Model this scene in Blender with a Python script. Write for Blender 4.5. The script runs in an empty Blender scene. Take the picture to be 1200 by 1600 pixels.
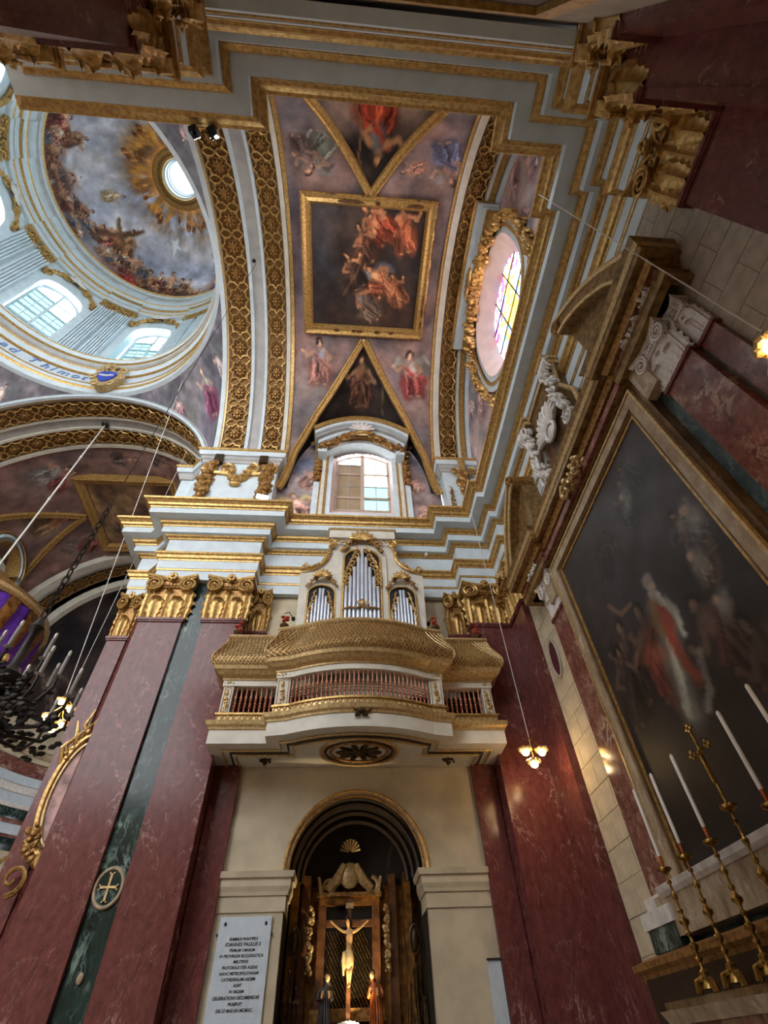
import bpy, bmesh, math, random
import numpy as np
from mathutils import Vector, Matrix
rnd = random.Random(7)
PI = math.pi
SC = bpy.context.scene
COL = SC.collection

# ------------------------------------------------------------------ camera
F_PX, PITCH, YAW, ROLL = 761.75, 0.85227, 0.111254, -0.05019
_fw = Vector((math.sin(YAW) * math.cos(PITCH), math.cos(YAW) * math.cos(PITCH), math.sin(PITCH)))
_rt0 = Vector((math.cos(YAW), -math.sin(YAW), 0))
_up0 = _rt0.cross(_fw)
_rt = math.cos(ROLL) * _rt0 + math.sin(ROLL) * _up0
_up = -math.sin(ROLL) * _rt0 + math.cos(ROLL) * _up0
cam = bpy.data.cameras.new('camera')
cam.sensor_fit = 'HORIZONTAL'
cam.sensor_width = 36
cam.lens = F_PX / 1200 * 36
cam.clip_end = 300
cam_o = bpy.data.objects.new('camera', cam)
COL.objects.link(cam_o)
M = Matrix((_rt, _up, -_fw)).transposed().to_4x4()
M.translation = (0, 0, 1.6)
cam_o.matrix_world = M
SC.camera = cam_o

# ------------------------------------------------------------------ daylight and exposure
W = bpy.data.worlds.new('daylight')
SC.world = W
W.use_nodes = True
W.node_tree.nodes['Background'].inputs[0].default_value = (0.93, 0.97, 1.0, 1)
W.node_tree.nodes['Background'].inputs[1].default_value = 4.2
SC.view_settings.view_transform = 'Standard'
SC.view_settings.look = 'None'
SC.view_settings.gamma = 1
SC.view_settings.use_curve_mapping = False
SC.view_settings.exposure = 1.0

# ------------------------------------------------------------------ colour and materials
def lin(c):
    return tuple((x / 255 / 12.92) if x / 255 <= .04045 else ((x / 255 + .055) / 1.055) ** 2.4 for x in c)

def _new(name):
    m = bpy.data.materials.new(name)
    m.use_nodes = True
    nt = m.node_tree
    return m, nt, nt.nodes['Principled BSDF']

def _n(nt, t, **k):
    n = nt.nodes.new(t)
    for a, b in k.items():
        setattr(n, a, b)
    return n

def mat(name, col, rough=.6, metal=0.0, var=.12, scale=3.0, bump=0.0, bscale=40.0, spec=.4, col2=None):
    m, nt, b = _new(name)
    b.inputs['Roughness'].default_value = rough
    b.inputs['Metallic'].default_value = metal
    b.inputs['Specular IOR Level'].default_value = spec
    tc = _n(nt, 'ShaderNodeTexCoord')
    nz = _n(nt, 'ShaderNodeTexNoise')
    nz.inputs['Scale'].default_value = scale
    nz.inputs['Detail'].default_value = 6
    nt.links.new(tc.outputs['Object'], nz.inputs['Vector'])
    r = _n(nt, 'ShaderNodeValToRGB')
    c = lin(col)
    d = lin(col2) if col2 else tuple(x * (1 - var * 2.2) for x in c)
    e = c if col2 else tuple(min(1, x * (1 + var)) for x in c)
    r.color_ramp.elements[0].position = .36
    r.color_ramp.elements[0].color = (*d, 1)
    r.color_ramp.elements[1].position = .62
    r.color_ramp.elements[1].color = (*e, 1)
    nt.links.new(nz.outputs['Fac'], r.inputs['Fac'])
    nt.links.new(r.outputs['Color'], b.inputs['Base Color'])
    if bump:
        n2 = _n(nt, 'ShaderNodeTexNoise')
        n2.inputs['Scale'].default_value = bscale
        n2.inputs['Detail'].default_value = 3
        nt.links.new(tc.outputs['Object'], n2.inputs['Vector'])
        bp = _n(nt, 'ShaderNodeBump')
        bp.inputs['Strength'].default_value = bump
        bp.inputs['Distance'].default_value = .02
        nt.links.new(n2.outputs['Fac'], bp.inputs['Height'])
        nt.links.new(bp.outputs['Normal'], b.inputs['Normal'])
    return m

def marble(name, base, dark, vein, scale=1.3, width=.012, rough=.16, fine=9.0, stretch=(1, 1, .55), amount=1.0):
    m, nt, b = _new(name)
    b.inputs['Roughness'].default_value = rough
    b.inputs['Specular IOR Level'].default_value = .24
    tc = _n(nt, 'ShaderNodeTexCoord')
    mp = _n(nt, 'ShaderNodeMapping')
    mp.inputs['Scale'].default_value = stretch
    nt.links.new(tc.outputs['Object'], mp.inputs['Vector'])
    cl = _n(nt, 'ShaderNodeTexNoise')
    cl.inputs['Scale'].default_value = fine
    cl.inputs['Detail'].default_value = 8
    cl.inputs['Roughness'].default_value = .7
    nt.links.new(mp.outputs['Vector'], cl.inputs['Vector'])
    r = _n(nt, 'ShaderNodeValToRGB')
    r.color_ramp.elements[0].position = .32
    r.color_ramp.elements[0].color = (*lin(dark), 1)
    r.color_ramp.elements[1].position = .68
    r.color_ramp.elements[1].color = (*lin(base), 1)
    nt.links.new(cl.outputs['Fac'], r.inputs['Fac'])
    prev = r.outputs['Color']
    for k, (s, w) in enumerate(((scale, width), (scale * 2.7, width * 1.2))):
        vn = _n(nt, 'ShaderNodeTexNoise')
        vn.inputs['Scale'].default_value = s
        vn.inputs['Detail'].default_value = 7
        vn.inputs['Roughness'].default_value = .62
        vn.inputs['Distortion'].default_value = .45 + .5 * k
        nt.links.new(mp.outputs['Vector'], vn.inputs['Vector'])
        sb = _n(nt, 'ShaderNodeMath', operation='SUBTRACT')
        sb.inputs[1].default_value = .5
        nt.links.new(vn.outputs['Fac'], sb.inputs[0])
        ab = _n(nt, 'ShaderNodeMath', operation='ABSOLUTE')
        nt.links.new(sb.outputs[0], ab.inputs[0])
        mr = _n(nt, 'ShaderNodeMapRange')
        mr.inputs[1].default_value = 0
        mr.inputs[2].default_value = w
        mr.inputs[3].default_value = (.75 - .3 * k) * amount
        mr.inputs[4].default_value = 0
        nt.links.new(ab.outputs[0], mr.inputs[0])
        gate = _n(nt, 'ShaderNodeTexNoise')
        gate.inputs['Scale'].default_value = 1.7 + k * 1.3
        nt.links.new(tc.outputs['Object'], gate.inputs['Vector'])
        gr = _n(nt, 'ShaderNodeMapRange')
        gr.inputs[1].default_value = .5
        gr.inputs[2].default_value = .68
        nt.links.new(gate.outputs['Fac'], gr.inputs[0])
        mu = _n(nt, 'ShaderNodeMath', operation='MULTIPLY')
        nt.links.new(mr.outputs[0], mu.inputs[0])
        nt.links.new(gr.outputs[0], mu.inputs[1])
        mx = _n(nt, 'ShaderNodeMixRGB')
        nt.links.new(mu.outputs[0], mx.inputs['Fac'])
        nt.links.new(prev, mx.inputs['Color1'])
        mx.inputs['Color2'].default_value = (*lin(vein), 1)
        prev = mx.outputs['Color']
    nt.links.new(prev, b.inputs['Base Color'])
    return m

def emis(name, col, s):
    m, nt, b = _new(name)
    b.inputs['Base Color'].default_value = (*lin(col), 1)
    b.inputs['Emission Color'].default_value = (*lin(col), 1)
    b.inputs['Emission Strength'].default_value = s
    return m

def painted(name, rough=.75, spec=.2, grain=.10):
    """pigment stored per vertex, with a fine canvas/plaster grain on top"""
    m, nt, b = _new(name)
    b.inputs['Roughness'].default_value = rough
    b.inputs['Specular IOR Level'].default_value = spec
    a = _n(nt, 'ShaderNodeVertexColor')
    a.layer_name = 'pigment'
    tc = _n(nt, 'ShaderNodeTexCoord')
    nz = _n(nt, 'ShaderNodeTexNoise')
    nz.inputs['Scale'].default_value = 7
    nz.inputs['Detail'].default_value = 9
    nt.links.new(tc.outputs['Object'], nz.inputs['Vector'])
    mr = _n(nt, 'ShaderNodeMapRange')
    mr.inputs[3].default_value = 1 - grain * 2
    mr.inputs[4].default_value = 1 + grain * 2
    nt.links.new(nz.outputs['Fac'], mr.inputs[0])
    mx = _n(nt, 'ShaderNodeVectorMath', operation='MULTIPLY')
    nt.links.new(a.outputs['Color'], mx.inputs[0])
    nt.links.new(mr.outputs[0], mx.inputs[1])
    nt.links.new(mx.outputs[0], b.inputs['Base Color'])
    return m

def glass_mat(name, col, alpha=.35):
    m, nt, b = _new(name)
    out = nt.nodes['Material Output']
    tr = _n(nt, 'ShaderNodeBsdfTransparent')
    tr.inputs[0].default_value = (*lin(col), 1)
    gl = _n(nt, 'ShaderNodeBsdfTranslucent')
    gl.inputs[0].default_value = (*lin(col), 1)
    mx = _n(nt, 'ShaderNodeMixShader')
    mx.inputs[0].default_value = alpha
    nt.links.new(tr.outputs[0], mx.inputs[1])
    nt.links.new(gl.outputs[0], mx.inputs[2])
    nt.links.new(mx.outputs[0], out.inputs['Surface'])
    return m

MT = {
    'white': mat('white_blue_paint', (206, 217, 224), .5, var=.04),
    'cream': mat('cream_paint', (214, 208, 194), .5, var=.05),
    'gold': mat('gilding', (206, 168, 102), .36, .5, var=.22, scale=14, bump=.25, bscale=25, col2=(164, 126, 72)),
    'oldgold': mat('old_gilding', (176, 134, 76), .42, .5, var=.2, scale=16, bump=.3, bscale=30, col2=(124, 86, 44)),
    'palegold': mat('pale_gilding', (206, 180, 130), .38, .4, var=.12, scale=18, col2=(176, 142, 92)),
    'brass': mat('brass', (178, 140, 72), .26, .85, var=.3, scale=30),
    'bronze': mat('dark_bronze', (74, 56, 34), .4, .6, var=.2, scale=9),
    'iron': mat('dark_iron', (58, 52, 47), .5, .4, var=.2, scale=9),
    'red': marble('red_marble', (124, 69, 66), (84, 45, 43), (206, 168, 158), .8, .007, .2),
    'pink': marble('breccia_marble', (146, 94, 84), (84, 46, 42), (216, 188, 166), 3.0, .05, .14, fine=7, stretch=(1, 1, .8)),
    'green': marble('green_marble', (40, 60, 56), (14, 22, 23), (150, 172, 162), 2.0, .03, .14, fine=5, stretch=(1, 1, .4)),
    'brown': marble('brown_marble', (120, 92, 60), (66, 46, 26), (160, 132, 92), 1.6, .02, .22, fine=4),
    'paleb': marble('pale_brown_marble', (190, 172, 146), (136, 112, 86), (214, 202, 184), 1.5, .03, .25, fine=5),
    'whitem': mat('white_carved_marble', (222, 216, 210), .45, var=.08, scale=9, bump=.2),
    'stone': mat('globigerina_stone', (196, 182, 156), .8, var=.07, scale=2.2, bump=.2, bscale=60),
    'greystone': mat('grey_stone', (176, 164, 148), .8, var=.08, scale=2.5, bump=.2, bscale=60),
    'mortar': mat('pale_mortar', (206, 198, 184), .9, var=.05),
    'floor': marble('inlaid_floor_marble', (196, 186, 170), (150, 136, 118), (120, 60, 56), .8, .05, .25, fine=2, stretch=(1, 1, 1)),
    'greysoff': mat('grey_plaster', (176, 174, 172), .6, var=.06),
    'darkred': mat('dark_red_pane', (84, 34, 46), .3, var=.15),
    'wood': mat('brown_wood', (104, 66, 36), .45, var=.2, scale=8),
    'darkwood': mat('dark_wood', (52, 34, 20), .5, var=.2, scale=8),
    'giltwood': mat('gilded_wood', (150, 102, 44), .42, .35, var=.25, scale=7, bump=.3, col2=(84, 52, 20)),
    'winframe': mat('window_wood', (196, 174, 158), .5, var=.05),
    'black': mat('black_metal', (24, 24, 26), .4, .3, var=.1),
    'wax': mat('white_wax', (236, 232, 224), .4, var=.02),
    'copper': mat('copper_socket', (190, 110, 60), .3, .8, var=.1),
    'skin': mat('painted_skin', (222, 172, 112), .45, var=.1, scale=10),
    'linen': mat('painted_linen', (226, 196, 140), .55, var=.12, scale=9),
    'robe': mat('gilt_red_robe', (160, 84, 34), .4, .3, var=.2, scale=9),
    'darkrobe': mat('dark_blue_robe', (58, 50, 48), .5, var=.2, scale=9),
    'hair': mat('dark_hair', (48, 30, 18), .6, var=.2),
    'purple': mat('purple_velvet', (92, 42, 160), .8, var=.15, scale=12),
    'redflower': mat('red_blossom', (196, 84, 58), .6, var=.2, scale=14),
    'slab': marble('pale_blue_marble_slab', (206, 216, 224), (188, 198, 208), (170, 180, 190), 2.0, .02, .3, fine=8),
    'ink': mat('black_lettering', (34, 34, 38), .6, var=.05),
    'paleblue': mat('faded_blue_lettering', (120, 146, 200), .5, var=.1),
    'redwood': mat('red_painted_wood', (74, 30, 26), .5, var=.15),
    'giltbrown': mat('browned_gilding', (150, 118, 70), .4, .3, var=.2, scale=9, bump=.15, col2=(104, 78, 44)),
    'darkgold': mat('deep_gilding', (128, 92, 46), .45, .45, var=.2, scale=14, col2=(92, 62, 30)),
    'greygreen': marble('grey_green_marble', (104, 120, 118), (64, 80, 80), (150, 164, 160), 2.0, .03, .2, fine=6),
    'blue': mat('heraldic_blue', (46, 70, 176), .5, var=.1),
    'pinkplaster': mat('pink_plaster', (228, 208, 202), .6, var=.04),
    'rope': mat('white_rope', (226, 222, 214), .7, var=.05),
    'pipe': mat('tin_pipe', (206, 210, 222), .22, .55, var=.05),
    'shadow': mat('niche_shade_tone', (46, 38, 30), .7, var=.15, scale=5),  # near-black brown with the niche's shade put into the colour
    'fresco': painted('fresco_pigment', .8, .15, .10),
    'canvas': painted('oil_canvas', .42, .35, .08),
    'pane': glass_mat('window_pane', (246, 250, 250), .2),
    'pane_teal': glass_mat('teal_window_pane', (234, 247, 248), .2),
    'pane_deepteal': glass_mat('deep_teal_window_pane', (92, 126, 128), .1),
    'portrait': mat('faded_portrait', (176, 138, 132), .5, var=.25, scale=4),
    'pane_dim': mat('blinded_window_pane', (168, 146, 120), .25, var=.05),
    'bulb': emis('lit_bulb', (255, 206, 122), 14),
    'flood': emis('lit_floodlight', (226, 250, 255), 26),
}

# ------------------------------------------------------------------ mesh helpers
OFF = {}

class MB:
    def __init__(s):
        s.v = []
        s.f = []

    def add(s, V, F):
        o = len(s.v)
        s.v += [tuple(p) for p in V]
        s.f += [tuple(i + o for i in f) for f in F]
        return s

    def box(s, x0, x1, y0, y1, z0, z1):
        V = [(x, y, z) for z in (z0, z1) for y in (y0, y1) for x in (x0, x1)]
        return s.add(V, [(0, 2, 3, 1), (4, 5, 7, 6), (0, 1, 5, 4), (2, 6, 7, 3), (0, 4, 6, 2), (1, 3, 7, 5)])

    def quad(s, a, b, c, d):
        return s.add([a, b, c, d], [(0, 1, 2, 3)])

    def grid(s, fn, nu, nv, cu=False):
        V = [fn(i / nu, j / nv) for j in range(nv + 1) for i in range(nu + (0 if cu else 1))]
        w = nu + (0 if cu else 1)
        F = []
        for j in range(nv):
            for i in range(nu):
                k = (i + 1) % w
                F.append((j * w + i, j * w + k, (j + 1) * w + k, (j + 1) * w + i))
        return s.add(V, F)

    def lathe(s, prof, n=16, c=(0, 0, 0), ax='z', a0=0, a1=2 * PI):
        full = abs(a1 - a0 - 2 * PI) < 1e-6
        m = n if full else n + 1
        V = []
        for (r, h) in prof:
            for i in range(m):
                a = a0 + (a1 - a0) * i / n
                p = (r * math.cos(a), r * math.sin(a), h)
                if ax == 'y':
                    p = (p[0], -p[2], p[1])
                elif ax == 'x':
                    p = (-p[2], p[0], p[1])
                V.append((p[0] + c[0], p[1] + c[1], p[2] + c[2]))
        F = []
        for j in range(len(prof) - 1):
            for i in range(n):
                k = (i + 1) % m
                F.append((j * m + i, j * m + k, (j + 1) * m + k, (j + 1) * m + i))
        return s.add(V, F)

    def tube(s, pts, r, n=6, closed=False):
        pts = [Vector(p) for p in pts]
        N = len(pts)
        rs = r if isinstance(r, (list, tuple)) else [r] * N
        V = []
        up = Vector((0, 0, 1))
        prev = None
        for i, p in enumerate(pts):
            a = pts[(i - 1) % N] if (closed or i > 0) else p
            b = pts[(i + 1) % N] if (closed or i < N - 1) else p
            t = (b - a)
            t = t.normalized() if t.length > 1e-9 else Vector((0, 0, 1))
            if prev is None:
                u = t.cross(up)
                if u.length < 1e-3:
                    u = t.cross(Vector((0, 1, 0)))
            else:
                u = prev - t * prev.dot(t)
                if u.length < 1e-6:
                    u = t.cross(up)
            u.normalize()
            prev = u
            w = t.cross(u)
            for k in range(n):
                q = 2 * PI * k / n
                V.append(p + (u * math.cos(q) + w * math.sin(q)) * rs[i])
        F = []
        for i in range(N if closed else N - 1):
            j = (i + 1) % N
            for k in range(n):
                F.append((i * n + k, i * n + (k + 1) % n, j * n + (k + 1) % n, j * n + k))
        if not closed:
            F += [tuple(range(n)), tuple((N - 1) * n + k for k in range(n))]
        return s.add(V, F)

    def blob(s, c, r, nu=8, nv=5, rot=None):
        r = r if isinstance(r, (list, tuple)) else (r, r, r)
        V = []
        F = []
        for j in range(nv + 1):
            b = -PI / 2 + PI * j / nv
            for i in range(nu):
                a = 2 * PI * i / nu
                p = Vector((r[0] * math.cos(b) * math.cos(a), r[1] * math.cos(b) * math.sin(a), r[2] * math.sin(b)))
                if rot:
                    p = rot @ p
                V.append((p.x + c[0], p.y + c[1], p.z + c[2]))
        for j in range(nv):
            for i in range(nu):
                k = (i + 1) % nu
                F.append((j * nu + i, j * nu + k, (j + 1) * nu + k, (j + 1) * nu + i))
        return s.add(V, F)

    def prism(s, poly, fn, d0, d1):
        """polygon poly in 2D pushed through fn(a, b, d) from d0 to d1"""
        n = len(poly)
        V = [fn(a, b, d0) for a, b in poly] + [fn(a, b, d1) for a, b in poly]
        F = [tuple(range(n)), tuple(range(2 * n - 1, n - 1, -1))]
        F += [(i, (i + 1) % n, n + (i + 1) % n, n + i) for i in range(n)]
        return s.add(V, F)

    def sweep(s, prof, path, pre=None, post=None, cap=True, closed=False):
        """prof = [(projection, height)], path = plan polyline; projection goes to the right of the walking direction"""
        P = [Vector(p).to_2d() for p in path]
        N = len(P)
        def nor(a, b):
            d = (b - a).normalized()
            return Vector((d.y, -d.x))
        mit = []
        for i, p in enumerate(P):
            a = P[i - 1] if (i > 0 or closed) else (Vector(pre).to_2d() if pre else None)
            b = P[(i + 1) % N] if (i < N - 1 or closed) else (Vector(post).to_2d() if post else None)
            n1 = nor(a, p) if a is not None else None
            n2 = nor(p, b) if b is not None else None
            if n1 is None:
                mit.append(n2)
            elif n2 is None:
                mit.append(n1)
            else:
                m = n1 + n2
                m = m / max(.15, m.dot(n1)) if m.length > 1e-6 else n1
                mit.append(m)
        k = len(prof)
        V = [(p.x + m.x * q, p.y + m.y * q, h) for p, m in zip(P, mit) for q, h in prof]
        F = []
        for i in range(N if closed else N - 1):
            j = (i + 1) % N
            for a in range(k - 1):
                F.append((i * k + a, i * k + a + 1, j * k + a + 1, j * k + a))
        if cap and not closed:
            F += [tuple(range(k)), tuple(range((N - 1) * k, N * k))]
        return s.add(V, F)

    def mesh(s, name, smooth=False, sharp=40):
        me = bpy.data.meshes.new(name)
        me.from_pydata(s.v, [], [f for f in s.f if len(set(f)) > 2])
        bm = bmesh.new()
        bm.from_mesh(me)
        bmesh.ops.remove_doubles(bm, verts=bm.verts, dist=1e-5)
        bmesh.ops.recalc_face_normals(bm, faces=bm.faces)
        if smooth:
            for f in bm.faces:
                f.smooth = True
            for e in bm.edges:
                if len(e.link_faces) == 2 and e.calc_face_angle(0) > math.radians(sharp):
                    e.smooth = False
        bm.to_mesh(me)
        bm.free()
        return me

    def build(s, name, m, parent=None, smooth=False, label=None, kind=None):
        o = Vector(OFF.get(parent.name, (0, 0, 0))) if parent else Vector((0, 0, 0))
        if o.length:
            s.v = [(p[0] - o.x, p[1] - o.y, p[2] - o.z) for p in s.v]
        me = s.mesh(name, smooth)
        me.materials.append(MT[m] if isinstance(m, str) else m)
        ob = bpy.data.objects.new(name, me)
        COL.objects.link(ob)
        if parent:
            ob.parent = parent
            OFF[ob.name] = tuple(o)
        if label:
            ob['label'] = label
        if kind:
            ob['kind'] = kind
        return ob

def tag(o, label, cat=None, group=None, kind=None):
    o['label'] = label
    if cat:
        o['category'] = cat
    if group:
        o['group'] = group
    if kind:
        o['kind'] = kind
    return o

def thing(name, label, cat, loc, group=None, kind=None):
    o = bpy.data.objects.new(name, None)
    o.empty_display_size = .2
    COL.objects.link(o)
    o.location = loc
    OFF[o.name] = tuple(loc)
    return tag(o, label, cat, group, kind)

def inst(me, name, parent, mw):
    """an object of its own that shares mesh data; mw = its matrix in the world"""
    ob = bpy.data.objects.new(name, me)
    COL.objects.link(ob)
    o = Vector(OFF.get(parent.name, (0, 0, 0))) if parent else Vector((0, 0, 0))
    pm = SUBM.get(parent.name) if parent else None
    if parent:
        ob.parent = parent
    ob.matrix_local = (pm.inverted() @ mw) if pm is not None else Matrix.Translation(-o) @ mw
    SUBM[ob.name] = mw
    return ob
SUBM = {}

def TR(x, y, z, rz=0, rx=0, ry=0, s=(1, 1, 1)):
    S = Matrix.Diagonal((*s, 1)) if isinstance(s, tuple) else Matrix.Scale(s, 4)
    return Matrix.Translation((x, y, z)) @ Matrix.Rotation(rz, 4, 'Z') @ Matrix.Rotation(ry, 4, 'Y') @ Matrix.Rotation(rx, 4, 'X') @ S

def setmat(me, m):
    me.materials.append(MT[m] if isinstance(m, str) else m)
    return me

def spiral(mb, c, R, r, turns=2.2, flip=1, n=26, fn=None, rw=6):
    pts = []
    rs = []
    for i in range(n + 1):
        t = i / n
        a = flip * (PI / 2 - turns * 2 * PI * t)
        q = R * (1 - t) ** .8 + R * .08
        p = (q * math.cos(a), q * math.sin(a))
        pts.append(fn(p[0], p[1]) if fn else (c[0] + p[0], c[1], c[2] + p[1]))
        rs.append(r * (1 - .55 * t))
    mb.tube(pts, rs, rw)

def leaf_mesh(name, m, W=.22, H=.5, curl=.16, lobes=4, nu=10, nv=16):
    """an acanthus leaf standing on z=0, growing up, its lip curling out and over to -y"""
    mb = MB()
    def fn(u, v):
        x = (u - .5) * 2
        w = W * (.7 + .42 * math.sin(PI * (v * .8 + .1)))
        if v > .8:
            w *= math.sqrt(max(.02, 1 - ((v - .8) / .2) ** 2))
        w *= 1 - .38 * abs(math.sin(lobes * PI * v)) * abs(x) ** 2
        if v < .7:
            y, z = -.03 - .05 * v, H * v / .7 * .86
        else:
            a = (v - .7) / .3 * 2.5
            y, z = -.065 - curl * (1 - math.cos(a)) * .6, H * .86 + curl * .75 * math.sin(a)
        y += .07 * abs(x) ** 1.6 - .022 * math.cos(x * 11) * (1 - .4 * v)
        return (x * w * .5, y, z)
    mb.grid(fn, nu, nv)
    return setmat(mb.mesh(name, True, 60), m)

def garland(mb, pts, r, n, seed=1, squash=.7, jit=.6):
    """a rope of leaves and fruit along pts"""
    R = random.Random(seed)
    pts = [Vector(p) for p in pts]
    L = [0]
    for a, b in zip(pts, pts[1:]):
        L.append(L[-1] + (b - a).length)
    for k in range(n):
        d = L[-1] * (k + R.random() * .6) / n
        i = max(j for j in range(len(pts) - 1) if L[j] <= d + 1e-9)
        p = pts[i].lerp(pts[i + 1], (d - L[i]) / max(1e-6, L[i + 1] - L[i]))
        q = p + Vector((R.uniform(-1, 1), R.uniform(-1, 1), R.uniform(-1, 1))) * r * jit
        s = r * R.uniform(.35, .62)
        mb.blob(q, (s, s * squash, s * R.uniform(.7, 1.5)), 6, 4, Matrix.Rotation(R.uniform(0, 6), 3, 'Y'))
    return mb
# ------------------------------------------------------------------ the setting: plan of the transept arm
XC, YC, R0, ZC = 0.37, 4.935, 5.5, 15.0      # bay centre, vault centre line, vault radius, springing
def my(y):                                     # mirror across the vault's centre line
    return 2 * YC - y
FAR = [(-5.85, 20.0), (-5.85, 10.8), (-5.4, 10.8), (-4.9, 10.3), (-4.9, 10.0), (-2.46, 10.0), (-2.46, 10.5), (3.2, 10.5), (3.2, 10.0), (4.2, 10.0)]
END = [(4.2, 10.0), (4.2, 9.03), (4.4, 9.03), (4.4, .84), (4.2, .84), (4.2, -.13)]
NEAR = [(x, my(y)) for x, y in reversed(FAR)]
NEAR[-1] = (-5.85, -6.0)

mb = MB(); mb.box(-26, 9, -14, 30, -.3, 0)
fl = mb.build('floor', 'floor'); tag(fl, 'pale inlaid marble church floor', kind='structure')

# walls -----------------------------------------------------------
def wallroot(name, label):
    o = bpy.data.objects.new(name, None)
    COL.objects.link(o)
    OFF[o.name] = (0, 0, 0)
    return tag(o, label, kind='structure')

wf = wallroot('wall_front', 'side wall of the transept with pale stone around an arched chapel niche')
wr = wallroot('wall_right', 'transept end wall of pale stone blocks behind the altar')
wb = wallroot('wall_back', 'near side wall of the transept behind the viewer')

NZ, NR, NX0, NX1 = 3.98, 1.24, -.87, 1.61     # niche springing, radius, jambs
def niche_face(y, x0, x1, ztop, n=28):
    mb = MB()
    mb.quad((x0, y, 0), (NX0, y, 0), (NX0, y, ztop), (x0, y, ztop))
    mb.quad((NX1, y, 0), (x1, y, 0), (x1, y, ztop), (NX1, y, ztop))
    pts = [(XC - NR * math.cos(PI * i / n), NZ + NR * math.sin(PI * i / n)) for i in range(n + 1)]
    for a, b in zip(pts, pts[1:]):
        mb.quad((a[0], y, a[1]), (b[0], y, b[1]), (b[0], y, ztop), (a[0], y, ztop))
    for a, b in zip([(NX0, 0)] + pts, pts + [(NX1, 0)]):
        mb.quad((a[0], y, a[1]), (b[0], y, b[1]), (b[0], y + 1.5, b[1]), (a[0], y + 1.5, a[1]))
    return mb
niche_face(10.62, -2.1, 2.85, 10.4).build('niche_wall', 'stone', wf)
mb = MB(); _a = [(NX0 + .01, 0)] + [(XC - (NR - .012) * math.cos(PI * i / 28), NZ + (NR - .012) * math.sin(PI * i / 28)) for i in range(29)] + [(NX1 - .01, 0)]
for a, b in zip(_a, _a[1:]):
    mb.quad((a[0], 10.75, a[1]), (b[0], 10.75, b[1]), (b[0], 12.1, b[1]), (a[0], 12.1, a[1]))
mb.build('niche_shade_lining', 'shadow', wf)  # dark sheet over the stone reveal, standing in for shade inside the arch
for _r, _y in ((1.18, 10.95), (1.1, 11.2), (1.02, 11.45)):
    mb = MB(); mb.tube([(XC + _r * math.cos(PI * i / 24), _y, NZ + _r * math.sin(PI * i / 24)) for i in range(25)], .05, 6); mb.build('niche_arch_ring', 'darkwood', wf, True)
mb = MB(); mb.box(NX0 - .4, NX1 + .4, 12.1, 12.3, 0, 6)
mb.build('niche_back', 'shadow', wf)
# piers behind the pilasters
def pier(mb, sx0, sx1, y):
    mb.box(sx0, sx1, min(y, my(y)) if 0 else y, y + 3.2, 0, 10.3)
mb = MB(); mb.box(-4.88, -2.48, 10.1, 13.2, 0, 10.4); mb.box(-2.48, -2.0, 10.55, 13.2, 0, 10.4); mb.box(2.74, 3.22, 10.55, 13.2, 0, 10.4); mb.box(3.22, 4.4, 10.1, 13.2, 0, 10.4)
mb.prism([(-4.88, 10.3), (-5.4, 10.85), (-5.8, 10.85), (-5.8, 20), (-4.88, 20)], lambda a, b, d: (a, b, d), 0, 10.4)
mb.build('pier_core', 'red', wf)
mb = MB(); mb.box(-3.92, -3.39, 10.09, 10.3, 0, 10.2)
gs = mb.build('green_inlay', 'green', wf, label='dark green veined marble strip between the red pilasters')
mb = MB(); mb.box(-2.1, 2.85, 10.62, 10.9, 10.2, 12.6); mb.build('upper_wall', 'stone', wf)
# right (end) wall
mb = MB(); mb.box(4.37, 4.6, -.2, 10.2, 0, 10.4); mb.build('wall_core', 'mortar', wr)
blk = MB(); blk.box(-.5, .5, -.5, .5, -.5, .5)
bme = setmat(blk.mesh('stone_block'), 'greystone')
bme2 = setmat(blk.mesh('stone_block'), 'stone')
for (ya, yb, me) in ((.86, 2.35, bme), (7.55, 9.02, bme2)):
    z = 0.0; k = 0
    while z < 10.2:
        h = .42
        ys = [ya] + [y for y in ((ya + .34, ya + .98) if k % 2 else (ya + .66, ya + 1.3)) if y < yb - .1] + [yb]
        for a, b in zip(ys, ys[1:]):
            inst(me, 'stone_block', wr, TR(4.372, (a + b) / 2, z + h / 2, s=(.04 + rnd.uniform(-.004, .004), b - a - .012, h - .012)))
        z += h; k += 1
# near wall
mb = MB(); mb.box(-4.9, 4.6, -1.2, -.79, 0, 12.6); mb.build('wall_core', 'greystone', wb)
mb = MB(); mb.box(-4.88, -2.48, -.8, -.23, 0, 10.4); mb.box(-2.48, -2.0, -.8, -.68, 0, 10.4); mb.box(2.74, 3.22, -.8, -.68, 0, 10.4); mb.box(3.22, 4.4, -.8, -.23, 0, 10.4)
mb.build('pier_core', 'red', wb)
mb = MB(); mb.box(-3.92, -3.39, -.43, -.22, 0, 10.2); mb.build('green_inlay', 'green', wb)
# dark painting frame corner high on the near wall
np_ = thing('wall_painting', 'dark canvas in a gilded frame high on the near wall', 'painting', (XC, -.78, 8.2))
mb = MB(); mb.box(-1.0, 1.75, -.80, -.74, 5.3, 8.75); mb.build('canvas', MT['darkwood'], np_)
mb = MB()
for (a, b, c, d) in ((-1.2, 1.95, 8.7, 8.9), (-1.2, 1.95, 5.1, 5.3), (-1.2, -1.0, 5.3, 8.7), (1.75, 1.95, 5.3, 8.7)):
    mb.box(a, b, -.8, -.68, c, d)
mb.build('frame', 'gold', np_)

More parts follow.
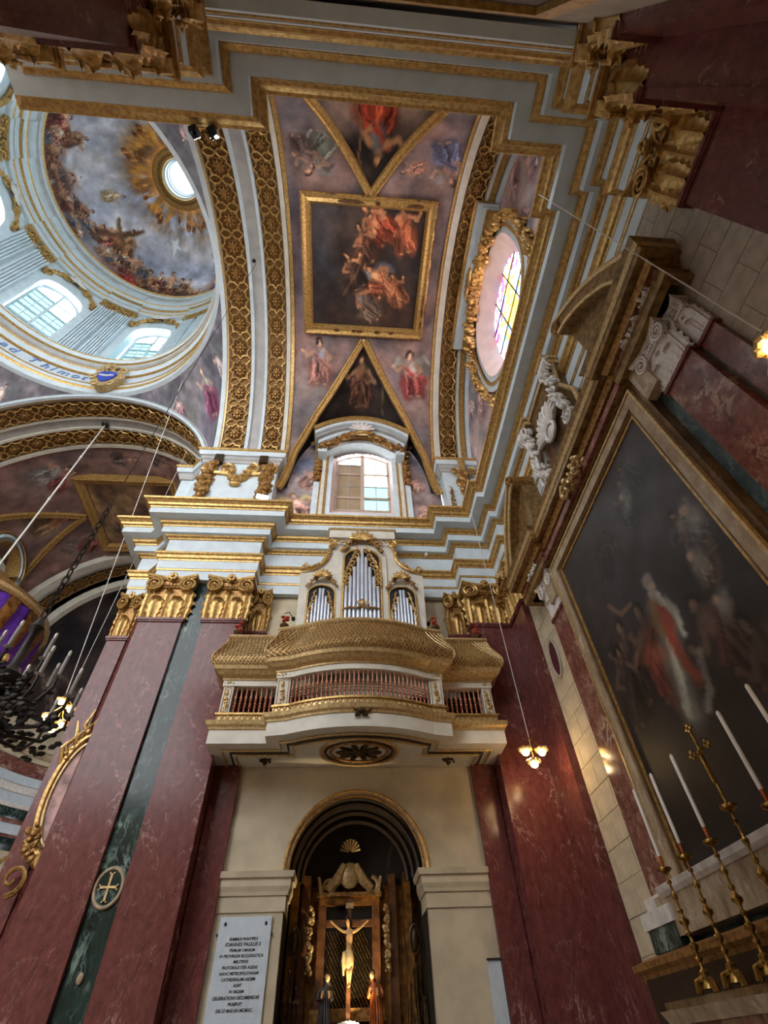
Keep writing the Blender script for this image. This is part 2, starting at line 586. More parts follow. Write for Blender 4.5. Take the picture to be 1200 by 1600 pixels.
# entablature ------------------------------------------------------
BANDS = [
    ('lower_fascia', 'white', [(-.1, 10.12), (.05, 10.12), (.05, 10.42), (-.1, 10.42)]),
    ('gilt_fillet', 'gold', [(-.1, 10.42), (.07, 10.42), (.08, 10.47), (-.1, 10.47)]),
    ('upper_fascia', 'white', [(-.1, 10.47), (.09, 10.47), (.09, 10.74), (-.1, 10.74)]),
    ('gilt_architrave_moulding', 'gold', [(-.1, 10.74), (.1, 10.74), (.11, 10.79), (.15, 10.81), (.17, 10.88), (.21, 10.92), (.21, 10.98), (-.1, 10.98)]),
    ('frieze', 'white', [(-.1, 10.98), (.05, 10.98), (.05, 11.56), (-.1, 11.56)]),
    ('gilt_bed_moulding', 'gold', [(-.1, 11.56), (.08, 11.56), (.1, 11.6), (.16, 11.62), (.18, 11.66), (-.1, 11.66)]),
    ('dentil_band', 'white', [(-.1, 11.66), (.27, 11.66), (.27, 11.88), (-.1, 11.88)]),
    ('gilt_ovolo', 'gold', [(-.1, 11.88), (.29, 11.88), (.3, 11.92), (.36, 11.96), (.38, 12.03), (-.1, 12.03)]),
    ('corona', 'white', [(-.1, 12.03), (.38, 12.04), (.64, 12.05), (.64, 12.25), (-.1, 12.25)]),
    ('gilt_cornice', 'gold', [(-.1, 12.25), (.66, 12.25), (.67, 12.29), (.72, 12.31), (.74, 12.37), (.8, 12.42), (.85, 12.44), (.86, 12.5), (-.1, 12.5)]),
]
def entab(name, label, path, pre=None, post=None):
    o = wallroot(name, label)
    for n, m, prof in BANDS:
        MB().sweep(prof, path, pre, post).build(n, m, o)
    return o
entab('trim_1', 'white and gilded entablature running above the organ gallery', FAR, None, END[1])
entab('trim_2', 'white and gilded entablature above the end wall altar', END, FAR[-2], NEAR[1])
entab('trim_3', 'white and gilded entablature seen from below on the near wall', NEAR, END[-2], None)
# small switch boxes fixed on the bed moulding beside the organ
mb = MB(); mb.box(2.3, 2.38, 10.28, 10.36, 11.56, 11.7); sw = mb.build('junction_box', 'whitem')
tag(sw, 'tiny white box fixed on the gilt moulding right of the organ', 'junction box')

# pilasters ----------------------------------------------------------
LEAF = leaf_mesh('acanthus_leaf', 'gold', .48, .5, .15)
LEAF2 = leaf_mesh('acanthus_leaf', 'gold', .36, .78, .15)
LEAF_W = leaf_mesh('acanthus_leaf', 'whitem', .48, .5, .13)
LEAF2_W = leaf_mesh('acanthus_leaf', 'whitem', .36, .76, .13)
def cap_meshes(m, suf):
    out = {}
    b = MB()
    b.grid(lambda u, v: ((-.46 + .92 * u) * (1 + .12 * v ** 3), -.02 - .08 * v ** 3, 1.08 * v), 8, 8)
    for s in (-1, 1):
        b.quad((s * .46, -.02, 0), (s * .46, .35, 0), (s * .515, .35, 1.08), (s * .515, -.1, 1.08))
    b.tube([(-.5, -.09, .9), (.5, -.09, .9)], .035, 6)
    for k in range(9):
        b.blob((-.32 + .08 * k, -.12, .96), (.032, .03, .045), 6, 4)
    out['bell'] = setmat(b.mesh('bell' + suf, True), 'oldgold' if m == 'gold' else 'whitem')  # bell in darker gilding puts shade into the hollows behind the leaves
    v = MB()
    spiral(v, (0, 0, 0), .2, .04, 2.3, 1, 30)
    v.lathe([(.0, -.01), (.19, -.01), (.19, .14)], 16, ax='y', c=(0, .12, 0))
    v.blob((0, -.03, 0), .035, 6, 4)
    # neck that runs from the volute to the middle of the capital
    v.tube([(0, .0, .19), (.12, .02, .21), (.26, .05, .17), (.34, .08, .12)], [.05, .05, .04, .03], 6)
    out['vol'] = setmat(v.mesh('volute' + suf, True), m)
    a = MB()
    n = 10
    fr = [(-.62 + 1.24 * i / n, -.27 + .13 * math.sin(PI * i / n)) for i in range(n + 1)]
    poly = fr + [(.62, .35), (-.62, .35)]
    a.prism(poly, lambda x, y, d: (x, y, d), 1.15, 1.22)
    a.prism([(x * .95, y + .03 if y < 0 else y) for x, y in poly], lambda x, y, d: (x, y, d), 1.1, 1.15)
    out['aba'] = setmat(a.mesh('abacus' + suf), m)
    f = MB()
    for k in range(7):
        q = 2 * PI * k / 7
        f.blob((.075 * math.cos(q), -.03, .075 * math.sin(q)), (.05, .04, .05), 6, 4)
    f.blob((0, -.07, 0), .045, 6, 4)
    out['fle'] = setmat(f.mesh('fleuron' + suf, True), m)
    return out
CAPG = cap_meshes('gold', '')
CAPW = cap_meshes('whitem', '')

def capital(root, mw, h=1.22, w=1.0, CM=CAPG, L1=LEAF, L2=LEAF2, narrow=False, sides=(-1, 1)):
    k = h / 1.22
    S = Matrix.Diagonal((w, min(1.0, w + .25) if w < 1 else 1, k, 1))
    c = inst(CM['bell'], 'capital', root, mw @ S)
    def sub(me, nm, m, keep=True):
        # pieces keep their own proportions and only move with the width
        p = m.translation.copy()
        m2 = m.copy(); m2.translation = (p.x * w, p.y, p.z * k)
        sc = Matrix.Diagonal((min(1, max(w, .62)), 1, k, 1)) if keep else Matrix.Diagonal((w, 1, k, 1))
        inst(me, nm, c, mw @ Matrix.Translation(m2.translation) @ sc @ m.to_3x3().to_4x4())
    if narrow:
        sub(L1, 'acanthus_leaf', TR(0, -.02, 0))
        sub(L2, 'acanthus_leaf', TR(-.42, .02, 0)); sub(L2, 'acanthus_leaf', TR(.42, .02, 0))
    else:
        for x in (-.24, .24):
            sub(L1, 'acanthus_leaf', TR(x, -.03, 0))
        for x in (-.47, 0, .47):
            sub(L2, 'acanthus_leaf', TR(x, .0, 0))
    for s in sides:
        sub(L1, 'acanthus_leaf', TR(s * .47, .14, 0, rz=s * PI / 2))
    for s in (-1, 1):
        sub(CM['vol'], 'volute', TR(s * .42, -.17, .96, s=(-s, 1, 1)))
    sub(CM['aba'], 'abacus', TR(0, 0, 0), False)
    sub(CM['fle'], 'fleuron', TR(0, -.19, 1.16))
    return c

def pilaster(x0, x1, face, rot, label, depth=.1, m='red', h=8.93, base=0.0, narrow=False, grp=None, sides=(-1, 1)):
    """rot: 0 faces -y (far wall), 'e' faces -x (end wall), 'n' faces +y (near wall)"""
    w = x1 - x0
    c = (x0 + x1) / 2
    if rot == 'f':
        loc = (c, face, base); R = 0
        bx = lambda p, z0, z1: (x0 - p, x1 + p, face - p, face + depth, z0, z1)
    elif rot == 'n':
        loc = (c, face, base); R = PI
        bx = lambda p, z0, z1: (x0 - p, x1 + p, face - depth, face + p, z0, z1)
    else:
        loc = (face, c, base); R = -PI / 2
        bx = lambda p, z0, z1: (face - p, face + depth, x0 - p, x1 + p, z0, z1)
    t = thing('marble_pilaster', label, 'pilaster', loc, grp)
    mb = MB(); mb.box(*bx(0, base, h - .1)); mb.build('shaft', m, t)
    mb = MB(); mb.box(*bx(.05, h - .06, h)); mb.box(*bx(.03, h - .1, h - .06)); mb.build('astragal', m, t)
    capital(t, Matrix.Translation((loc[0], loc[1], h)) @ Matrix.Rotation(R, 4, 'Z'), 10.14 - h, w / 1.0, narrow=narrow, sides=sides)
    return t
pilaster(-4.9, -3.9, 10.0, 'f', 'wide red marble pilaster left of the green strip and cross roundel')
pilaster(-3.41, -2.46, 10.0, 'f', 'wide red marble pilaster between the green strip and the organ gallery')
pilaster(-2.46, -1.99, 10.5, 'f', 'narrow red marble pilaster beside the stone with the lettered plaque', narrow=True)
pilaster(2.73, 3.2, 10.5, 'f', 'narrow red marble pilaster right of the chapel niche under the gallery', narrow=True)
pilaster(3.2, 4.2, 10.0, 'f', 'wide red marble pilaster in the corner behind the hanging blossom lamp')
pilaster(9.03, 10.0, 4.2, 'e', 'dark red marble pilaster on the end wall beside the porthole', depth=.16)
pilaster(-.13, .84, 4.2, 'e', 'dark red marble pilaster on the end wall past the grey stone blocks', depth=.16)
pilaster(3.2, 4.2, -.13, 'n', 'dark wide pilaster at the near corner seen steeply from below')
pilaster(2.73, 3.2, -.63, 'n', 'dark narrow pilaster on the near wall by the corner', narrow=True)
pilaster(-2.46, -1.99, -.63, 'n', 'dark narrow pilaster on the near wall towards the crossing', narrow=True)
pilaster(-3.41, -2.46, -.13, 'n', 'dark wide pilaster on the near crossing pier below the twin floodlights')
pilaster(-4.9, -3.9, -.13, 'n', 'dark wide pilaster at the crossing edge of the near pier')
pilaster(-5.85, -5.4, 10.8, 'f', 'slender red marble pilaster at the mouth of the choir', narrow=True)

# pedestals above the cornice that carry the ribs ---------------------
def pedestal(x0, x1, y, dirn, label, cha=False, rich=True):
    """block from the cornice to z=16 with stepped cap; dirn -1 far wall, +1 near wall"""
    t = thing('rib_pedestal', label, 'pedestal', ((x0 + x1) / 2, y, 12.5))
    f = -dirn
    mb = MB(); mb.box(x0, x1, min(y, y + f * 1.2), max(y, y + f * 1.2), 12.4, 15.45)
    mb.build('body', 'white', t)
    path = [(x0, y + f * 1.2), (x0, y), (x1, y), (x1, y + f * 1.2)]
    if dirn > 0:
        path = [(x1, y + f * 1.2), (x1, y), (x0, y), (x0, y + f * 1.2)]
    MB().sweep([(-.05, 15.4), (.04, 15.4), (.06, 15.5), (.12, 15.55), (.12, 15.68), (-.05, 15.68)], path).build('lower_cap_moulding', 'greysoff', t)
    MB().sweep([(-.05, 15.68), (.18, 15.68), (.22, 15.76), (.22, 15.88), (-.05, 15.88)], path).build('upper_cap_moulding', 'white', t)
    MB().sweep([(-.05, 15.88), (.25, 15.88), (.27, 15.97), (-.05, 16.0)], path).build('gilt_cap_edge', 'gold', t)
    if rich:
        c = (x0 + x1) / 2; q = y + dirn * .05
        for s in (-1, 1):
            g = MB(); xx = c + s * ((x1 - x0) / 2 - .3)
            garland(g, [(xx, q, 15.3), (xx, q, 13.5)], .24, 90, 3 + s)
            g.build('leaf_drop', 'oldgold', t, True)
        g = MB()
        for s in (-1, 1):
            for (dx, rr) in ((.42, .24), (1.0, .24)):
                spiral(g, (0, 0, 0), rr, .08, 1.4, s, 18, lambda a, b, dx=dx, s=s: (c + s * dx + a, q, 15.1 + b))
            g.tube([(c + s * .2, q, 14.75), (c + s * .5, q, 14.8), (c + s * .9, q, 14.82), (c + s * 1.2, q, 15.0)], .085, 6)
        garland(g, [(c - .4, q, 15.05), (c, q, 14.35), (c + .4, q, 15.05)], .2, 60, 9)
        g.blob((c, q - .02, 14.25), (.2, .1, .13), 10, 6)
        g.build('scroll_carving', 'gold', t, True)
        for s in (-1, 1):
            b = MB(); b.box(c + s * .75 - .14, c + s * .75 + .14, q - .14, q + .1, 15.3, 15.95)
            b.build('bracket', 'bronze', t)
    return t
pedestal(-4.95, -2.45, 10.05, -1, 'white pedestal with gilt scrolls above the pilasters left of the organ')
pedestal(-4.95, -2.45, -.18, 1, 'white pedestal above the near crossing pier', rich=False)
pedestal(3.25, 4.6, 10.05, -1, 'white pedestal in the corner above the hanging lamp wire', rich=False)
pedestal(3.25, 4.6, -.18, 1, 'white pedestal in the near corner above the cornice', rich=False)
pt = bpy.data.objects['rib_pedestal.002']
g = MB(); garland(g, [(3.95, 9.97, 15.2), (3.95, 9.97, 13.4)], .24, 90, 21); g.build('leaf_drop', 'oldgold', pt, True)
g = MB(); garland(g, [(3.4, 9.97, 14.4), (3.4, 9.97, 13.4)], .08, 30, 22); g.build('leaf_drop', 'oldgold', pt, True)
g = MB()
for s in (-1, 1):
    spiral(g, (0, 0, 0), .2, .06, 1.3, s, 16, lambda a, b, s=s: (3.95 + s * .28 + a, 9.9, 15.3 + b))
g.tube([(3.95, 9.9, 15.9), (3.95, 9.8, 15.5), (3.95, 9.9, 15.1)], [.16, .1, .05], 8)
g.build('scroll_carving', 'gold', pt, True)

# chamfered pedestal at the springing of the choir arch
t = thing('rib_pedestal', 'chamfered white pedestal where the choir arch springs', 'pedestal', (-5.4, 10.8, 12.5))
pth = [(-5.85, 13.2), (-5.85, 10.85), (-5.45, 10.85), (-4.97, 10.37), (-4.97, 10.1)]
MB().sweep([(-.3, 12.4), (0, 12.4), (0, 15.4), (-.3, 15.4)], pth).build('body', 'white', t)
MB().sweep([(-.3, 15.4), (.06, 15.4), (.12, 15.55), (.12, 15.68), (-.3, 15.68)], pth).build('lower_cap_moulding', 'greysoff', t)
MB().sweep([(-.3, 15.68), (.18, 15.68), (.22, 15.76), (.22, 15.88), (-.3, 15.88)], pth).build('upper_cap_moulding', 'white', t)
MB().sweep([(-.3, 15.88), (.25, 15.88), (.27, 15.97), (-.3, 16.0)], pth).build('gilt_cap_edge', 'gold', t)
# ------------------------------------------------------------------ painting with pigment (per-vertex colour)
class Canvas:
    def __init__(s, x0, x1, y0, y1, ppu, base=(120, 100, 95)):
        s.x0, s.y0, s.k = x0, y0, ppu
        s.w = int((x1 - x0) * ppu) + 1
        s.h = int((y1 - y0) * ppu) + 1
        s.a = np.empty((s.h, s.w, 3)); s.a[:] = np.array(base) / 255
        s.X, s.Y = np.meshgrid(x0 + np.arange(s.w) / ppu, y0 + np.arange(s.h) / ppu)

    def fbm(s, scale, seed, octv=4):
        R = np.random.RandomState(seed)
        out = np.zeros((s.h, s.w)); amp = 1; tot = 0
        for o in range(octv):
            gx = max(2, int((s.w / s.k) / scale * 2 ** o) + 2); gy = max(2, int((s.h / s.k) / scale * 2 ** o) + 2)
            g = R.rand(gy + 1, gx + 1)
            u = np.linspace(0, gx - 1e-6, s.w); v = np.linspace(0, gy - 1e-6, s.h)
            ui = u.astype(int); vi = v.astype(int); fu = u - ui; fv = (v - vi)[:, None]
            fu = fu * fu * (3 - 2 * fu); fv = fv * fv * (3 - 2 * fv)
            a = g[vi][:, ui] * (1 - fu) + g[vi][:, ui + 1] * fu
            b = g[vi + 1][:, ui] * (1 - fu) + g[vi + 1][:, ui + 1] * fu
            out += amp * (a * (1 - fv) + b * fv); tot += amp; amp *= .55
        return out / tot

    def mix(s, m, col):
        m = np.clip(m, 0, 1)[..., None]
        s.a = s.a * (1 - m) + np.array(col) / 255 * m

    def clouds(s, cols, scale, seed, lo=.35, hi=.65):
        for i, c in enumerate(cols):
            n = s.fbm(scale, seed + i * 17)
            s.mix((n - lo) / (hi - lo), c)

    def win(s, cx, cy, r):
        i0 = max(0, int((cx - r - s.x0) * s.k)); i1 = min(s.w, int((cx + r - s.x0) * s.k) + 2)
        j0 = max(0, int((cy - r - s.y0) * s.k)); j1 = min(s.h, int((cy + r - s.y0) * s.k) + 2)
        return (slice(j0, max(j0, j1)), slice(i0, max(i0, i1)))

    def blob(s, cx, cy, rx, ry, col, rot=0, soft=.35, al=1.0):
        w = s.win(cx, cy, max(rx, ry) * (1 + soft))
        X = s.X[w] - cx; Y = s.Y[w] - cy
        if X.size == 0:
            return
        c, n = math.cos(rot), math.sin(rot)
        d = np.sqrt(((X * c + Y * n) / rx) ** 2 + ((-X * n + Y * c) / ry) ** 2)
        m = np.clip((1 + soft - d) / (2 * soft + 1e-6), 0, 1)[..., None] * al
        s.a[w] = s.a[w] * (1 - m) + np.array(col) / 255 * m

    def stroke(s, pts, w0, w1, col, al=1.0, soft=.5):
        for k, (p, q) in enumerate(zip(pts, pts[1:])):
            f = (k + .5) / (len(pts) - 1)
            r = w0 * (1 - f) + w1 * f
            cx, cy = (p[0] + q[0]) / 2, (p[1] + q[1]) / 2
            L = math.hypot(q[0] - p[0], q[1] - p[1])
            w = s.win(cx, cy, L / 2 + r * 2)
            X = s.X[w]; Y = s.Y[w]
            if X.size == 0:
                continue
            t = np.clip(((X - p[0]) * (q[0] - p[0]) + (Y - p[1]) * (q[1] - p[1])) / max(L * L, 1e-9), 0, 1)
            d = np.hypot(X - p[0] - t * (q[0] - p[0]), Y - p[1] - t * (q[1] - p[1])) / r
            m = np.clip((1 + soft - d) / (2 * soft), 0, 1)[..., None] * al
            s.a[w] = s.a[w] * (1 - m) + np.array(col) / 255 * m

    def figure(s, x, y, h, ang=0, robe=(150, 70, 60), under=(120, 120, 140), skin=(206, 150, 116), hair=(60, 40, 30), seed=1, lean=0.0, seated=True, wings=None, dark=1.0, arms=2):
        """a draped figure about h tall, feet at (x, y), head towards ang (0 = +y)"""
        R = random.Random(seed)
        ca, sa = math.cos(ang), math.sin(ang)
        def T(a, b):
            a += lean * b
            return (x + h * (a * ca - b * sa), y + h * (a * sa + b * ca))
        def sh(c, k):
            return tuple(max(0, min(255, v * k * dark)) for v in c)
        def B(a, b, rx, ry, c, rot=0, al=1, soft=.3):
            p = T(a, b); s.blob(p[0], p[1], rx * h, ry * h, c, rot + ang, soft, al)
        def S(pts, w0, w1, c, al=1):
            s.stroke([T(*p) for p in pts], w0 * h, w1 * h, c, al)
        if wings:
            for q in (-1, 1):
                S([(q * .08, .66), (q * .26, .82), (q * .42, .7)], .09, .02, sh(wings, 1)); S([(q * .1, .62), (q * .3, .66), (q * .36, .5)], .06, .02, sh(wings, .75))
        B(0, .3, .24, .32, sh(robe, .62))
        if seated:
            B(.1, .3, .26, .15, sh(robe, .9), .2); B(.2, .15, .11, .22, sh(robe, .75), -.1); B(-.12, .18, .12, .24, sh(robe, .8), .15)
        else:
            B(0, .22, .17, .3, sh(robe, .8)); B(.06, .2, .08, .28, sh(robe, 1.0), -.06)
        B(0, .6, .14, .19, sh(under, .95)); B(.05, .62, .07, .14, sh(under, 1.2))
        for k in range(9):
            a0 = R.uniform(-.16, .2); d = R.uniform(-.12, .12)
            S([(a0, .48 + R.uniform(-.06, .08)), (a0 + d * .5, .28), (a0 + d + R.uniform(-.05, .05), R.uniform(.02, .12))], .022, .012, sh(robe, R.choice((.4, .5, 1.3, 1.5))), .75)
        S([(-.14, .7), (.02, .52), (.2, .4)], .05, .06, sh(robe, 1.15), .9); S([(-.12, .66), (.04, .49), (.2, .36)], .012, .012, sh(robe, .45), .8)
        q = R.choice((-1, 1))
        if arms:
            S([(q * .12, .7), (q * .27, .58), (q * .36, .7)], .042, .03, sh(skin, .9)); B(q * .37, .72, .035, .035, sh(skin, 1.05))
            if arms > 1:
                S([(-q * .12, .7), (-q * .24, .55), (-q * .1, .47)], .042, .03, sh(skin, .85))
        S([(0, .76), (.0, .84)], .04, .04, sh(skin, .8))
        B(.0, .9, .068, .082, sh(hair, 1)); B(.018 * q, .885, .054, .066, sh(skin, 1.05)); B(.03 * q, .9, .022, .03, sh(skin, 1.3), 0, .7)
        S([(.0, .985), (-.05, .95), (-.065, .88)], .03, .02, sh(hair, 1)); B(-.03, .02, .05, .025, sh(skin, .8)); B(.13, .0, .05, .025, sh(skin, .85))

    def finish(s, warp=.05, scale=.35, seed=1, desat=.25, brush=.16, fade=0.0, bg=(120, 100, 95)):
        """break up outlines and lay brushwork over everything, like an aged fresco"""
        dx = (s.fbm(scale, seed, 3) - .5) * 4 * warp * s.k; dy = (s.fbm(scale, seed + 5, 3) - .5) * 4 * warp * s.k
        J, I = np.mgrid[0:s.h, 0:s.w]
        i = np.clip((I + dx).round().astype(int), 0, s.w - 1); j = np.clip((J + dy).round().astype(int), 0, s.h - 1)
        a = s.a[j, i]
        g = a.mean(axis=2, keepdims=True)
        a = a * (1 - desat) + g * desat
        a = a * (1 - fade) + np.array(bg) / 255 * fade
        n = s.fbm(scale * 1.2, seed + 9, 4) - .5
        s.a = np.clip(a * (1 + brush * 4 * n[..., None]), 0, 1)

    def sample(s, x, y):
        i = min(s.w - 1, max(0, int(round((x - s.x0) * s.k)))); j = min(s.h - 1, max(0, int(round((y - s.y0) * s.k))))
        c = np.clip(s.a[j, i], 0, 1)
        return c

def pigment_mesh(name, V, F, cols, m, parent, smooth=True, label=None):
    """V world positions, cols sRGB 0..1 per vertex"""
    o = np.array(OFF.get(parent.name, (0, 0, 0))) if parent else np.zeros(3)
    me = bpy.data.meshes.new(name)
    me.from_pydata([tuple(np.array(v) - o) for v in V] if o.any() else V, [], F)
    c = np.clip(np.array(cols), 0, 1)
    l = np.where(c <= .04045, c / 12.92, ((c + .055) / 1.055) ** 2.4)
    at = me.color_attributes.new('pigment', 'FLOAT_COLOR', 'POINT')
    at.data.foreach_set('color', np.c_[l, np.ones(len(l))].ravel().astype(np.float32))
    if smooth:
        me.polygons.foreach_set('use_smooth', [True] * len(me.polygons))
    me.materials.append(MT[m])
    ob = bpy.data.objects.new(name, me)
    COL.objects.link(ob)
    if parent:
        ob.parent = parent; OFF[ob.name] = tuple(o)
    if label:
        ob['label'] = label
    return ob

def canvas_sheet(cv, fn, keep=None, step=1):
    """turn a canvas into vertices/faces/colours; fn(x, y) -> world point"""
    V = []; C = []; idx = {}
    F = []
    js = range(0, cv.h - step, step); is_ = range(0, cv.w - step, step)
    def vid(i, j):
        k = (i, j)
        if k not in idx:
            idx[k] = len(V); V.append(fn(cv.x0 + i / cv.k, cv.y0 + j / cv.k)); C.append(cv.a[j, i])
        return idx[k]
    for j in js:
        for i in is_:
            x = cv.x0 + (i + step / 2) / cv.k; y = cv.y0 + (j + step / 2) / cv.k
            if keep is None or keep(x, y):
                F.append((vid(i, j), vid(i + step, j), vid(i + step, j + step), vid(i, j + step)))
    return V, F, C

# ------------------------------------------------------------------ barrel vaults with lunettes
RAD = math.pi / 180
VW = [(-5, 2.75), (0, 2.62), (16, 2.36), (33, 1.68), (48, .88), (64.5, 0), (90, -1)]
def vw(phi_deg):
    p = phi_deg if phi_deg <= 90 else 180 - phi_deg
    for (a, wa), (b, wb) in zip(VW, VW[1:]):
        if a <= p <= b:
            return wa + (wb - wa) * (p - a) / (b - a)
    return 2.75
ce = wallroot('ceiling', 'frescoed barrel vault of the transept with lunettes')
def vpt(x, phi, r=R0):          # point of the transept barrel
    return (x, YC + r * math.cos(phi), ZC + r * math.sin(phi))
cv = Canvas(-2.3, 3.05, -.3, R0 * PI + .3, 26, (140, 106, 96))
cv.clouds([(112, 104, 112), (172, 124, 108), (136, 100, 92), (104, 98, 108)], 1.5, 3)
Sd = lambda d: R0 * d * RAD
for (x, d, rx, ry, c) in ((-1.7, 44, .9, .6, (150, 128, 120)), (2.45, 41, .7, .7, (150, 120, 112)), (-1.9, 62, .5, .9, (168, 120, 104)), (2.0, 62, .5, .8, (170, 124, 104)), (-1.6, 124, .8, .7, (158, 116, 100)), (2.3, 122, .8, .6, (160, 118, 102)), (-.9, 136, .7, .5, (132, 116, 112)), (2.6, 140, .5, .9, (126, 108, 108)), (-2.1, 90, .3, 2.2, (96, 88, 112)), (2.85, 90, .25, 2.0, (120, 112, 124)), (-1.9, 26, .5, .8, (92, 92, 98)), (2.6, 26, .5, .8, (92, 92, 100))):
    cv.blob(x, Sd(d), rx, ry, c, 0, .8, .7)
cv.figure(-1.3, Sd(46.5), 1.75, 0, (178, 112, 100), (132, 128, 150), seed=4, arms=2)
cv.figure(2.35, Sd(43), 1.8, .1, (176, 66, 62), (150, 146, 138), seed=8, wings=(150, 150, 140))
cv.figure(-1.0, Sd(134), 1.5, PI * .86, (128, 136, 120), (148, 110, 100), seed=12, seated=False, wings=(112, 106, 104))
cv.figure(-1.75, Sd(133), 1.1, PI * 1.1, (112, 90, 86), (120, 92, 84), seed=14)
cv.figure(2.45, Sd(135), 1.5, PI * 1.1, (92, 100, 138), (176, 124, 110), seed=17, wings=(150, 140, 138))
cv.figure(1.95, Sd(126), .8, PI * .6, (196, 128, 104), (190, 130, 110), seed=19)
cv.finish(.05, .4, 11, .28, .16, .1, (140, 108, 98)); cv.a = np.clip(cv.a * 1.1, 0, 1)
V, F, C = canvas_sheet(cv, lambda x, s: vpt(x, s / R0), lambda x, s: abs(x - XC) > vw(s / R0 / RAD) or (66 < s / R0 / RAD < 114))
pigment_mesh('vault_fresco', V, F, C, 'fresco', ce)

def lunette(far, cvx, parent):
    V = []; C = []; F = []
    n, m = 150, 70
    for i in range(n + 1):
        e = -1 + 2 * i / n
        d = 64.5 - (64.5 + 2) * abs(e)
        w = vw(d) * (-1 if e < 0 else 1)
        a = 90 * (1 - abs(e)) * RAD
        p0 = vpt(XC + w, d * RAD)
        p1 = (XC + (2.5 * math.cos(a)) * (-1 if e < 0 else 1), 10.62, 14.9 + 4.1 * math.sin(a))
        for j in range(m + 1):
            t = j / m
            q = [p0[k] + (p1[k] - p0[k]) * t for k in range(3)]
            C.append(cvx.sample(q[0], q[1]))
            if not far:
                q[1] = my(q[1])
            V.append(tuple(q))
    for i in range(n):
        for j in range(m):
            k = i * (m + 1) + j
            F.append((k, k + 1, k + m + 2, k + m + 1))
    pigment_mesh('lunette_fresco', V, F, C, 'fresco', parent)
cvl = Canvas(-2.4, 3.2, 7, 10.8, 24, (48, 40, 38))
cvl.clouds([(62, 52, 48), (40, 34, 34)], 1.0, 9)
cvl.blob(.55, 9.6, .9, .5, (92, 76, 66), 0, .8, .8)
cvl.figure(.42, 9.75, 1.95, PI, (112, 72, 58), (136, 92, 62), (190, 140, 100), seed=23, lean=.05, seated=False)
cvl.stroke([(1.15, 8.5), (1.25, 9.9)], .03, .03, (120, 96, 70))
cvl.finish(.04, .4, 12, .2, .2)
lunette(True, cvl, ce)
cvl = Canvas(-2.4, 3.2, 7, 10.8, 24, (50, 42, 40))
cvl.clouds([(70, 58, 52), (40, 34, 34)], 1.0, 29)
for (x, y, r) in ((-.4, 9.4, .6), (1.3, 9.5, .6)):
    cvl.blob(x, y, r, r * .8, (196, 158, 138), 0, .7, .8)
cvl.figure(.5, 9.95, 2.0, PI, (196, 70, 44), (96, 104, 112), (220, 150, 100), seed=33, seated=True)
cvl.stroke([(.0, 8.0), (-.1, 9.9)], .025, .025, (150, 110, 70))
cvl.finish(.05, .4, 13, .15, .2)
lunette(False, cvl, ce)

# wall above the cornice, with the window and painted putti; and its twin on the near side
WX0, WX1, WZ0, WZ1, WRISE = -.62, 1.54, 13.5, 16.75, .42     # opening in the wall
def in_window(x, z, g=0):
    if not (WX0 - g < x < WX1 + g and z > WZ0 - g):
        return False
    c = (WX0 + WX1) / 2
    return z < WZ1 + WRISE * (1 - ((x - c) / ((WX1 - WX0) / 2)) ** 2) + g
def arc_top(x):
    q = 1 - ((x - XC) / 3.0) ** 2
    return 15.2 + 4.2 * math.sqrt(max(0, q))
cva = Canvas(-2.5, 3.25, 12.3, 19.3, 22, (120, 118, 132))
cva.clouds([(104, 108, 132), (172, 146, 140), (140, 116, 116)], 1.2, 41)
for k, (x, z, h) in enumerate(((-1.55, 15.0, 1.2), (-1.5, 13.25, 1.5), (2.45, 14.9, 1.1), (2.4, 13.3, 1.2))):
    cva.blob(x, z + .1, .6, .4, (196, 176, 172), 0, .8, .8)
    cva.figure(x, z, h, (-.4, .3, .5, -.5)[k], (206, 150, 134), (210, 156, 138), (216, 164, 146), (150, 100, 60), seed=50 + k, wings=(206, 180, 120) if k == 1 else None)
cva.finish(.05, .4, 14, .15, .15)
V, F, C = canvas_sheet(cva, lambda x, z: (x, 10.63, z), lambda x, z: z < arc_top(x) and not in_window(x, z))
pigment_mesh('putti_fresco', V, F, C, 'fresco', wf, False)
cvb = Canvas(-2.5, 3.25, 12.3, 19.3, 8, (150, 146, 150))
V, F, C = canvas_sheet(cvb, lambda x, z: (x, my(10.63), z), lambda x, z: z < arc_top(x) and not in_window(x, z))
pigment_mesh('attic_plaster', V, F, C, 'fresco', wb, False)

# curved bars and bands on the barrels --------------------------------
def bar_on(mb, pts, nrm, wid, th, n=None):
    """rectangular moulding along pts; nrm(i) inward normal"""
    P = [Vector(p) for p in pts]
    N = len(P)
    V = []
    for i, p in enumerate(P):
        t = (P[min(N - 1, i + 1)] - P[max(0, i - 1)]).normalized()
        nn = Vector(nrm[i]).normalized()
        b = t.cross(nn).normalized()
        prof = [(-.5, 0), (-.5, .45), (-.36, .8), (-.22, .8), (-.1, .5), (.1, .5), (.22, 1.0), (.38, 1.0), (.5, .55), (.5, 0)]
        for (u, v) in prof:
            V.append(p + b * u * wid + nn * v * th)
    k = 10
    F = [(i * k + a, i * k + (a + 1) % k, (i + 1) * k + (a + 1) % k, (i + 1) * k + a) for i in range(N - 1) for a in range(k)]
    F += [tuple(range(k)), tuple(range((N - 1) * k, N * k))]
    return mb.add(V, F)

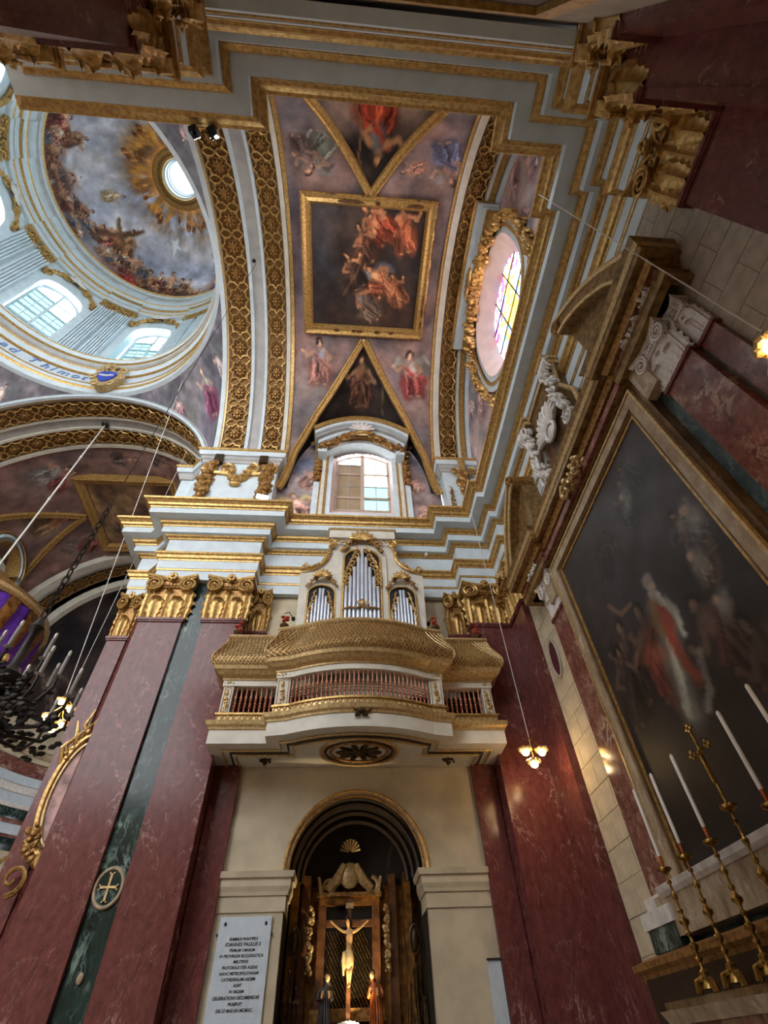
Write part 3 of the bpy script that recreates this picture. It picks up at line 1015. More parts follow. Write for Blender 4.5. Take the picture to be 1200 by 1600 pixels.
def groin(far, label):
    t = thing('gilded_groin_moulding', label, 'moulding', (XC, 7.3 if far else my(7.3), 19.9))
    for s in (-1, 1):
        pts = []; nr = []
        for i in range(25):
            d = 64.5 - 69 * i / 24
            ph = d * RAD if far else (180 - d) * RAD
            pts.append(vpt(XC + s * (vw(d) + .02), ph, R0 - .02)); nr.append((0, -math.cos(ph), -math.sin(ph)))
        mb = MB(); bar_on(mb, pts, nr, .27, .13); mb.build('moulding_leg', 'gold', t, True)
groin(True, 'gilded V moulding of the dark lunette above the organ window')
groin(False, 'gilded V moulding framing the saint in red over the near wall')

# ceiling canvas
cp = thing('ceiling_painting', 'dark oil canvas of struggling figures in the middle of the vault', 'painting', (XC, YC, 20.0))
cvc = Canvas(-1.55, 2.22, 2.86, 6.84, 34, (60, 50, 48))
cvc.clouds([(74, 60, 54), (48, 44, 48), (58, 42, 38)], 1.1, 61)
cvc.blob(-1.2, 3.9, .5, 1.6, (58, 58, 68), 0, .8, .8)
cvc.blob(-.1, 3.6, .9, .7, (96, 76, 66), .4, .8, .8)
cvc.blob(.2, 4.8, 1.0, .5, (52, 34, 30), .9, .6, .8)
cvc.blob(.9, 6.3, 1.2, .5, (84, 58, 44), 0, .7, .7)
for k, (x, y, h, a, r, u) in enumerate(((1.0, 3.9, 1.1, 2.4, (172, 74, 44), (150, 90, 60)), (1.75, 4.2, 1.2, 2.9, (176, 88, 56), (190, 110, 70)), (1.3, 3.6, .9, 2.0, (150, 62, 40), (196, 120, 80)), (.5, 4.6, 1.0, 2.7, (96, 60, 46), (172, 100, 66)), (1.25, 4.9, 1.2, 1.4, (112, 116, 130), (180, 160, 140)), (1.5, 5.5, 1.1, 2.2, (166, 96, 62), (206, 140, 96)), (.9, 5.6, 1.0, 1.9, (140, 70, 46), (120, 110, 110)), (1.75, 5.9, .9, 2.6, (190, 110, 70), (150, 80, 50)), (.9, 6.4, 1.1, 2.3, (120, 96, 80), (130, 120, 116)), (.2, 5.4, 1.0, 2.6, (66, 46, 38), (90, 60, 46)))):
    cvc.figure(x, y, h * 1.3, a, r, u, (214, 140, 92), seed=70 + k, dark=1.05)
cvc.stroke([(-.45, 5.7), (.0, 5.0), (.25, 4.2)], .05, .03, (126, 84, 56), .8)
cvc.finish(.05, .35, 15, .15, .2)
V, F, C = canvas_sheet(cvc, lambda x, y: (x, y, 20.02))
pigment_mesh('canvas', V, F, C, 'canvas', cp, False)
for (p, q) in (((-1.86, 2.6), (2.55, 2.6)), ((2.55, 2.6), (2.55, 7.12)), ((2.55, 7.12), (-1.86, 7.12)), ((-1.86, 7.12), (-1.86, 2.6))):
    mb = MB()
    fr = [(-1.86, 2.6), (2.55, 2.6), (2.55, 7.12), (-1.86, 7.12)]
    i = fr.index(p)
    mb.sweep([(0, 20.12), (0, 19.82), (-.06, 19.78), (-.12, 19.82), (-.16, 19.86), (-.26, 19.84), (-.34, 19.95), (-.34, 20.12)], [p, q], fr[i - 1], fr[(i + 2) % 4])
    mb.build('frame_rail', 'gold', cp, True)
R_ = random.Random(5)
for k in range(46):      # patches where the gilding has flaked down to the red bole
    side = R_.choice('rrrttbb')
    if side == 'r': x, y, sx, sy = 2.55 - R_.choice((.02, .06, .1)), R_.uniform(2.7, 7.0), .05, R_.uniform(.06, .3)
    elif side == 't': x, y, sx, sy = R_.uniform(-1.4, 2.4), 2.6 + R_.choice((.05, .2)), R_.uniform(.08, .3), .05
    else: x, y, sx, sy = R_.uniform(-1.4, 2.4), 7.12 - R_.choice((.05, .2)), R_.uniform(.06, .2), .05
    mb = MB(); mb.blob((x, y, 19.82), (sx, sy, .03), 8, 4); mb.build('bare_patch', 'wood', cp)

def arcband(mb, xa, xb, r, th, d0=10, d1=170, n=64, axis='x', c=(0, YC, ZC)):
    """curved slab of inner radius r-th, following a barrel; axis 'x' = transept, 'y' = choir"""
    def pt(l, rr, a):
        if axis == 'x':
            return (l, c[1] + rr * math.cos(a), c[2] + rr * math.sin(a))
        return (c[0] + rr * math.cos(a), l, c[2] + rr * math.sin(a))
    V = []
    for i in range(n + 1):
        a = (d0 + (d1 - d0) * i / n) * RAD
        V += [pt(xa, r, a), pt(xa, r - th, a), pt(xb, r - th, a), pt(xb, r, a)]
    F = [(i * 4 + k, i * 4 + (k + 1) % 4, i * 4 + 4 + (k + 1) % 4, i * 4 + 4 + k) for i in range(n) for k in range(4)]
    F += [(0, 1, 2, 3), (4 * n, 4 * n + 1, 4 * n + 2, 4 * n + 3)]
    return mb.add(V, F)

# star-lattice cell and its rosette (local: z = inward, x across, y along)
cell = MB()
def star_pts(r1, r2, n=8, z=.05):
    return [((r1 if k % 2 == 0 else r2) * math.cos(PI * k / n + PI / 8 * 0), (r1 if k % 2 == 0 else r2) * math.sin(PI * k / n), z) for k in range(2 * n)]
cell.tube(star_pts(.40, .30), .034, 5, True)
for q in range(4):
    a = PI / 4 + q * PI / 2
    cell.tube([(.30 * math.cos(a), .30 * math.sin(a), .05), (.56 * math.cos(a), .56 * math.sin(a), .05)], .03, 5)
STAR = setmat(cell.mesh('lattice_star', True), 'gold')
ros = MB()
for q in range(8):
    a = 2 * PI * q / 8
    ros.blob((.13 * math.cos(a), .13 * math.sin(a), .05), (.075, .05, .04), 6, 4, Matrix.Rotation(a, 3, 'Z'))
ros.lathe([(0, .13), (.05, .12), (.08, .08), (.08, .02)], 10)
ros.lathe([(.2, .02), (.22, .05), (.24, .02)], 14)
ROS = setmat(ros.mesh('rosette', True), 'oldgold')

def rib_arch(name, label, axis, c, soff, bands, trims, cells=18, front=None):
    """an arch soffit with gilded lattice bands. soff = (l0, l1); bands = [(l0, l1)]; trims = [(l0, l1, mat, proud)]"""
    t = thing(name, label, 'arch', (c[0] if axis == 'y' else sum(soff) / 2, c[1] if axis == 'x' else sum(soff) / 2, 16.0))
    mb = MB(); arcband(mb, soff[0], soff[1], R0 + .35, .32, 3, 177, 80, axis, c); mb.build('soffit', 'greysoff', t, True)
    for (a, b, m, pr) in trims:
        mb = MB(); arcband(mb, a, b, R0 + .05, pr + .05, 6, 174, 80, axis, c); mb.build('edge_moulding', m, t, True)
    for (a, b) in bands:
        mb = MB(); arcband(mb, a, b, R0 + .05, .06, 8, 172, 80, axis, c)
        band = mb.build('lattice_band', 'darkgold', t, True)
        w = b - a
        for k in range(cells):
            ph = (10 + 160 * (k + .5) / cells) * RAD
            if axis == 'x':
                p = (( a + b) / 2, c[1] + (R0 - .01) * math.cos(ph), c[2] + (R0 - .01) * math.sin(ph))
                X = Vector((1, 0, 0)); Z = Vector((0, -math.cos(ph), -math.sin(ph)))
            else:
                p = (c[0] + (R0 - .01) * math.cos(ph), (a + b) / 2, c[2] + (R0 - .01) * math.sin(ph))
                X = Vector((0, 1, 0)); Z = Vector((-math.cos(ph), 0, -math.sin(ph)))
            Y = Z.cross(X)
            Mx = Matrix((X, Y, Z)).transposed().to_4x4()
            Mx.translation = p
            sc = Matrix.Diagonal((w / .82, 160 / cells * RAD * R0 / .82, 1, 1))
            inst(STAR, 'lattice_star', band, Mx @ sc)
            inst(ROS, 'rosette', band, Mx @ sc)
    return t
CE = (0, YC, ZC)
rib_arch('crossing_arch', 'broad arch with two gilded lattice ribs between transept and dome', 'x', CE, (-4.9, -2.28), [(-4.64, -3.86), (-3.22, -2.56)],
         [(-4.9, -4.74, 'white', .1), (-4.74, -4.66, 'palegold', .06), (-3.84, -3.72, 'white', .07), (-3.34, -3.24, 'white', .07), (-2.52, -2.38, 'cream', .1), (-2.36, -2.24, 'gold', .07)])
rib_arch('end_wall_arch', 'gilded lattice arch framing the stained glass lunette', 'x', CE, (3.0, 4.75), [(3.4, 4.0)],
         [(3.02, 3.1, 'gold', .07), (3.12, 3.34, 'cream', .1), (4.04, 4.14, 'cream', .08), (4.16, 4.34, 'gold', .06), (4.38, 4.52, 'white', .1)])
CN = (-10.5, 0, ZC)
rib_arch('choir_arch', 'broad arch with two gilded lattice ribs between dome and choir', 'y', CN, (10.5, 13.2), [(10.8, 11.5), (12.15, 12.85)],
         [(10.5, 10.62, 'white', .1), (10.62, 10.7, 'palegold', .07), (11.52, 11.62, 'cream', .06), (12.02, 12.12, 'cream', .06), (12.9, 13.06, 'cream', .09)])
rib_arch('apse_arch', 'far gilded arch before the dark apse fresco', 'y', CN, (19.7, 22.0), [(20.7, 21.4)],
         [(19.75, 20.2, 'cream', .35), (20.25, 20.5, 'greysoff', .2), (21.5, 21.8, 'cream', .3)])

rib_arch('nave_arch', 'plain arch towards the nave beyond the dome', 'x', CE, (-18.6, -16.1), [], [(-16.3, -16.1, 'white', .1)])
CS = (-10.5, 0, ZC)
rib_arch('south_arch', 'plain arch of the crossing on the viewer side', 'y', CS, (-3.2, -.63), [], [(-.75, -.63, 'white', .1)])
for _o in ('nave_arch', 'south_arch'):
    _o = bpy.data.objects[_o]; _o['kind'] = 'structure'; del _o['category']
wl = wallroot('wall_left', 'unseen crossing pier with screens added to hold back daylight')
MB().box(-18.9, -18.6, -8, 24, 0, 22).build('nave_light_block', 'greysoff', wl)  # unseen panel added to keep nave daylight off the end wall
MB().box(-16.6, -15.4, -3.2, .2, 0, 16).build('far_pier', 'red', wl)
MB().box(-18.9, 4.6, -9.3, -9.0, 0, 11.5).build('south_light_block', 'stone', wl)  # unseen panel added to cut low daylight and haze on the pilasters
mb = MB(); arcband(mb, 21.5, 21.8, R0 + .3, 1.0, 0, 180, 60, 'y', CN); mb.build('arch_backing', 'cream', bpy.data.objects['apse_arch'], True)
# choir vault ----------------------------------------------------------
chv = wallroot('ceiling_choir', 'frescoed barrel vault of the choir beyond the dome')
cvn = Canvas(-5.6, R0 * PI + .2, 13.0, 20.0, 13, (110, 86, 84))
cvn = Canvas(0, R0 * PI, 13.0, 19.9, 15, (130, 96, 88))
cvn.clouds([(104, 100, 120), (170, 122, 108), (116, 88, 84), (150, 106, 96)], 1.5, 91)
A_ = lambda x: R0 * math.acos(max(-1, min(1, (x + 10.5) / R0)))
for k, (x, y, h, an, r, u) in enumerate(((-14.0, 14.2, 1.6, 1.7, (150, 150, 150), (120, 120, 130)), (-13.6, 14.9, 1.4, 2.0, (176, 90, 80), (150, 110, 100)), (-13.9, 18.3, 1.5, .8, (120, 110, 110), (180, 150, 130)), (-13.5, 18.9, 1.6, 2.2, (170, 90, 80), (150, 150, 150)), (-9.0, 13.6, 1.0, 1.5, (140, 110, 110), (150, 120, 110)), (-14.6, 16.7, 1.6, 1.5, (170, 130, 90), (150, 80, 60)), (-10.9, 13.7, 1.2, 1.6, (120, 100, 100), (170, 120, 110)))):
    cvn.blob(A_(x), y, .9, .6, (150, 120, 112), 0, .8, .8)
    cvn.figure(A_(x), y, h, an, r, u, seed=100 + k)
cvn.finish(.06, .5, 16, .25, .18)
V, F, C = canvas_sheet(cvn, lambda s, y: (-10.5 + R0 * math.cos(s / R0), y, ZC + R0 * math.sin(s / R0)))
pigment_mesh('vault_fresco', V, F, C, 'fresco', chv)
cq = thing('choir_ceiling_painting', 'gold framed battle scene on the choir vault', 'painting', (-10.45, 16.9, 20.2))
cvd = Canvas(-12.3, -8.4, 14.9, 18.9, 24, (150, 118, 84))
cvd.clouds([(120, 88, 66), (170, 134, 96)], 1.2, 120)
cvd.blob(-9.6, 17.4, 1.6, .9, (96, 66, 52), 0, .6, .8); cvd.blob(-8.6, 15.5, .7, .7, (86, 56, 46), 0, .5, .9)
for k in range(11):
    cvd.figure(-11.6 + k * .3 + R_.uniform(-.1, .1), 17.9 + R_.uniform(-.6, .4), .9, PI + R_.uniform(-.6, .6), R_.choice([(110, 84, 70), (150, 90, 70), (130, 120, 110), (90, 70, 66)]), (140, 110, 90), seed=130 + k)
cvd.finish(.05, .4, 17, .15, .2)
V, F, C = canvas_sheet(cvd, lambda x, y: (x, y, 20.12))
pigment_mesh('canvas', V, F, C, 'canvas', cq, False)
fr = [(-12.75, 14.5), (-8.1, 14.5), (-8.1, 19.3), (-12.75, 19.3)]
for i in range(4):
    MB().sweep([(0, 20.3), (0, 19.95), (-.08, 19.9), (-.2, 19.98), (-.3, 19.96), (-.42, 20.08), (-.42, 20.3)], [fr[i], fr[(i + 1) % 4]], fr[i - 1], fr[(i + 2) % 4]).build('frame_rail', 'gold', cq, True)
gv = thing('choir_groin_moulding', 'gilded V moulding on the far side of the choir vault', 'moulding', (-12.8, 16.9, 20.0))
for s in (-1, 1):
    pts = []; nr = []
    for i in range(19):
        d = 180 - (64.5 - 60 * i / 18); ph = d * RAD
        pts.append((-10.5 + (R0 - .02) * math.cos(ph), 16.9 + s * vw(d) * .95, ZC + (R0 - .02) * math.sin(ph))); nr.append((-math.cos(ph), 0, -math.sin(ph)))
    mb = MB(); bar_on(mb, pts, nr, .3, .14); mb.build('moulding_leg', 'gold', gv, True)
hd = thing('choir_window_hood', 'round headed white and gilt window surround on the choir side', 'window surround', (-15.6, 16.9, 14))
for (r, th, m) in ((1.55, .14, 'gold'), (1.4, .25, 'white'), (1.15, .1, 'gold')):
    mb = MB()
    for i in range(20):
        a0 = PI * i / 20; a1 = PI * (i + 1) / 20
        q = [(r * math.cos(a), 16.6 + r * math.sin(a)) for a in (a0, a1)] + [((r - th) * math.cos(a), 16.6 + (r - th) * math.sin(a)) for a in (a1, a0)]
        mb.prism(q, lambda a, b, d: (d, 16.9 + a, b), -15.7, -14.9)
    mb.build('archivolt', m, hd, True)
mb = MB(); mb.box(-15.9, -15.5, 15.3, 18.5, 13.5, 18.4); mb.build('lunette_panel', 'white', hd)
ch = wallroot('wall_choir', 'choir walls with banded marble apse')
mb = MB(); mb.box(-15.9, -15.4, 10.8, 22.2, 0, 16.2); mb.build('side_wall', 'red', ch)
mb = MB(); mb.box(-5.84, -5.6, 10.9, 22, 10.2, 15.5); mb.build('attic_wall', 'white', ch)
mb = MB(); mb.lathe([(4.9, 0), (4.9, 5.9)], 40, (-10.5, 21.6, 0), a0=0, a1=PI); mb.build('apse_dado', 'paleb', ch, True)
for k, (z0, z1, m, r) in enumerate(((5.9, 7.0, 'paleb', 4.88), (7.0, 8.15, 'stone', 4.86), (8.15, 8.6, 'green', 4.85), (8.6, 8.72, 'pink', 4.84), (8.72, 9.1, 'slab', 4.87), (9.1, 9.25, 'pink', 4.84), (9.25, 9.65, 'green', 4.85), (9.65, 9.8, 'whitem', 4.78), (9.8, 10.2, 'slab', 4.82), (10.2, 10.5, 'whitem', 4.74), (10.5, 10.85, 'slab', 4.66), (10.85, 11.5, 'pink', 4.9), (11.5, 11.7, 'stone', 4.78), (11.7, 12.0, 'paleb', 4.72), (12.0, 12.4, 'stone', 4.64), (12.4, 13.2, 'stone', 4.86))):
    mb = MB(); mb.lathe([(5.2, z0), (r, z0), (r - .03, (z0 + z1) / 2), (r, z1), (5.2, z1)], 40, (-10.5, 21.6, 0), a0=0, a1=PI); mb.build('apse_band', m, ch, True)
for k in range(16):
    a_ = PI * (k + .5) / 16
    mb = MB(); mb.tube([(-10.5 + 4.8 * math.cos(a_) + .36 * math.sin(a_) * math.cos(q), 21.6 + 4.8 * math.sin(a_) - .36 * math.cos(a_) * math.cos(q), 7.6 + .36 * math.sin(q)) for q in [2 * PI * i / 18 for i in range(18)]], .07, 6, True); mb.build('gilt_roundel', 'gold', ch, True)
cvp = Canvas(0, 16, 13.1, 21, 9, (44, 40, 44)); cvp.clouds([(58, 50, 52), (34, 32, 38), (70, 58, 54)], 1.6, 150)
for k in range(9):
    cvp.figure(1.5 + k * 1.6, 13.4 + R_.uniform(0, 2.0), 2.6, R_.uniform(-.4, .4), (92, 72, 66), (84, 76, 80), (160, 120, 100), seed=160 + k, dark=.8)
cvp.finish(.1, .8, 18, .3, .2)
def apse_pt(s, z):
    a = PI * s / 16
    rr = 4.9 if z < 15 else 4.9 * math.sqrt(max(.02, 1 - ((z - 15) / 5.2) ** 2))
    return (-10.5 + rr * math.cos(a), 21.6 + rr * math.sin(a), min(z, 20.1))
V, F, C = canvas_sheet(cvp, apse_pt, lambda s, z: z < 20.0)
pigment_mesh('apse_fresco', V, F, C, 'fresco', ch)
# ------------------------------------------------------------------ dome over the crossing
DX, DY = -10.5, YC
dm = thing('dome', 'frescoed dome on a white and gilded drum with windows', 'dome', (DX, DY, 20.6))
# pendentives
RS = 7.9
cvq = Canvas(0, 25.2, 5.5, 8.0, 26, (128, 122, 128))   # x = angle*8, y = radius
cvq.clouds([(112, 112, 116), (150, 140, 146), (104, 98, 108)], .9, 201)
for b in (0, PI / 2):
    k = 8.0
    X = lambda deg: (deg * RAD + b) * k
    for (deg, rr, rx, ry, c) in ((47, 7.3, .35, .3, (142, 128, 150)), (52, 6.9, .3, .3, (120, 118, 112)), (60, 6.3, .5, .3, (112, 112, 116))):
        cvq.blob(X(deg), rr, rx, ry, c, 0, .8, .9)
    cvq.figure(X(43), 7.25, 1.35, PI * .96, (176, 84, 124), (150, 168, 140), (226, 186, 166), (150, 110, 80), seed=210)
    cvq.figure(X(34), 6.75, .75, PI * .9, (222, 190, 182), (220, 186, 178), (230, 196, 182), seed=211)
    cvq.figure(X(56), 6.9, .8, PI * 1.1, (196, 140, 150), (206, 160, 160), (230, 196, 182), seed=212)
def pend_pt(s, r):
    a = s / 8.0
    c = max(abs(math.cos(a)), abs(math.sin(a)))
    rr = min(r, 5.62 / c)
    return (DX + rr * math.cos(a), DY + rr * math.sin(a), 15 + math.sqrt(max(0, RS * RS - rr * rr)))
def pend_keep(s, r):
    a = s / 8.0
    return r < 5.62 / max(abs(math.cos(a)), abs(math.sin(a))) + .04 and s < 25.14
cvq.finish(.04, .3, 19, .15, .14)
V, F, C = canvas_sheet(cvq, pend_pt, pend_keep)
for q in range(2):
    V2 = [(2 * DX - x if q else x, 2 * DY - y if q else y, z) for x, y, z in V]
    pigment_mesh('pendentives', V2, F, C, 'fresco', dm, label='pendentive frescoed with robed figures')
# the ring with the inscription
RING = [('white', [(5.66, 20.5), (5.5, 20.55), (5.5, 20.84)]), ('gold', [(5.5, 20.84), (5.46, 20.88), (5.44, 20.96)]), ('white', [(5.44, 20.96), (5.46, 21.16)]),
        ('gold', [(5.46, 21.16), (5.42, 21.19), (5.44, 21.24)]), ('slab', [(5.46, 21.24), (5.46, 21.78)]), ('gold', [(5.46, 21.78), (5.38, 21.81), (5.38, 21.88)]),
        ('white', [(5.38, 21.88), (5.36, 22.0), (5.28, 22.1)]), ('gold', [(5.28, 22.1), (5.24, 22.14), (5.26, 22.2)]), ('greysoff', [(5.26, 22.2), (5.18, 22.26), (5.15, 22.4), (5.18, 22.52)]),
        ('gold', [(5.18, 22.52), (5.12, 22.55), (5.12, 22.62)]), ('white', [(5.12, 22.62), (5.08, 22.7), (5.08, 22.84)]), ('gold', [(5.08, 22.84), (5.06, 22.88), (5.08, 22.94), (5.7, 22.96)])]
for m, pr in RING:
    MB().lathe(pr, 96, (DX, DY, 0)).build('ring_moulding', m, dm, True)
def letters(txt, t0, z, size, r, m, parent):
    """cursive letters set one by one around the ring, read from inside"""
    t = t0
    for ch_ in txt:
        if ch_ != ' ':
            cu = bpy.data.curves.new('letter', 'FONT'); cu.body = ch_; cu.size = size; cu.extrude = .012; cu.shear = .35
            tmp = bpy.data.objects.new('letter_tmp', cu); COL.objects.link(tmp)
            dg = bpy.context.evaluated_depsgraph_get(); me = bpy.data.meshes.new_from_object(tmp.evaluated_get(dg))
            wd = max((v.co.x for v in me.vertices), default=.1)
            bpy.data.objects.remove(tmp)
            me.materials.clear(); me.materials.append(MT[m])
            a = t * RAD
            X = Vector((math.sin(a), -math.cos(a), 0)); Z = Vector((0, 0, 1)); N = X.cross(Z)
            Mx = Matrix((X, Z, X.cross(Z))).transposed().to_4x4(); Mx.translation = (DX + r * math.cos(a), DY + r * math.sin(a), z)
            inst(me, 'letter', parent, Mx)
            t -= math.degrees((wd + size * .1) / r)
        else:
            t -= math.degrees(size * .45 / r)
letters('ad Thimot', 134, 21.36, .56, 5.43, 'paleblue', dm)
# coat of arms at the keystone of the choir arch
sh = thing('heraldic_shield', 'gilded cartouche with a blue shield on the dome ring above the choir arch', 'coat of arms', (DX + .1, DY + 5.2, 21.3))
def shp(a, b, d):
    return (DX + .1 + a, DY + 5.2 - d, 21.3 + b)
body = [(-.5, .5), (-.62, .2), (-.5, -.3), (-.2, -.72), (0, -.8), (.2, -.72), (.5, -.3), (.62, .2), (.5, .5), (0, .62)]
MB().prism(body, shp, -.25, .08).build('cartouche', 'palegold', sh)
g = MB()
for s in (-1, 1):
    for (cx, cz, r) in ((.48, .5, .2), (.58, -.05, .18), (.3, -.6, .18)):
        spiral(g, (0, 0, 0), r, .06, 1.2, s, 14, lambda a, b, cx=cx, cz=cz, s=s: shp(s * cx + a, cz + b, .1))
garland(g, [shp(-.4, .7, .08), shp(0, .85, .1), shp(.4, .7, .08)], .18, 26, 3)
g.build('scrolls', 'palegold', sh, True)
MB().prism([(x * .62, z * .62 + .02) for x, z in body], shp, .06, .14).build('blue_field', 'blue', sh)
MB().prism([(-.3, -.02), (-.28, .08), (0, .02), (.28, .08), (.3, -.02), (0, -.1)], shp, .13, .17).build('silver_band', 'whitem', sh)
# drum
DR = 5.6
def dpt(t, z, r=DR):
    return (DX + r * math.cos(t * RAD), DY + r * math.sin(t * RAD), z)
HW, DZ0, DZ1 = 10.2, 23.7, 27.1      # window half angle, sill, springing
wall = MB()
for k in range(8):
    c = 45 * k
    def col(a, b, z0, z1, n=3):
        for i in range(n):
            p, q = a + (b - a) * i / n, a + (b - a) * (i + 1) / n
            wall.quad(dpt(p, z0), dpt(q, z0), dpt(q, z1), dpt(p, z1))
    col(c - 22.5, c - HW, 22.9, 29.3); col(c + HW, c + 22.5, 22.9, 29.3); col(c - HW, c + HW, 22.9, DZ0)
    n = 14
    for i in range(n):
        a0, a1 = -HW + 2 * HW * i / n, -HW + 2 * HW * (i + 1) / n
        h = [DZ1 + math.sqrt(max(0, 1 - (a / HW) ** 2)) * .98 for a in (a0, a1)]
        wall.quad(dpt(c + a0, h[0]), dpt(c + a1, h[1]), dpt(c + a1, 29.3), dpt(c + a0, 29.3))
        wall.quad(dpt(c + a0, h[0]), dpt(c + a1, h[1]), dpt(c + a1, h[1], DR + .7), dpt(c + a0, h[0], DR + .7))
    for s in (-1, 1):
        wall.quad(dpt(c + s * HW, DZ0), dpt(c + s * HW, DZ1), dpt(c + s * HW, DZ1, DR + .7), dpt(c + s * HW, DZ0, DR + .7))
    wall.quad(dpt(c - HW, DZ0), dpt(c + HW, DZ0), dpt(c + HW, DZ0, DR + .7), dpt(c - HW, DZ0, DR + .7))
wall.build('drum_wall', 'white', dm)
# fluted pilasters in pairs between the windows
pl = MB()
pl.box(-.36, .36, 0, .14, 0, 5.4)
for i in range(6):
    pl.box(-.33 + i * .12, -.33 + i * .12 + .06, -.11, 0, .1, 5.3)
PIL = setmat(pl.mesh('fluted_pilaster'), 'white')
pc = MB()
pc.box(-.42, .42, -.12, .14, 5.95, 6.1)
garland(pc, [(-.38, -.08, 5.45), (.38, -.08, 5.45)], .14, 18, 3); garland(pc, [(-.4, -.1, 5.8), (.4, -.1, 5.8)], .14, 18, 5)
PCAP = setmat(pc.mesh('gilt_capital', True), 'gold')
sc_ = MB()
for s in (-1, 1):
    sc_.tube([(s * .15, 0, .75), (s * .55, 0, .7), (s * .95, 0, .3), (s * 1.2, 0, .05)], [.12, .12, .1, .08], 7)
    spiral(sc_, (0, 0, 0), .22, .06, 1.5, s, 16, lambda a, b, s=s: (s * 1.15 + a, -.05, -.05 + b)); spiral(sc_, (0, 0, 0), .2, .06, 1.5, -s, 16, lambda a, b, s=s: (s * .5 + a, -.05, .55 + b))
garland(sc_, [(-1.1, -.03, .2), (-.5, -.03, .75), (0, -.03, .95), (.5, -.03, .75), (1.1, -.03, .2)], .16, 46, 4)
SCR = setmat(sc_.mesh('gilt_scrolls', True), 'gold')
shl = MB()
for q in range(7):
    a = PI * (q + .5) / 7
    shl.blob((.2 * math.cos(a), -.12, .2 * math.sin(a)), (.2, .05, .06), 6, 4, Matrix.Rotation(-a, 3, 'Y'))
SHELL = setmat(shl.mesh('shell', True), 'whitem')
SHELLG = setmat(shl.mesh('gilt_shell', True), 'gold')
for k in range(8):
    for s in (-1, 1):
        t = 45 * k + 22.5 + s * 4.7
        p = dpt(t, 23.0, DR - .12)
        Mx = Matrix.Translation(p) @ Matrix.Rotation((t - 90) * RAD, 4, 'Z')
        inst(PIL, 'fluted_pilaster', dm, Mx); inst(PCAP, 'gilt_capital', dm, Mx)
    t = 45 * k
    Mx = Matrix.Translation(dpt(t, 28.15, DR - .1)) @ Matrix.Rotation((t - 90) * RAD, 4, 'Z')
    inst(SCR, 'gilt_scrolls', dm, Mx)
    inst(SHELL, 'shell', dm, Mx @ TR(0, -.08, .5, s=(1.3, 1, 1.3)))
    for s in (-1, 1):           # small gilt brackets beside the arch
        bm_ = MB()
        p = dpt(t + s * (HW + 2.3), 27.7, DR - .08)
        for j in range(4):
            bm_.blob((p[0], p[1], p[2] + .12 * j), (.12, .12, .07), 6, 4)
        bm_.build('gilt_bracket', 'oldgold', dm, True)
DENT = [('white', [(5.6, 29.1), (5.42, 29.1), (5.42, 29.4)]), ('gold', [(5.42, 29.4), (5.38, 29.44), (5.4, 29.52)]), ('white', [(5.42, 29.52), (5.42, 29.9)]), ('gold', [(5.42, 29.9), (5.34, 29.94), (5.34, 30.02)]),
        ('white', [(5.34, 30.02), (5.3, 30.2), (5.24, 30.3)]), ('gold', [(5.24, 30.3), (5.2, 30.34), (5.22, 30.42)]), ('white', [(5.22, 30.42), (5.16, 30.6), (5.18, 30.9)]),
        ('greysoff', [(5.18, 30.9), (5.12, 31.0), (5.12, 31.2)]), ('white', [(5.12, 31.2), (5.08, 31.3), (5.1, 31.45)]), ('gold', [(5.1, 31.45), (5.04, 31.5), (5.06, 31.62), (5.25, 31.66)])]
for m, pr in DENT:
    MB().lathe(pr, 96, (DX, DY, 0)).build('cornice_moulding', m, dm, True)
for k in range(8):              # the entablature breaks forward above each pair
    for m, z0, z1, r in (('white', 29.12, 29.4, 5.34), ('white', 29.52, 29.88, 5.33), ('gold', 29.9, 30.02, 5.25), ('white', 30.42, 30.88, 5.08)):
        q = MB()
        for i in range(6):
            a, b = 45 * k + 14 + 17 * i / 6, 45 * k + 14 + 17 * (i + 1) / 6
            q.add([dpt(a, z0, r), dpt(b, z0, r), dpt(b, z1, r), dpt(a, z1, r), dpt(a, z0, 5.5), dpt(b, z0, 5.5), dpt(b, z1, 5.5), dpt(a, z1, 5.5)], [(0, 1, 2, 3), (0, 1, 5, 4), (3, 2, 6, 7), (0, 3, 7, 4), (1, 2, 6, 5)])
        q.build('cornice_break', m, dm)
# drum windows: each one with its bars and panes
wfr = MB()
for x in (-.98, 0, .98):
    wfr.box(x - .05, x + .05, -.05, .05, 0, 3.4 if x else 4.3)
for z in (0, .85, 1.7, 2.55, 3.4):
    wfr.box(-.98, .98, -.045, .045, z - .04, z + .04)
for x in (-.49, .49):
    wfr.box(x - .015, x + .015, -.02, .02, 0, 4.2)
for z in (.42, 1.28, 2.12, 2.98):
    wfr.box(-.98, .98, -.02, .02, z - .015, z + .015)
wfr.tube([(.98 * math.cos(PI * i / 12), 0, 3.4 + .98 * math.sin(PI * i / 12)) for i in range(13)], .06, 5)
WFR = setmat(wfr.mesh('window_bars'), 'white')
pn = MB(); pn.quad((-.46, 0, 0), (.46, 0, 0), (.46, 0, .83), (-.46, 0, .83))
PANE = setmat(pn.mesh('pane'), 'pane_teal'); PANE2 = setmat(pn.mesh('pane'), 'pane_deepteal')
pa = MB(); pa.prism([(math.cos(PI * i / 10) * .94, math.sin(PI * i / 10) * .94) for i in range(11)], lambda a, b, d: (a, d, b), 0, .01)
PARC = setmat(pa.mesh('arched_pane'), 'pane')
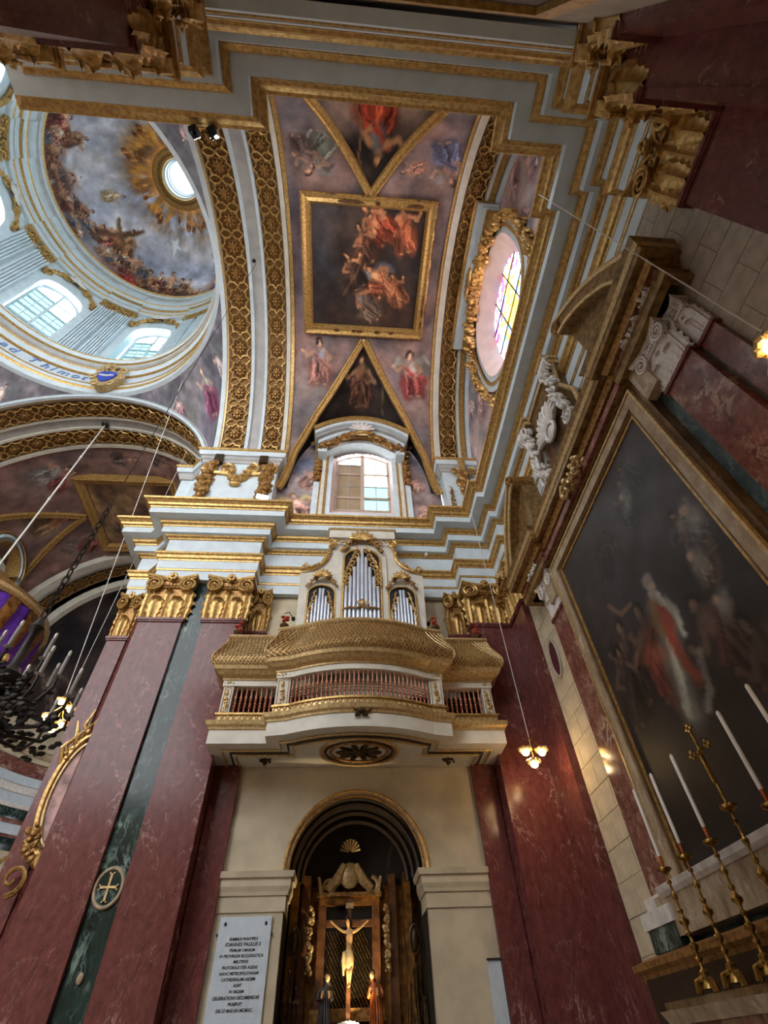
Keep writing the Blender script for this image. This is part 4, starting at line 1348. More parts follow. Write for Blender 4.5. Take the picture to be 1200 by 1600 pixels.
for k in range(8):
    t = 45 * k
    o = wallroot('window_%d' % (k + 3), 'arched drum window with pale teal panes under the dome')
    p = dpt(t, DZ0, DR + .5); o.location = p; OFF[o.name] = p
    Mx = Matrix.Translation(p) @ Matrix.Rotation((t - 90) * RAD, 4, 'Z')
    inst(WFR, 'window_bars', o, Mx)
    for j in range(4):
        for i in (-1, 1):
            inst(PANE2 if k in (2, 3) and not (j == 3 and i > 0) else PANE, 'pane', o, Mx @ TR(i * .49, .01, .85 * j + .01))
    inst(PARC, 'arched_pane', o, Mx @ TR(0, .01, 3.42))
# dome fresco: canvas x = angle in units of 5.2 m, y = elevation arc
cvD = Canvas(-PI * 5.2, PI * 5.2 + .2, 0, 7.0, 15, (186, 184, 196))
cvD.clouds([(170, 170, 188), (206, 200, 204), (156, 160, 180)], 2.2, 301)
def E(deg, el):
    return deg * RAD * 5.2, el * RAD * 5.2
rr_ = np.random.RandomState(3)
Yv = cvD.Y / 5.2 / RAD
cvD.mix(np.clip((12 - Yv) / 8, 0, 1) * .8, (216, 206, 192)); cvD.mix(np.exp(-((Yv - 44) / 8) ** 2) * .5, (206, 200, 200))
gl = cvD.fbm(1.6, 310); band = np.exp(-((Yv - 64) / 9) ** 2)
cvD.mix(band * np.clip((gl - .35) / .2, 0, 1), (128, 84, 52)); gl2 = cvD.fbm(1.0, 320)
cvD.mix(band * np.clip((gl2 - .52) / .12, 0, 1), (206, 140, 56)); cvD.mix(np.clip((Yv - 66) / 6, 0, 1) * .8, (176, 112, 44))
for k in range(40):
    d = rr_.uniform(-180, 180); x, y = E(d, rr_.uniform(54, 64))
    cvD.figure(x, y, .8, rr_.uniform(-.6, .6), (160, 96, 50), (216, 150, 70), (226, 160, 96), seed=330 + k, wings=(190, 120, 54))
def crowd(deg, el, h, robe, under, sd, an=0, wings=None):
    x, y = E(deg, el); cvD.figure(x, y, h, an, robe, under, (206, 150, 112), seed=sd, wings=wings)
for (d, el, rx, ry, c) in ((158, 9, 1.7, .8, (96, 96, 104)), (-151, 8, 1.6, 1.0, (120, 60, 60)), (178, 10, 1.2, .9, (110, 84, 76)), (118, 6, 1.7, .7, (120, 66, 60)), (100, 10, 1.2, .8, (150, 116, 90)), (60, 8, 2, .6, (150, 120, 100)), (-100, 8, 2, .8, (120, 90, 84)), (20, 8, 2, .8, (130, 96, 84)), (-40, 8, 2, .8, (120, 96, 90))):
    x, y = E(d, el); cvD.blob(x, y, rx, ry, c, 0, .6, .9)
for k, a in enumerate([(-151, 5, 2.4, (150, 46, 52), (120, 70, 64)), (-160, 18, 1.6, (116, 76, 56), (190, 140, 110)), (-172, 3, 1.9, (104, 66, 54), (150, 110, 90)), (177, 10, 1.8, (120, 72, 56), (176, 130, 100)), (166, 12, 1.5, (90, 64, 60), (150, 100, 80)), (158, 2, 1.3, (96, 96, 106), (120, 110, 110)), (146, 18, 1.9, (150, 80, 70), (196, 150, 120)), (131, 20, 2.2, (140, 92, 60), (200, 150, 110)), (120, 2, 2.1, (168, 54, 54), (120, 74, 66)), (108, 5, 1.9, (140, 96, 60), (196, 150, 110)), (97, 5, 2.0, (112, 70, 48), (150, 100, 66)), (84, 6, 1.4, (190, 150, 90), (220, 190, 130)), (168, 38, 1.3, (206, 176, 130), (216, 180, 140)), (60, 4, 1.9, (120, 96, 130), (180, 140, 110)), (-120, 4, 2.0, (110, 90, 80), (150, 110, 90)), (-90, 4, 1.9, (140, 70, 60), (150, 120, 100)), (30, 4, 1.9, (100, 100, 130), (170, 130, 100)), (0, 4, 1.9, (150, 80, 60), (170, 130, 100)), (-30, 4, 1.9, (110, 90, 80), (170, 130, 100)), (-60, 4, 1.9, (130, 80, 70), (170, 130, 100))]):
    crowd(a[0], a[1], a[2], a[3], a[4], 400 + k, .3 * (-1) ** k)
for k in range(34):
    d = 82 + k * 4.3 + rr_.uniform(-1.5, 1.5); el = rr_.choice([2, 4, 8, 12, 15])
    if d > 180: d -= 360
    crowd(d, el, rr_.uniform(.9, 1.4), [(120, 66, 58), (96, 70, 60), (140, 96, 70), (110, 110, 124), (160, 120, 96)][k % 5], [(190, 140, 110), (150, 110, 90), (206, 190, 170)][k % 3], 700 + k, rr_.uniform(-.5, .5))
p, q = E(150, 22), E(133, 46)
cvD.stroke([p, E(141, 33), q], .14, .14, (96, 68, 50)); cvD.stroke([E(150, 40), E(134, 26)], .12, .12, (110, 80, 58))
x, y = E(101, 48); cvD.blob(x, y, .16, .5, (232, 234, 240), .1, .3); cvD.blob(x, y + .1, .5, .12, (232, 234, 240), .3, .3)
def dome_pt(s, a):
    t = s / 5.2; e = a / 5.2
    return (DX + 5.2 * math.cos(e) * math.cos(t), DY + 5.2 * math.cos(e) * math.sin(t), 31.6 + 5.2 * math.sin(e))
cvD.finish(.08, .6, 20, .12, .16); cvD.a = np.clip(cvD.a * 1.14, 0, 1)
_m = 24
for _i in range(_m):            # both ends of the sheet meet in one tone
    f_ = .5 * (1 - _i / _m); L_ = cvD.a[:, _i].copy(); Q_ = cvD.a[:, cvD.w - 1 - _i].copy()
    cvD.a[:, _i] = L_ * (1 - f_) + Q_ * f_; cvD.a[:, cvD.w - 1 - _i] = Q_ * (1 - f_) + L_ * f_
V, F, C = canvas_sheet(cvD, dome_pt, lambda s, a: a / 5.2 / RAD < 73)
pigment_mesh('dome_fresco', V, F, C, 'fresco', dm)
mb = MB()
for i in range(0):              # closes the meridian seam of the sheet
    mb.quad(dome_pt(PI * 5.2 - .08, 0), dome_pt(PI * 5.2 + .02, 0), dome_pt(PI * 5.2 + .02, 6.6), dome_pt(PI * 5.2 - .08, 6.6)) if i == 0 else None
for m, pr in (('gold', [(1.62, 36.5), (1.5, 36.42), (1.42, 36.5), (1.34, 36.48)]), ('oldgold', [(1.34, 36.48), (1.24, 36.44), (1.2, 36.55)]), ('gold', [(1.2, 36.55), (1.06, 36.5), (1.0, 36.62)]),
              ('white', [(1.0, 36.62), (.94, 36.66), (.94, 37.0)]), ('white', [(.94, 37.0), (.88, 37.05), (.9, 37.3), (.84, 37.35), (.84, 37.9)])):
    MB().lathe(pr, 48, (DX, DY, 0)).build('oculus_ring', m, dm, True)
MB().lathe([(.84, 37.9), (.84, 40.5)], 24, (DX, DY, 0)).build('lantern_glazing', 'pane', dm, True)
MB().lathe([(.9, 40.5), (.5, 41), (0, 41.2)], 24, (DX, DY, 0)).build('lantern_cap', 'white', dm, True)
mb = MB()
for q in range(8):
    a = q * PI / 4
    mb.tube([(DX + .84 * math.cos(a), DY + .84 * math.sin(a), 37.9), (DX + .84 * math.cos(a), DY + .84 * math.sin(a), 40.6)], .05, 4)
mb.tube([(DX - .84, DY, 38.6), (DX + .84, DY, 38.6)], .03, 4); mb.tube([(DX, DY - .84, 38.6), (DX, DY + .84, 38.6)], .03, 4)
mb.build('lantern_bars', 'white', dm)

# ------------------------------------------------------------------ window above the organ
w1 = wallroot('window_1', 'arched window above the organ with one blinded leaf and gilt garlands')
def w_arch(x, x0, x1, z1, rise):
    c = (x0 + x1) / 2
    return z1 + rise * (1 - ((x - c) / ((x1 - x0) / 2)) ** 2)
PX0, PX1, PZ0, PZ1, PR = -.5, 1.46, 14.15, 16.95, .42      # pane field at y = 10.92
mb = MB(); n = 14                                            # splayed reveal
o_ = [(WX0, WZ0)] + [(WX0 + (WX1 - WX0) * i / n, w_arch(WX0 + (WX1 - WX0) * i / n, WX0, WX1, WZ1, WRISE)) for i in range(n + 1)] + [(WX1, WZ0)]
i_ = [(PX0, PZ0)] + [(PX0 + (PX1 - PX0) * i / n, w_arch(PX0 + (PX1 - PX0) * i / n, PX0, PX1, PZ1, PR)) for i in range(n + 1)] + [(PX1, PZ0)]
for a in range(len(o_)):
    b = (a + 1) % len(o_)
    mb.quad((o_[a][0], 10.6, o_[a][1]), (o_[b][0], 10.6, o_[b][1]), (i_[b][0], 10.92, i_[b][1]), (i_[a][0], 10.92, i_[a][1]))
mb.build('reveal', 'pinkplaster', w1)
xm = (PX0 + PX1) / 2
ZR = [14.15, 14.83, 15.5, 16.2, 16.8]
mb = MB()
mb.box(xm - .07, xm + .07, 10.86, 10.98, PZ0, PZ1 + PR)
for x in (PX0 + .03, PX1 - .03):
    mb.box(x - .04, x + .04, 10.88, 10.96, PZ0, PZ1)
for z in (ZR[0], ZR[1], ZR[3]):
    mb.box(PX0, PX1, 10.88, 10.96, z - .04, z + .04)
mb.tube([(PX0 + (PX1 - PX0) * i / n, 10.92, w_arch(PX0 + (PX1 - PX0) * i / n, PX0, PX1, PZ1, PR)) for i in range(n + 1)], .05, 5)
mb.build('sash', 'winframe', w1)
mb = MB()
for x in ((PX0 + xm) / 2, (PX1 + xm) / 2):
    mb.box(x - .012, x + .012, 10.9, 10.94, PZ0, PZ1 + .3)
for z in (ZR[2], ZR[4]):
    mb.box(PX0, PX1, 10.9, 10.94, z - .012, z + .012)
mb.build('glazing_bars', 'greysoff', w1)
xs = [PX0, (PX0 + xm) / 2, xm, (PX1 + xm) / 2, PX1]
for c in range(4):
    for r in range(5):
        z0 = ZR[r]; z1 = ZR[r + 1] if r < 4 else None
        q = MB()
        if z1:
            q.quad((xs[c], 10.93, z0), (xs[c + 1], 10.93, z0), (xs[c + 1], 10.93, z1), (xs[c], 10.93, z1))
        else:
            for i in range(4):
                a, b = xs[c] + (xs[c + 1] - xs[c]) * i / 4, xs[c] + (xs[c + 1] - xs[c]) * (i + 1) / 4
                q.quad((a, 10.93, z0), (b, 10.93, z0), (b, 10.93, w_arch(b, PX0, PX1, PZ1, PR)), (a, 10.93, w_arch(a, PX0, PX1, PZ1, PR)))
        q.build('pane', 'pane_dim' if (c < 2 and r < 4) else ('pane_deepteal' if r in (0, 1) else 'pane'), w1)
for s, xe in ((-1, WX0), (1, WX1)):
    for (a, b, m, y) in ((0, .16, 'white', 10.5), (.16, .24, 'gold', 10.46), (.24, .36, 'cream', 10.44), (.36, .42, 'gold', 10.48), (.42, .62, 'white', 10.52)):
        x0, x1 = sorted((xe + s * a, xe + s * b))
        MB().box(x0, x1, y, 10.66, 12.4, 16.9 if a < .4 else 15.2).build('jamb_moulding', m, w1)
    g = MB(); garland(g, [(xe + s * .52, 10.45, 17.2), (xe + s * .52, 10.42, 15.25)], .15, 90, 5 + s)
    garland(g, [(xe + s * .5, 10.4, 17.5), (xe + s * .8, 10.42, 17.35)], .16, 16, 15 + s)
    g.build('garland_drop', 'oldgold', w1, True)
mb = MB(); mb.box(WX0 - .1, WX1 + .1, 10.45, 10.7, 13.38, 13.52); mb.build('sill', 'white', w1)
def hood_arc(x, base, rise, x0=-1.36, x1=2.17):
    return base + rise * (1 - ((x - (x0 + x1) / 2) / ((x1 - x0) / 2)) ** 2)
for (x0, x1, y, zb, h, m) in ((-1.36, 2.17, 9.6, 17.2, .2, 'gold'), (-1.31, 2.12, 9.68, 17.02, .18, 'white'), (-1.26, 2.07, 9.8, 16.92, .1, 'greysoff'), (-1.18, 1.99, 9.92, 16.72, .2, 'white'), (-1.12, 1.93, 10.06, 16.6, .12, 'oldgold'), (-1.06, 1.87, 10.2, 16.42, .2, 'white')):
    mb = MB(); n = 22
    for i in range(n):
        a, b = x0 + (x1 - x0) * i / n, x0 + (x1 - x0) * (i + 1) / n
        za, zb_ = hood_arc(a, zb, .86, x0, x1), hood_arc(b, zb, .86, x0, x1)
        mb.add([(a, y, za), (b, y, zb_), (b, y, zb_ + h), (a, y, za + h), (a, 10.7, za), (b, 10.7, zb_), (b, 10.7, zb_ + h), (a, 10.7, za + h)], [(0, 1, 2, 3), (0, 1, 5, 4), (3, 2, 6, 7)] + ([(0, 3, 7, 4)] if i == 0 else []) + ([(1, 2, 6, 5)] if i == n - 1 else []))
    mb.build('hood_moulding', m, w1)
for s in (-1, 1):
    mb = MB(); c = XC + .04 + s * 1.42; mb.box(c - .16, c + .16, 10.05, 10.7, 16.4, 17.0); mb.build('hood_block', 'white', w1)
    g = MB(); garland(g, [(.41 + s * .34, 9.85, 17.3), (.41 + s * .7, 9.85, 17.02), (.41 + s * 1.05, 9.92, 16.75), (.41 + s * 1.4, 10.0, 16.75)], .17, 60, 31 + s)
    garland(g, [(.41 + s * 1.4, 10.0, 16.75), (.41 + s * 1.62, 10.15, 16.6)], .15, 14, 35 + s); g.build('garland_swag', 'oldgold', w1, True)
Ms = Matrix.Translation((.41, 9.78, 17.35))
inst(SHELL, 'shell', w1, Ms @ TR(0, 0, 0, s=(1.3, 1, 1.5)))
MB().blob((.41, 9.74, 17.27), (.3, .1, .09), 10, 5).build('shell_hinge', 'gold', w1, True)

# ------------------------------------------------------------------ end-wall lunette with stained glass
lx = 4.5
cvE = Canvas(-.7, 10.6, 12.3, 20.6, 14, (150, 144, 154)); cvE.clouds([(206, 178, 172), (128, 126, 140), (190, 160, 158)], 1.2, 501)
for k, (y, z, h, a) in enumerate(((1.9, 18.0, 1.6, .3), (2.4, 16.4, 1.5, -.3), (8.2, 16.2, 1.7, .2), (8.8, 17.6, 1.2, -.2), (1.2, 16.6, 1.6, .1))):
    cvE.figure(y, z, h, a, (206, 160, 160), (214, 170, 160), (222, 174, 156), seed=510 + k)
def se(y, z, a, b, zc, p=2.6):
    return (abs(y - YC) / a) ** p + (abs(z - zc) / b) ** p
cvE.finish(.06, .5, 21, .15, .14)
V, F, C = canvas_sheet(cvE, lambda y, z: (lx + .02, y, z), lambda y, z: se(y, z, 1.98, 2.3, 17.4) > 1 and (z < 15.2 or (y - YC) ** 2 + (z - 15) ** 2 < 5.55 ** 2))
pigment_mesh('lunette_fresco', V, F, C, 'fresco', wr, False)
w2 = wallroot('window_2', 'stained glass window with a golden figure in a deep splayed frame')
def sep(t, a, b, zc, p=2.6):
    c, s = math.cos(t), math.sin(t)
    return (YC + a * math.copysign(abs(c) ** (2 / p), c), zc + b * math.copysign(abs(s) ** (2 / p), s))
N = 64
def ring(mb, A, B):
    """A, B = (x, a, b, zc)"""
    for i in range(N):
        t0, t1 = 2 * PI * i / N, 2 * PI * (i + 1) / N
        p = [sep(t, *A[1:]) for t in (t0, t1)]; q = [sep(t, *B[1:]) for t in (t1, t0)]
        mb.quad((A[0], *p[0]), (A[0], *p[1]), (B[0], *q[0]), (B[0], *q[1]))
    return mb
ring(MB(), (lx - .08, 1.95, 2.28, 17.4), (4.95, 1.5, 1.9, 17.3)).build('splayed_reveal', 'pinkplaster', w2, True)
for (x, a0, b0, a1, b1, m) in ((lx - .06, 2.12, 2.46, 1.93, 2.26, 'white'), (lx - .12, 2.22, 2.56, 2.12, 2.46, 'gold'), (lx - .09, 2.4, 2.75, 2.22, 2.56, 'white')):
    mb = ring(MB(), (x, a0, b0, 17.4), (x, a1, b1, 17.4)); ring(mb, (x, a0, b0, 17.4), (lx + .05, a0, b0, 17.4)); mb.build('frame_moulding', m, w2, True)
STG = {k: glass_mat('stained_' + k, c, .6) for k, c in dict(gold=(250, 206, 70), blue=(120, 170, 226), violet=(150, 70, 150), red=(196, 60, 90), white=(230, 230, 240), green=(90, 150, 120), amber=(226, 150, 60), pink=(226, 150, 180)).items()}
Rg = random.Random(11)
hx = .19
for j in range(22):
    for i in range(17):
        y = YC - 1.52 + hx * i + (hx / 2 if j % 2 else 0); z = 15.3 + hx * j
        q = se(y, z, 1.5, 1.9, 17.3)
        if q < 1.0:
            dy, dz = y - YC, z - 17.3
            if q > .72: k = Rg.choice(('violet', 'red', 'blue', 'white', 'pink'))
            elif abs(dy) < .45 and -1.1 < dz < 1.0: k = Rg.choice(('gold', 'gold', 'gold', 'amber'))
            elif dz > .6: k = Rg.choice(('violet', 'white', 'blue', 'gold'))
            elif dz < -.8: k = Rg.choice(('red', 'white', 'pink', 'blue', 'green'))
            else: k = Rg.choice(('blue', 'blue', 'white', 'amber', 'green'))
            c = MB(); jt = lambda: Rg.uniform(-.02, .02); h = hx / 2
            c.quad((4.95, y - h + jt(), z - h + jt()), (4.95, y + h + jt(), z - h + jt()), (4.95, y + h + jt(), z + h + jt()), (4.95, y - h + jt(), z + h + jt()))
            c.build('glass_quarry', STG[k], w2)
mb = MB()
for z in (16.2, 17.3, 18.4):
    mb.box(4.92, 4.96, YC - 1.5, YC + 1.5, z - .02, z + .02)
for y in (YC - .5, YC + .5):
    mb.box(4.92, 4.96, y - .02, y + .02, 15.4, 19.2)
mb.build('lead_bars', 'black', w2)
def hood2(name, m, x0, x1, ya, z0, h):
    mb = MB(); n = 20
    for i in range(n):
        y0, y1 = YC - ya + 2 * ya * i / n, YC - ya + 2 * ya * (i + 1) / n
        za, zb_ = [z0 + .75 * math.sqrt(max(0, 1 - ((y - YC) / (ya * 1.3)) ** 2)) for y in (y0, y1)]
        mb.add([(x0, y0, za), (x0, y1, zb_), (x0, y1, zb_ + h), (x0, y0, za + h), (x1, y0, za), (x1, y1, zb_), (x1, y1, zb_ + h), (x1, y0, za + h)], [(0, 1, 2, 3), (0, 1, 5, 4), (3, 2, 6, 7)] + ([(0, 3, 7, 4)] if i == 0 else []) + ([(1, 2, 6, 5)] if i == n - 1 else []))
    mb.build(name, m, w2)
hood2('hood_moulding', 'gold', 3.72, 4.5, 2.45, 19.34, .12); hood2('hood_moulding', 'white', 3.82, 4.5, 2.4, 19.2, .14); hood2('hood_moulding', 'white', 3.95, 4.5, 2.32, 19.06, .14); hood2('hood_moulding', 'gold', 4.08, 4.5, 2.26, 18.94, .12)
g = MB(); garland(g, [(4.25, YC - 2.3, 18.6), (4.2, YC - 1.3, 19.4), (4.2, YC, 19.75), (4.2, YC + 1.3, 19.4), (4.25, YC + 2.3, 18.6)], .24, 150, 61)
for s in (-1, 1):
    garland(g, [(4.3, YC + s * 2.3, 18.6), (4.35, YC + s * 2.55, 17.2), (4.38, YC + s * 2.3, 15.6), (4.4, YC + s * 1.9, 14.6)], .2, 110, 63 + s)
g.build('garland', 'gold', w2, True)
Msh = Matrix.Translation((4.05, YC, 19.5)) @ Matrix.Rotation(-PI / 2, 4, 'Z')
inst(SHELLG, 'gilt_shell', w2, Msh @ TR(0, 0, 0, s=(1.5, 1.2, 1.5)))
# ------------------------------------------------------------------ organ gallery
gal = thing('organ_gallery', 'white and gilded gallery with turned balusters and bulging cane lattice', 'balcony', (XC, 9.8, 5.74))
half = [(-2.42, 10.6), (-2.42, 9.6), (-1.3, 9.6), (-1.3, 9.28), (-1.0, 9.22)]
NB = 18
def bowy(x):
    u = (x - XC) / (1.0 + XC)
    return 8.88 + .34 * (abs(u) ** 2.1)
bow = [(-1.0 + (2 * (1.0 + XC)) * i / NB, bowy(-1.0 + 2 * (1.0 + XC) * i / NB)) for i in range(1, NB)]
GP = half + bow + [(2 * XC - x, y) for x, y in reversed(half)]
GB = [('plinth_band', 'cream', [(-.2, 5.74), (.1, 5.74), (.1, 6.0), (-.2, 6.0)]), ('plinth_moulding', 'palegold', [(-.2, 6.0), (.12, 6.0), (.13, 6.04), (.17, 6.08), (.19, 6.16), (-.2, 6.17)]),
      ('ornament_strip', 'palegold', [(-.2, 6.17), (.04, 6.17), (.04, 6.32), (-.2, 6.32)]), ('base_rail', 'gold', [(-.14, 6.32), (.07, 6.32), (.07, 6.36), (-.14, 6.36)]),
      ('upper_band', 'cream', [(-.14, 6.94), (.05, 6.94), (.05, 7.06), (-.14, 7.06)]), ('flared_cornice', 'palegold', [(-.14, 7.06), (.07, 7.06), (.08, 7.1), (.16, 7.14), (.22, 7.2), (.25, 7.22), (.27, 7.29), (.29, 7.31), (-.14, 7.31)])]
for n, m, pr in GB:
    MB().sweep(pr, GP).build(n, m, gal)
CPROF = [(.27, 7.31), (.31, 7.38), (.31, 7.48), (.27, 7.6), (.2, 7.74), (.14, 7.88), (.1, 8.04)]
MB().sweep(CPROF + [(-.12, 8.04)], GP[1:-1], GP[0], GP[-1]).build('lattice_backing', 'oldgold', gal, True)
MB().sweep([(-.14, 8.04), (.12, 8.04), (.15, 8.08), (.13, 8.14), (-.14, 8.15)], GP).build('top_rail', 'palegold', gal)
# cane lattice: two families of diagonal ribs over the bulge
def resample(path, n):
    P = [Vector(p) for p in path]; L = [0]
    for a, b in zip(P, P[1:]):
        L.append(L[-1] + (b - a).length)
    out = []
    for k in range(n):
        d = L[-1] * k / (n - 1); i = max(j for j in range(len(P) - 1) if L[j] <= d + 1e-9); t = (d - L[i]) / (L[i + 1] - L[i])
        out.append((P[i].lerp(P[i + 1], t), i, t))
    return out, L[-1]
mitre = []
for i, p in enumerate(GP):
    a = Vector(GP[max(0, i - 1)]); b = Vector(GP[min(len(GP) - 1, i + 1)]); p = Vector(p)
    def nn(u, v):
        d = (v - u).normalized(); return Vector((d.y, -d.x))
    if i == 0: mv = nn(p, b)
    elif i == len(GP) - 1: mv = nn(a, p)
    else:
        n1, n2 = nn(a, p), nn(p, b); mv = n1 + n2; mv = mv / max(.15, mv.dot(n1))
    mitre.append(mv)
def gsurf(s, v, samples, lift=.012):
    i = min(len(samples) - 1.001, max(0, s)); k = int(i); f = i - k
    p = samples[k][0].lerp(samples[k + 1][0], f)
    j, t = samples[k][1], samples[k][2]
    m = mitre[j].lerp(mitre[min(j + 1, len(GP) - 1)], t)
    q = v * (len(CPROF) - 1); a = min(int(q), len(CPROF) - 2); f2 = q - a
    pr = CPROF[a][0] + (CPROF[a + 1][0] - CPROF[a][0]) * f2 + lift; z = CPROF[a][1] + (CPROF[a + 1][1] - CPROF[a][1]) * f2
    return (p.x + m.x * pr, p.y + m.y * pr, z)
NS = 330
smp, _ = resample(GP, NS)
lat = MB()
for k in range(-10, NS + 10, 3):
    for dr in (-1, 1):
        pts = [gsurf(k + dr * 14 * v, v, smp) for v in [q / 9 for q in range(10)] if 6 < k + dr * 14 * v < NS - 7]
        if len(pts) > 1:
            lat.tube(pts, .011, 3)
lat.build('cane_lattice', 'palegold', gal, False, kind='stuff')
for i in (1, 2, 3, len(GP) - 4, len(GP) - 3, len(GP) - 2):      # rolled hips at the corners
    mb = MB(); mb.tube([(GP[i][0] + mitre[i].x * (p + .02), GP[i][1] + mitre[i].y * (p + .02), z) for p, z in CPROF], .022, 6); mb.build('corner_roll', 'palegold', gal, True)
# rings in the ornament strip
rg = MB(); rg.tube([(.045 * math.cos(a), 0, .06 * math.sin(a)) for a in [2 * PI * k / 10 for k in range(10)]], .009, 4, True)
RGM = setmat(rg.mesh('strip_ring', True), 'gold')
smr, LG = resample(GP, 75)
for k in range(8, 67):
    p, j, t = smr[k]; d = Vector(GP[j + 1]) - Vector(GP[j]); n = Vector((d.y, -d.x)).normalized()
    inst(RGM, 'strip_ring', gal, Matrix.Translation((p.x + n.x * .045, p.y + n.y * .045, 6.245)) @ Matrix.Rotation(math.atan2(d.y, d.x), 4, 'Z'))
# balusters
bal = MB(); bal.lathe([(0, 0), (.024, 0), (.024, .02), (.014, .03), (.016, .12), (.022, .15), (.034, .165), (.016, .19), (.014, .21), (.034, .225), (.016, .25), (.014, .275), (.034, .29), (.016, .315), (.015, .33), (.033, .35), (.02, .39), (.013, .45), (.012, .52), (.022, .54), (.022, .58), (0, .58)], 8)
BAL = setmat(bal.mesh('baluster', True), mat('turned_baluster', (216, 156, 124), .4, .2, var=.15, scale=10, col2=(170, 96, 72)))
def balrow(pts, n):
    s_, _ = resample(pts, n)
    for p, _, _ in s_:
        inst(BAL, 'baluster', gal, TR(p.x, p.y + .04, 6.36))
balrow([(-2.17, 9.6), (-1.36, 9.6)], 9); balrow([(2 * XC + 1.36, 9.6), (2 * XC + 2.17, 9.6)], 9)
balrow([(-1.0, 9.22)] + bow + [(2 * XC + 1.0, 9.22)], 32)
balrow([(-2.42, 9.72), (-2.42, 10.4)], 7); balrow([(2 * XC + 2.42, 9.72), (2 * XC + 2.42, 10.4)], 7)
for (x0, x1, y) in ((-2.44, -2.24, 9.58), (-1.32, -1.05, 9.24)):
    for s in (-1, 1):
        a, b = (x0, x1) if s < 0 else (2 * XC - x1, 2 * XC - x0)
        mb = MB(); mb.box(a, b, y, y + .26, 6.33, 6.96); pdn = mb.build('pedestal', 'cream', gal)
        mb = MB(); mb.box(a - .02, b + .02, y - .02, y + .24, 7.0, 7.06); garland(mb, [(a + .03, y - .03, 7.02), (b - .03, y - .03, 7.02)], .04, 10, 4); mb.build('pedestal_cap', 'palegold', pdn)
        g = MB(); garland(g, [((a + b) / 2, y - .015, 6.42), ((a + b) / 2, y - .015, 6.86)], .05, 26, 7)
        g.tube([(a + .035, y - .005, 6.39), (a + .035, y - .005, 6.9), (b - .035, y - .005, 6.9), (b - .035, y - .005, 6.39)], .008, 4, True)
        g.build('carved_panel', 'gold', pdn, True)
mb = MB(); mb.box(-2.4, 2 * XC + 2.4, 10.3, 10.6, 6.3, 7.1); mb.build('inner_panel', 'redwood', gal)
# soffit with its mouldings and medallion
mb = MB(); mb.add([(x, y, 5.745) for x, y in GP], [tuple(range(len(GP)))]); mb.add([(x, y, 6.2) for x, y in GP], [tuple(range(len(GP)))]); mb.build('soffit', 'cream', gal)
for (k, m, zz) in ((.16, 'palegold', 5.72), (.3, 'bronze', 5.73), (.4, 'palegold', 5.725)):
    pts = []
    for i, (x, y) in enumerate(GP[1:-1]):
        mm = mitre[i + 1]; pts.append((x - mm.x * k, y - mm.y * k, zz))
    pts = [(pts[0][0], 10.6, zz)] + pts + [(pts[-1][0], 10.6, zz)]
    mb = MB(); mb.tube(pts, .025, 4); mb.build('soffit_moulding', m, gal)
for (a, b, r, m) in ((.76, .6, .035, 'palegold'), (.66, .51, .03, 'bronze'), (.56, .42, .03, 'oldgold')):
    mb = MB(); mb.tube([(XC + a * math.cos(2 * PI * k / 40), 9.88 + b * math.sin(2 * PI * k / 40), 5.73) for k in range(40)], r, 5, True); mb.build('medallion_ring', m, gal, True)
g = MB(); g.blob((XC, 9.88, 5.73), (.12, .1, .07), 10, 6)
for k in range(10):
    a = 2 * PI * k / 10
    g.blob((XC + .3 * math.cos(a), 9.88 + .23 * math.sin(a), 5.73), (.16, .055, .05), 8, 5, Matrix.Rotation(math.atan2(.23 * math.sin(a), .3 * math.cos(a)), 3, 'Z'))
g.build('medallion_rosette', 'bronze', gal, True)
mb = MB()
for s in (-1, 1):
    q = XC + s * .75 * 1.25 + s * .9
    garland(mb, [(q - .12, 10.2, 5.71), (q + .12, 10.2, 5.71)], .07, 14, 5)
mb.build('soffit_bosses', 'bronze', gal, True, kind='stuff')
g = MB()
for s in (-1, 1):
    spiral(g, (0, 0, 0), .08, .026, 1.3, s, 14, lambda a, b, s=s: (XC + s * .1 + a, 8.75, 6.06 + b)); g.tube([(XC + s * .02, 8.74, 5.94), (XC + s * .12, 8.74, 5.93)], .03, 6)
g.blob((XC, 8.77, 6.03), (.1, .06, .07), 8, 5); g.build('keystone_cartouche', 'bronze', gal, True)

# urns with red blossoms on the lattice, each a thing of its own
def urn(x, y, z, label):
    t = thing('flower_urn', label, 'urn', (x, y, z), 'urns with red blossoms on the organ gallery')
    MB().lathe([(0, 0), (.06, 0), (.07, .02), (.03, .05), (.03, .07), (.09, .11), (.105, .16), (.08, .17), (0, .17)], 12, (x, y, z)).build('bowl', 'wood', t, True)
    R = random.Random(int(x * 100))
    for k in range(7):
        g = MB(); c = (x + R.uniform(-.05, .05), y + R.uniform(-.05, .05), z + .19 + .035 * k)
        for q in range(5):
            a = 2 * PI * q / 5; g.blob((c[0] + .03 * math.cos(a), c[1] + .03 * math.sin(a), c[2]), (.028, .028, .02), 6, 4)
        g.build('blossom', 'redflower', t, True)
urn(-2.42, 9.62, 8.15, 'urn of red blossoms at the gallery end by the green marble strip')
urn(-1.36, 9.34, 8.15, 'urn of red blossoms beside the organ towards the dome')
urn(2.1, 9.34, 8.15, 'urn of red blossoms beside the organ towards the end wall')
urn(3.16, 9.62, 8.15, 'urn of red blossoms at the gallery end by the hanging lamp wire')
def cctv(x, y, z, s, label):
    t = thing('security_camera', label, 'camera', (x, y, z))
    mb = MB(); mb.tube([(x - s * .22, y, z + .16), (x - s * .12, y, z + .2), (x, y, z)], .012, 5); mb.build('bracket', 'iron', t)
    mb = MB(); mb.blob((x, y, z), (.05, .08, .05), 8, 5); mb.build('housing', 'black', t, True)
cctv(-1.26, 10.0, 8.98, 1, 'small black camera on a bent arm on the dome side of the organ')
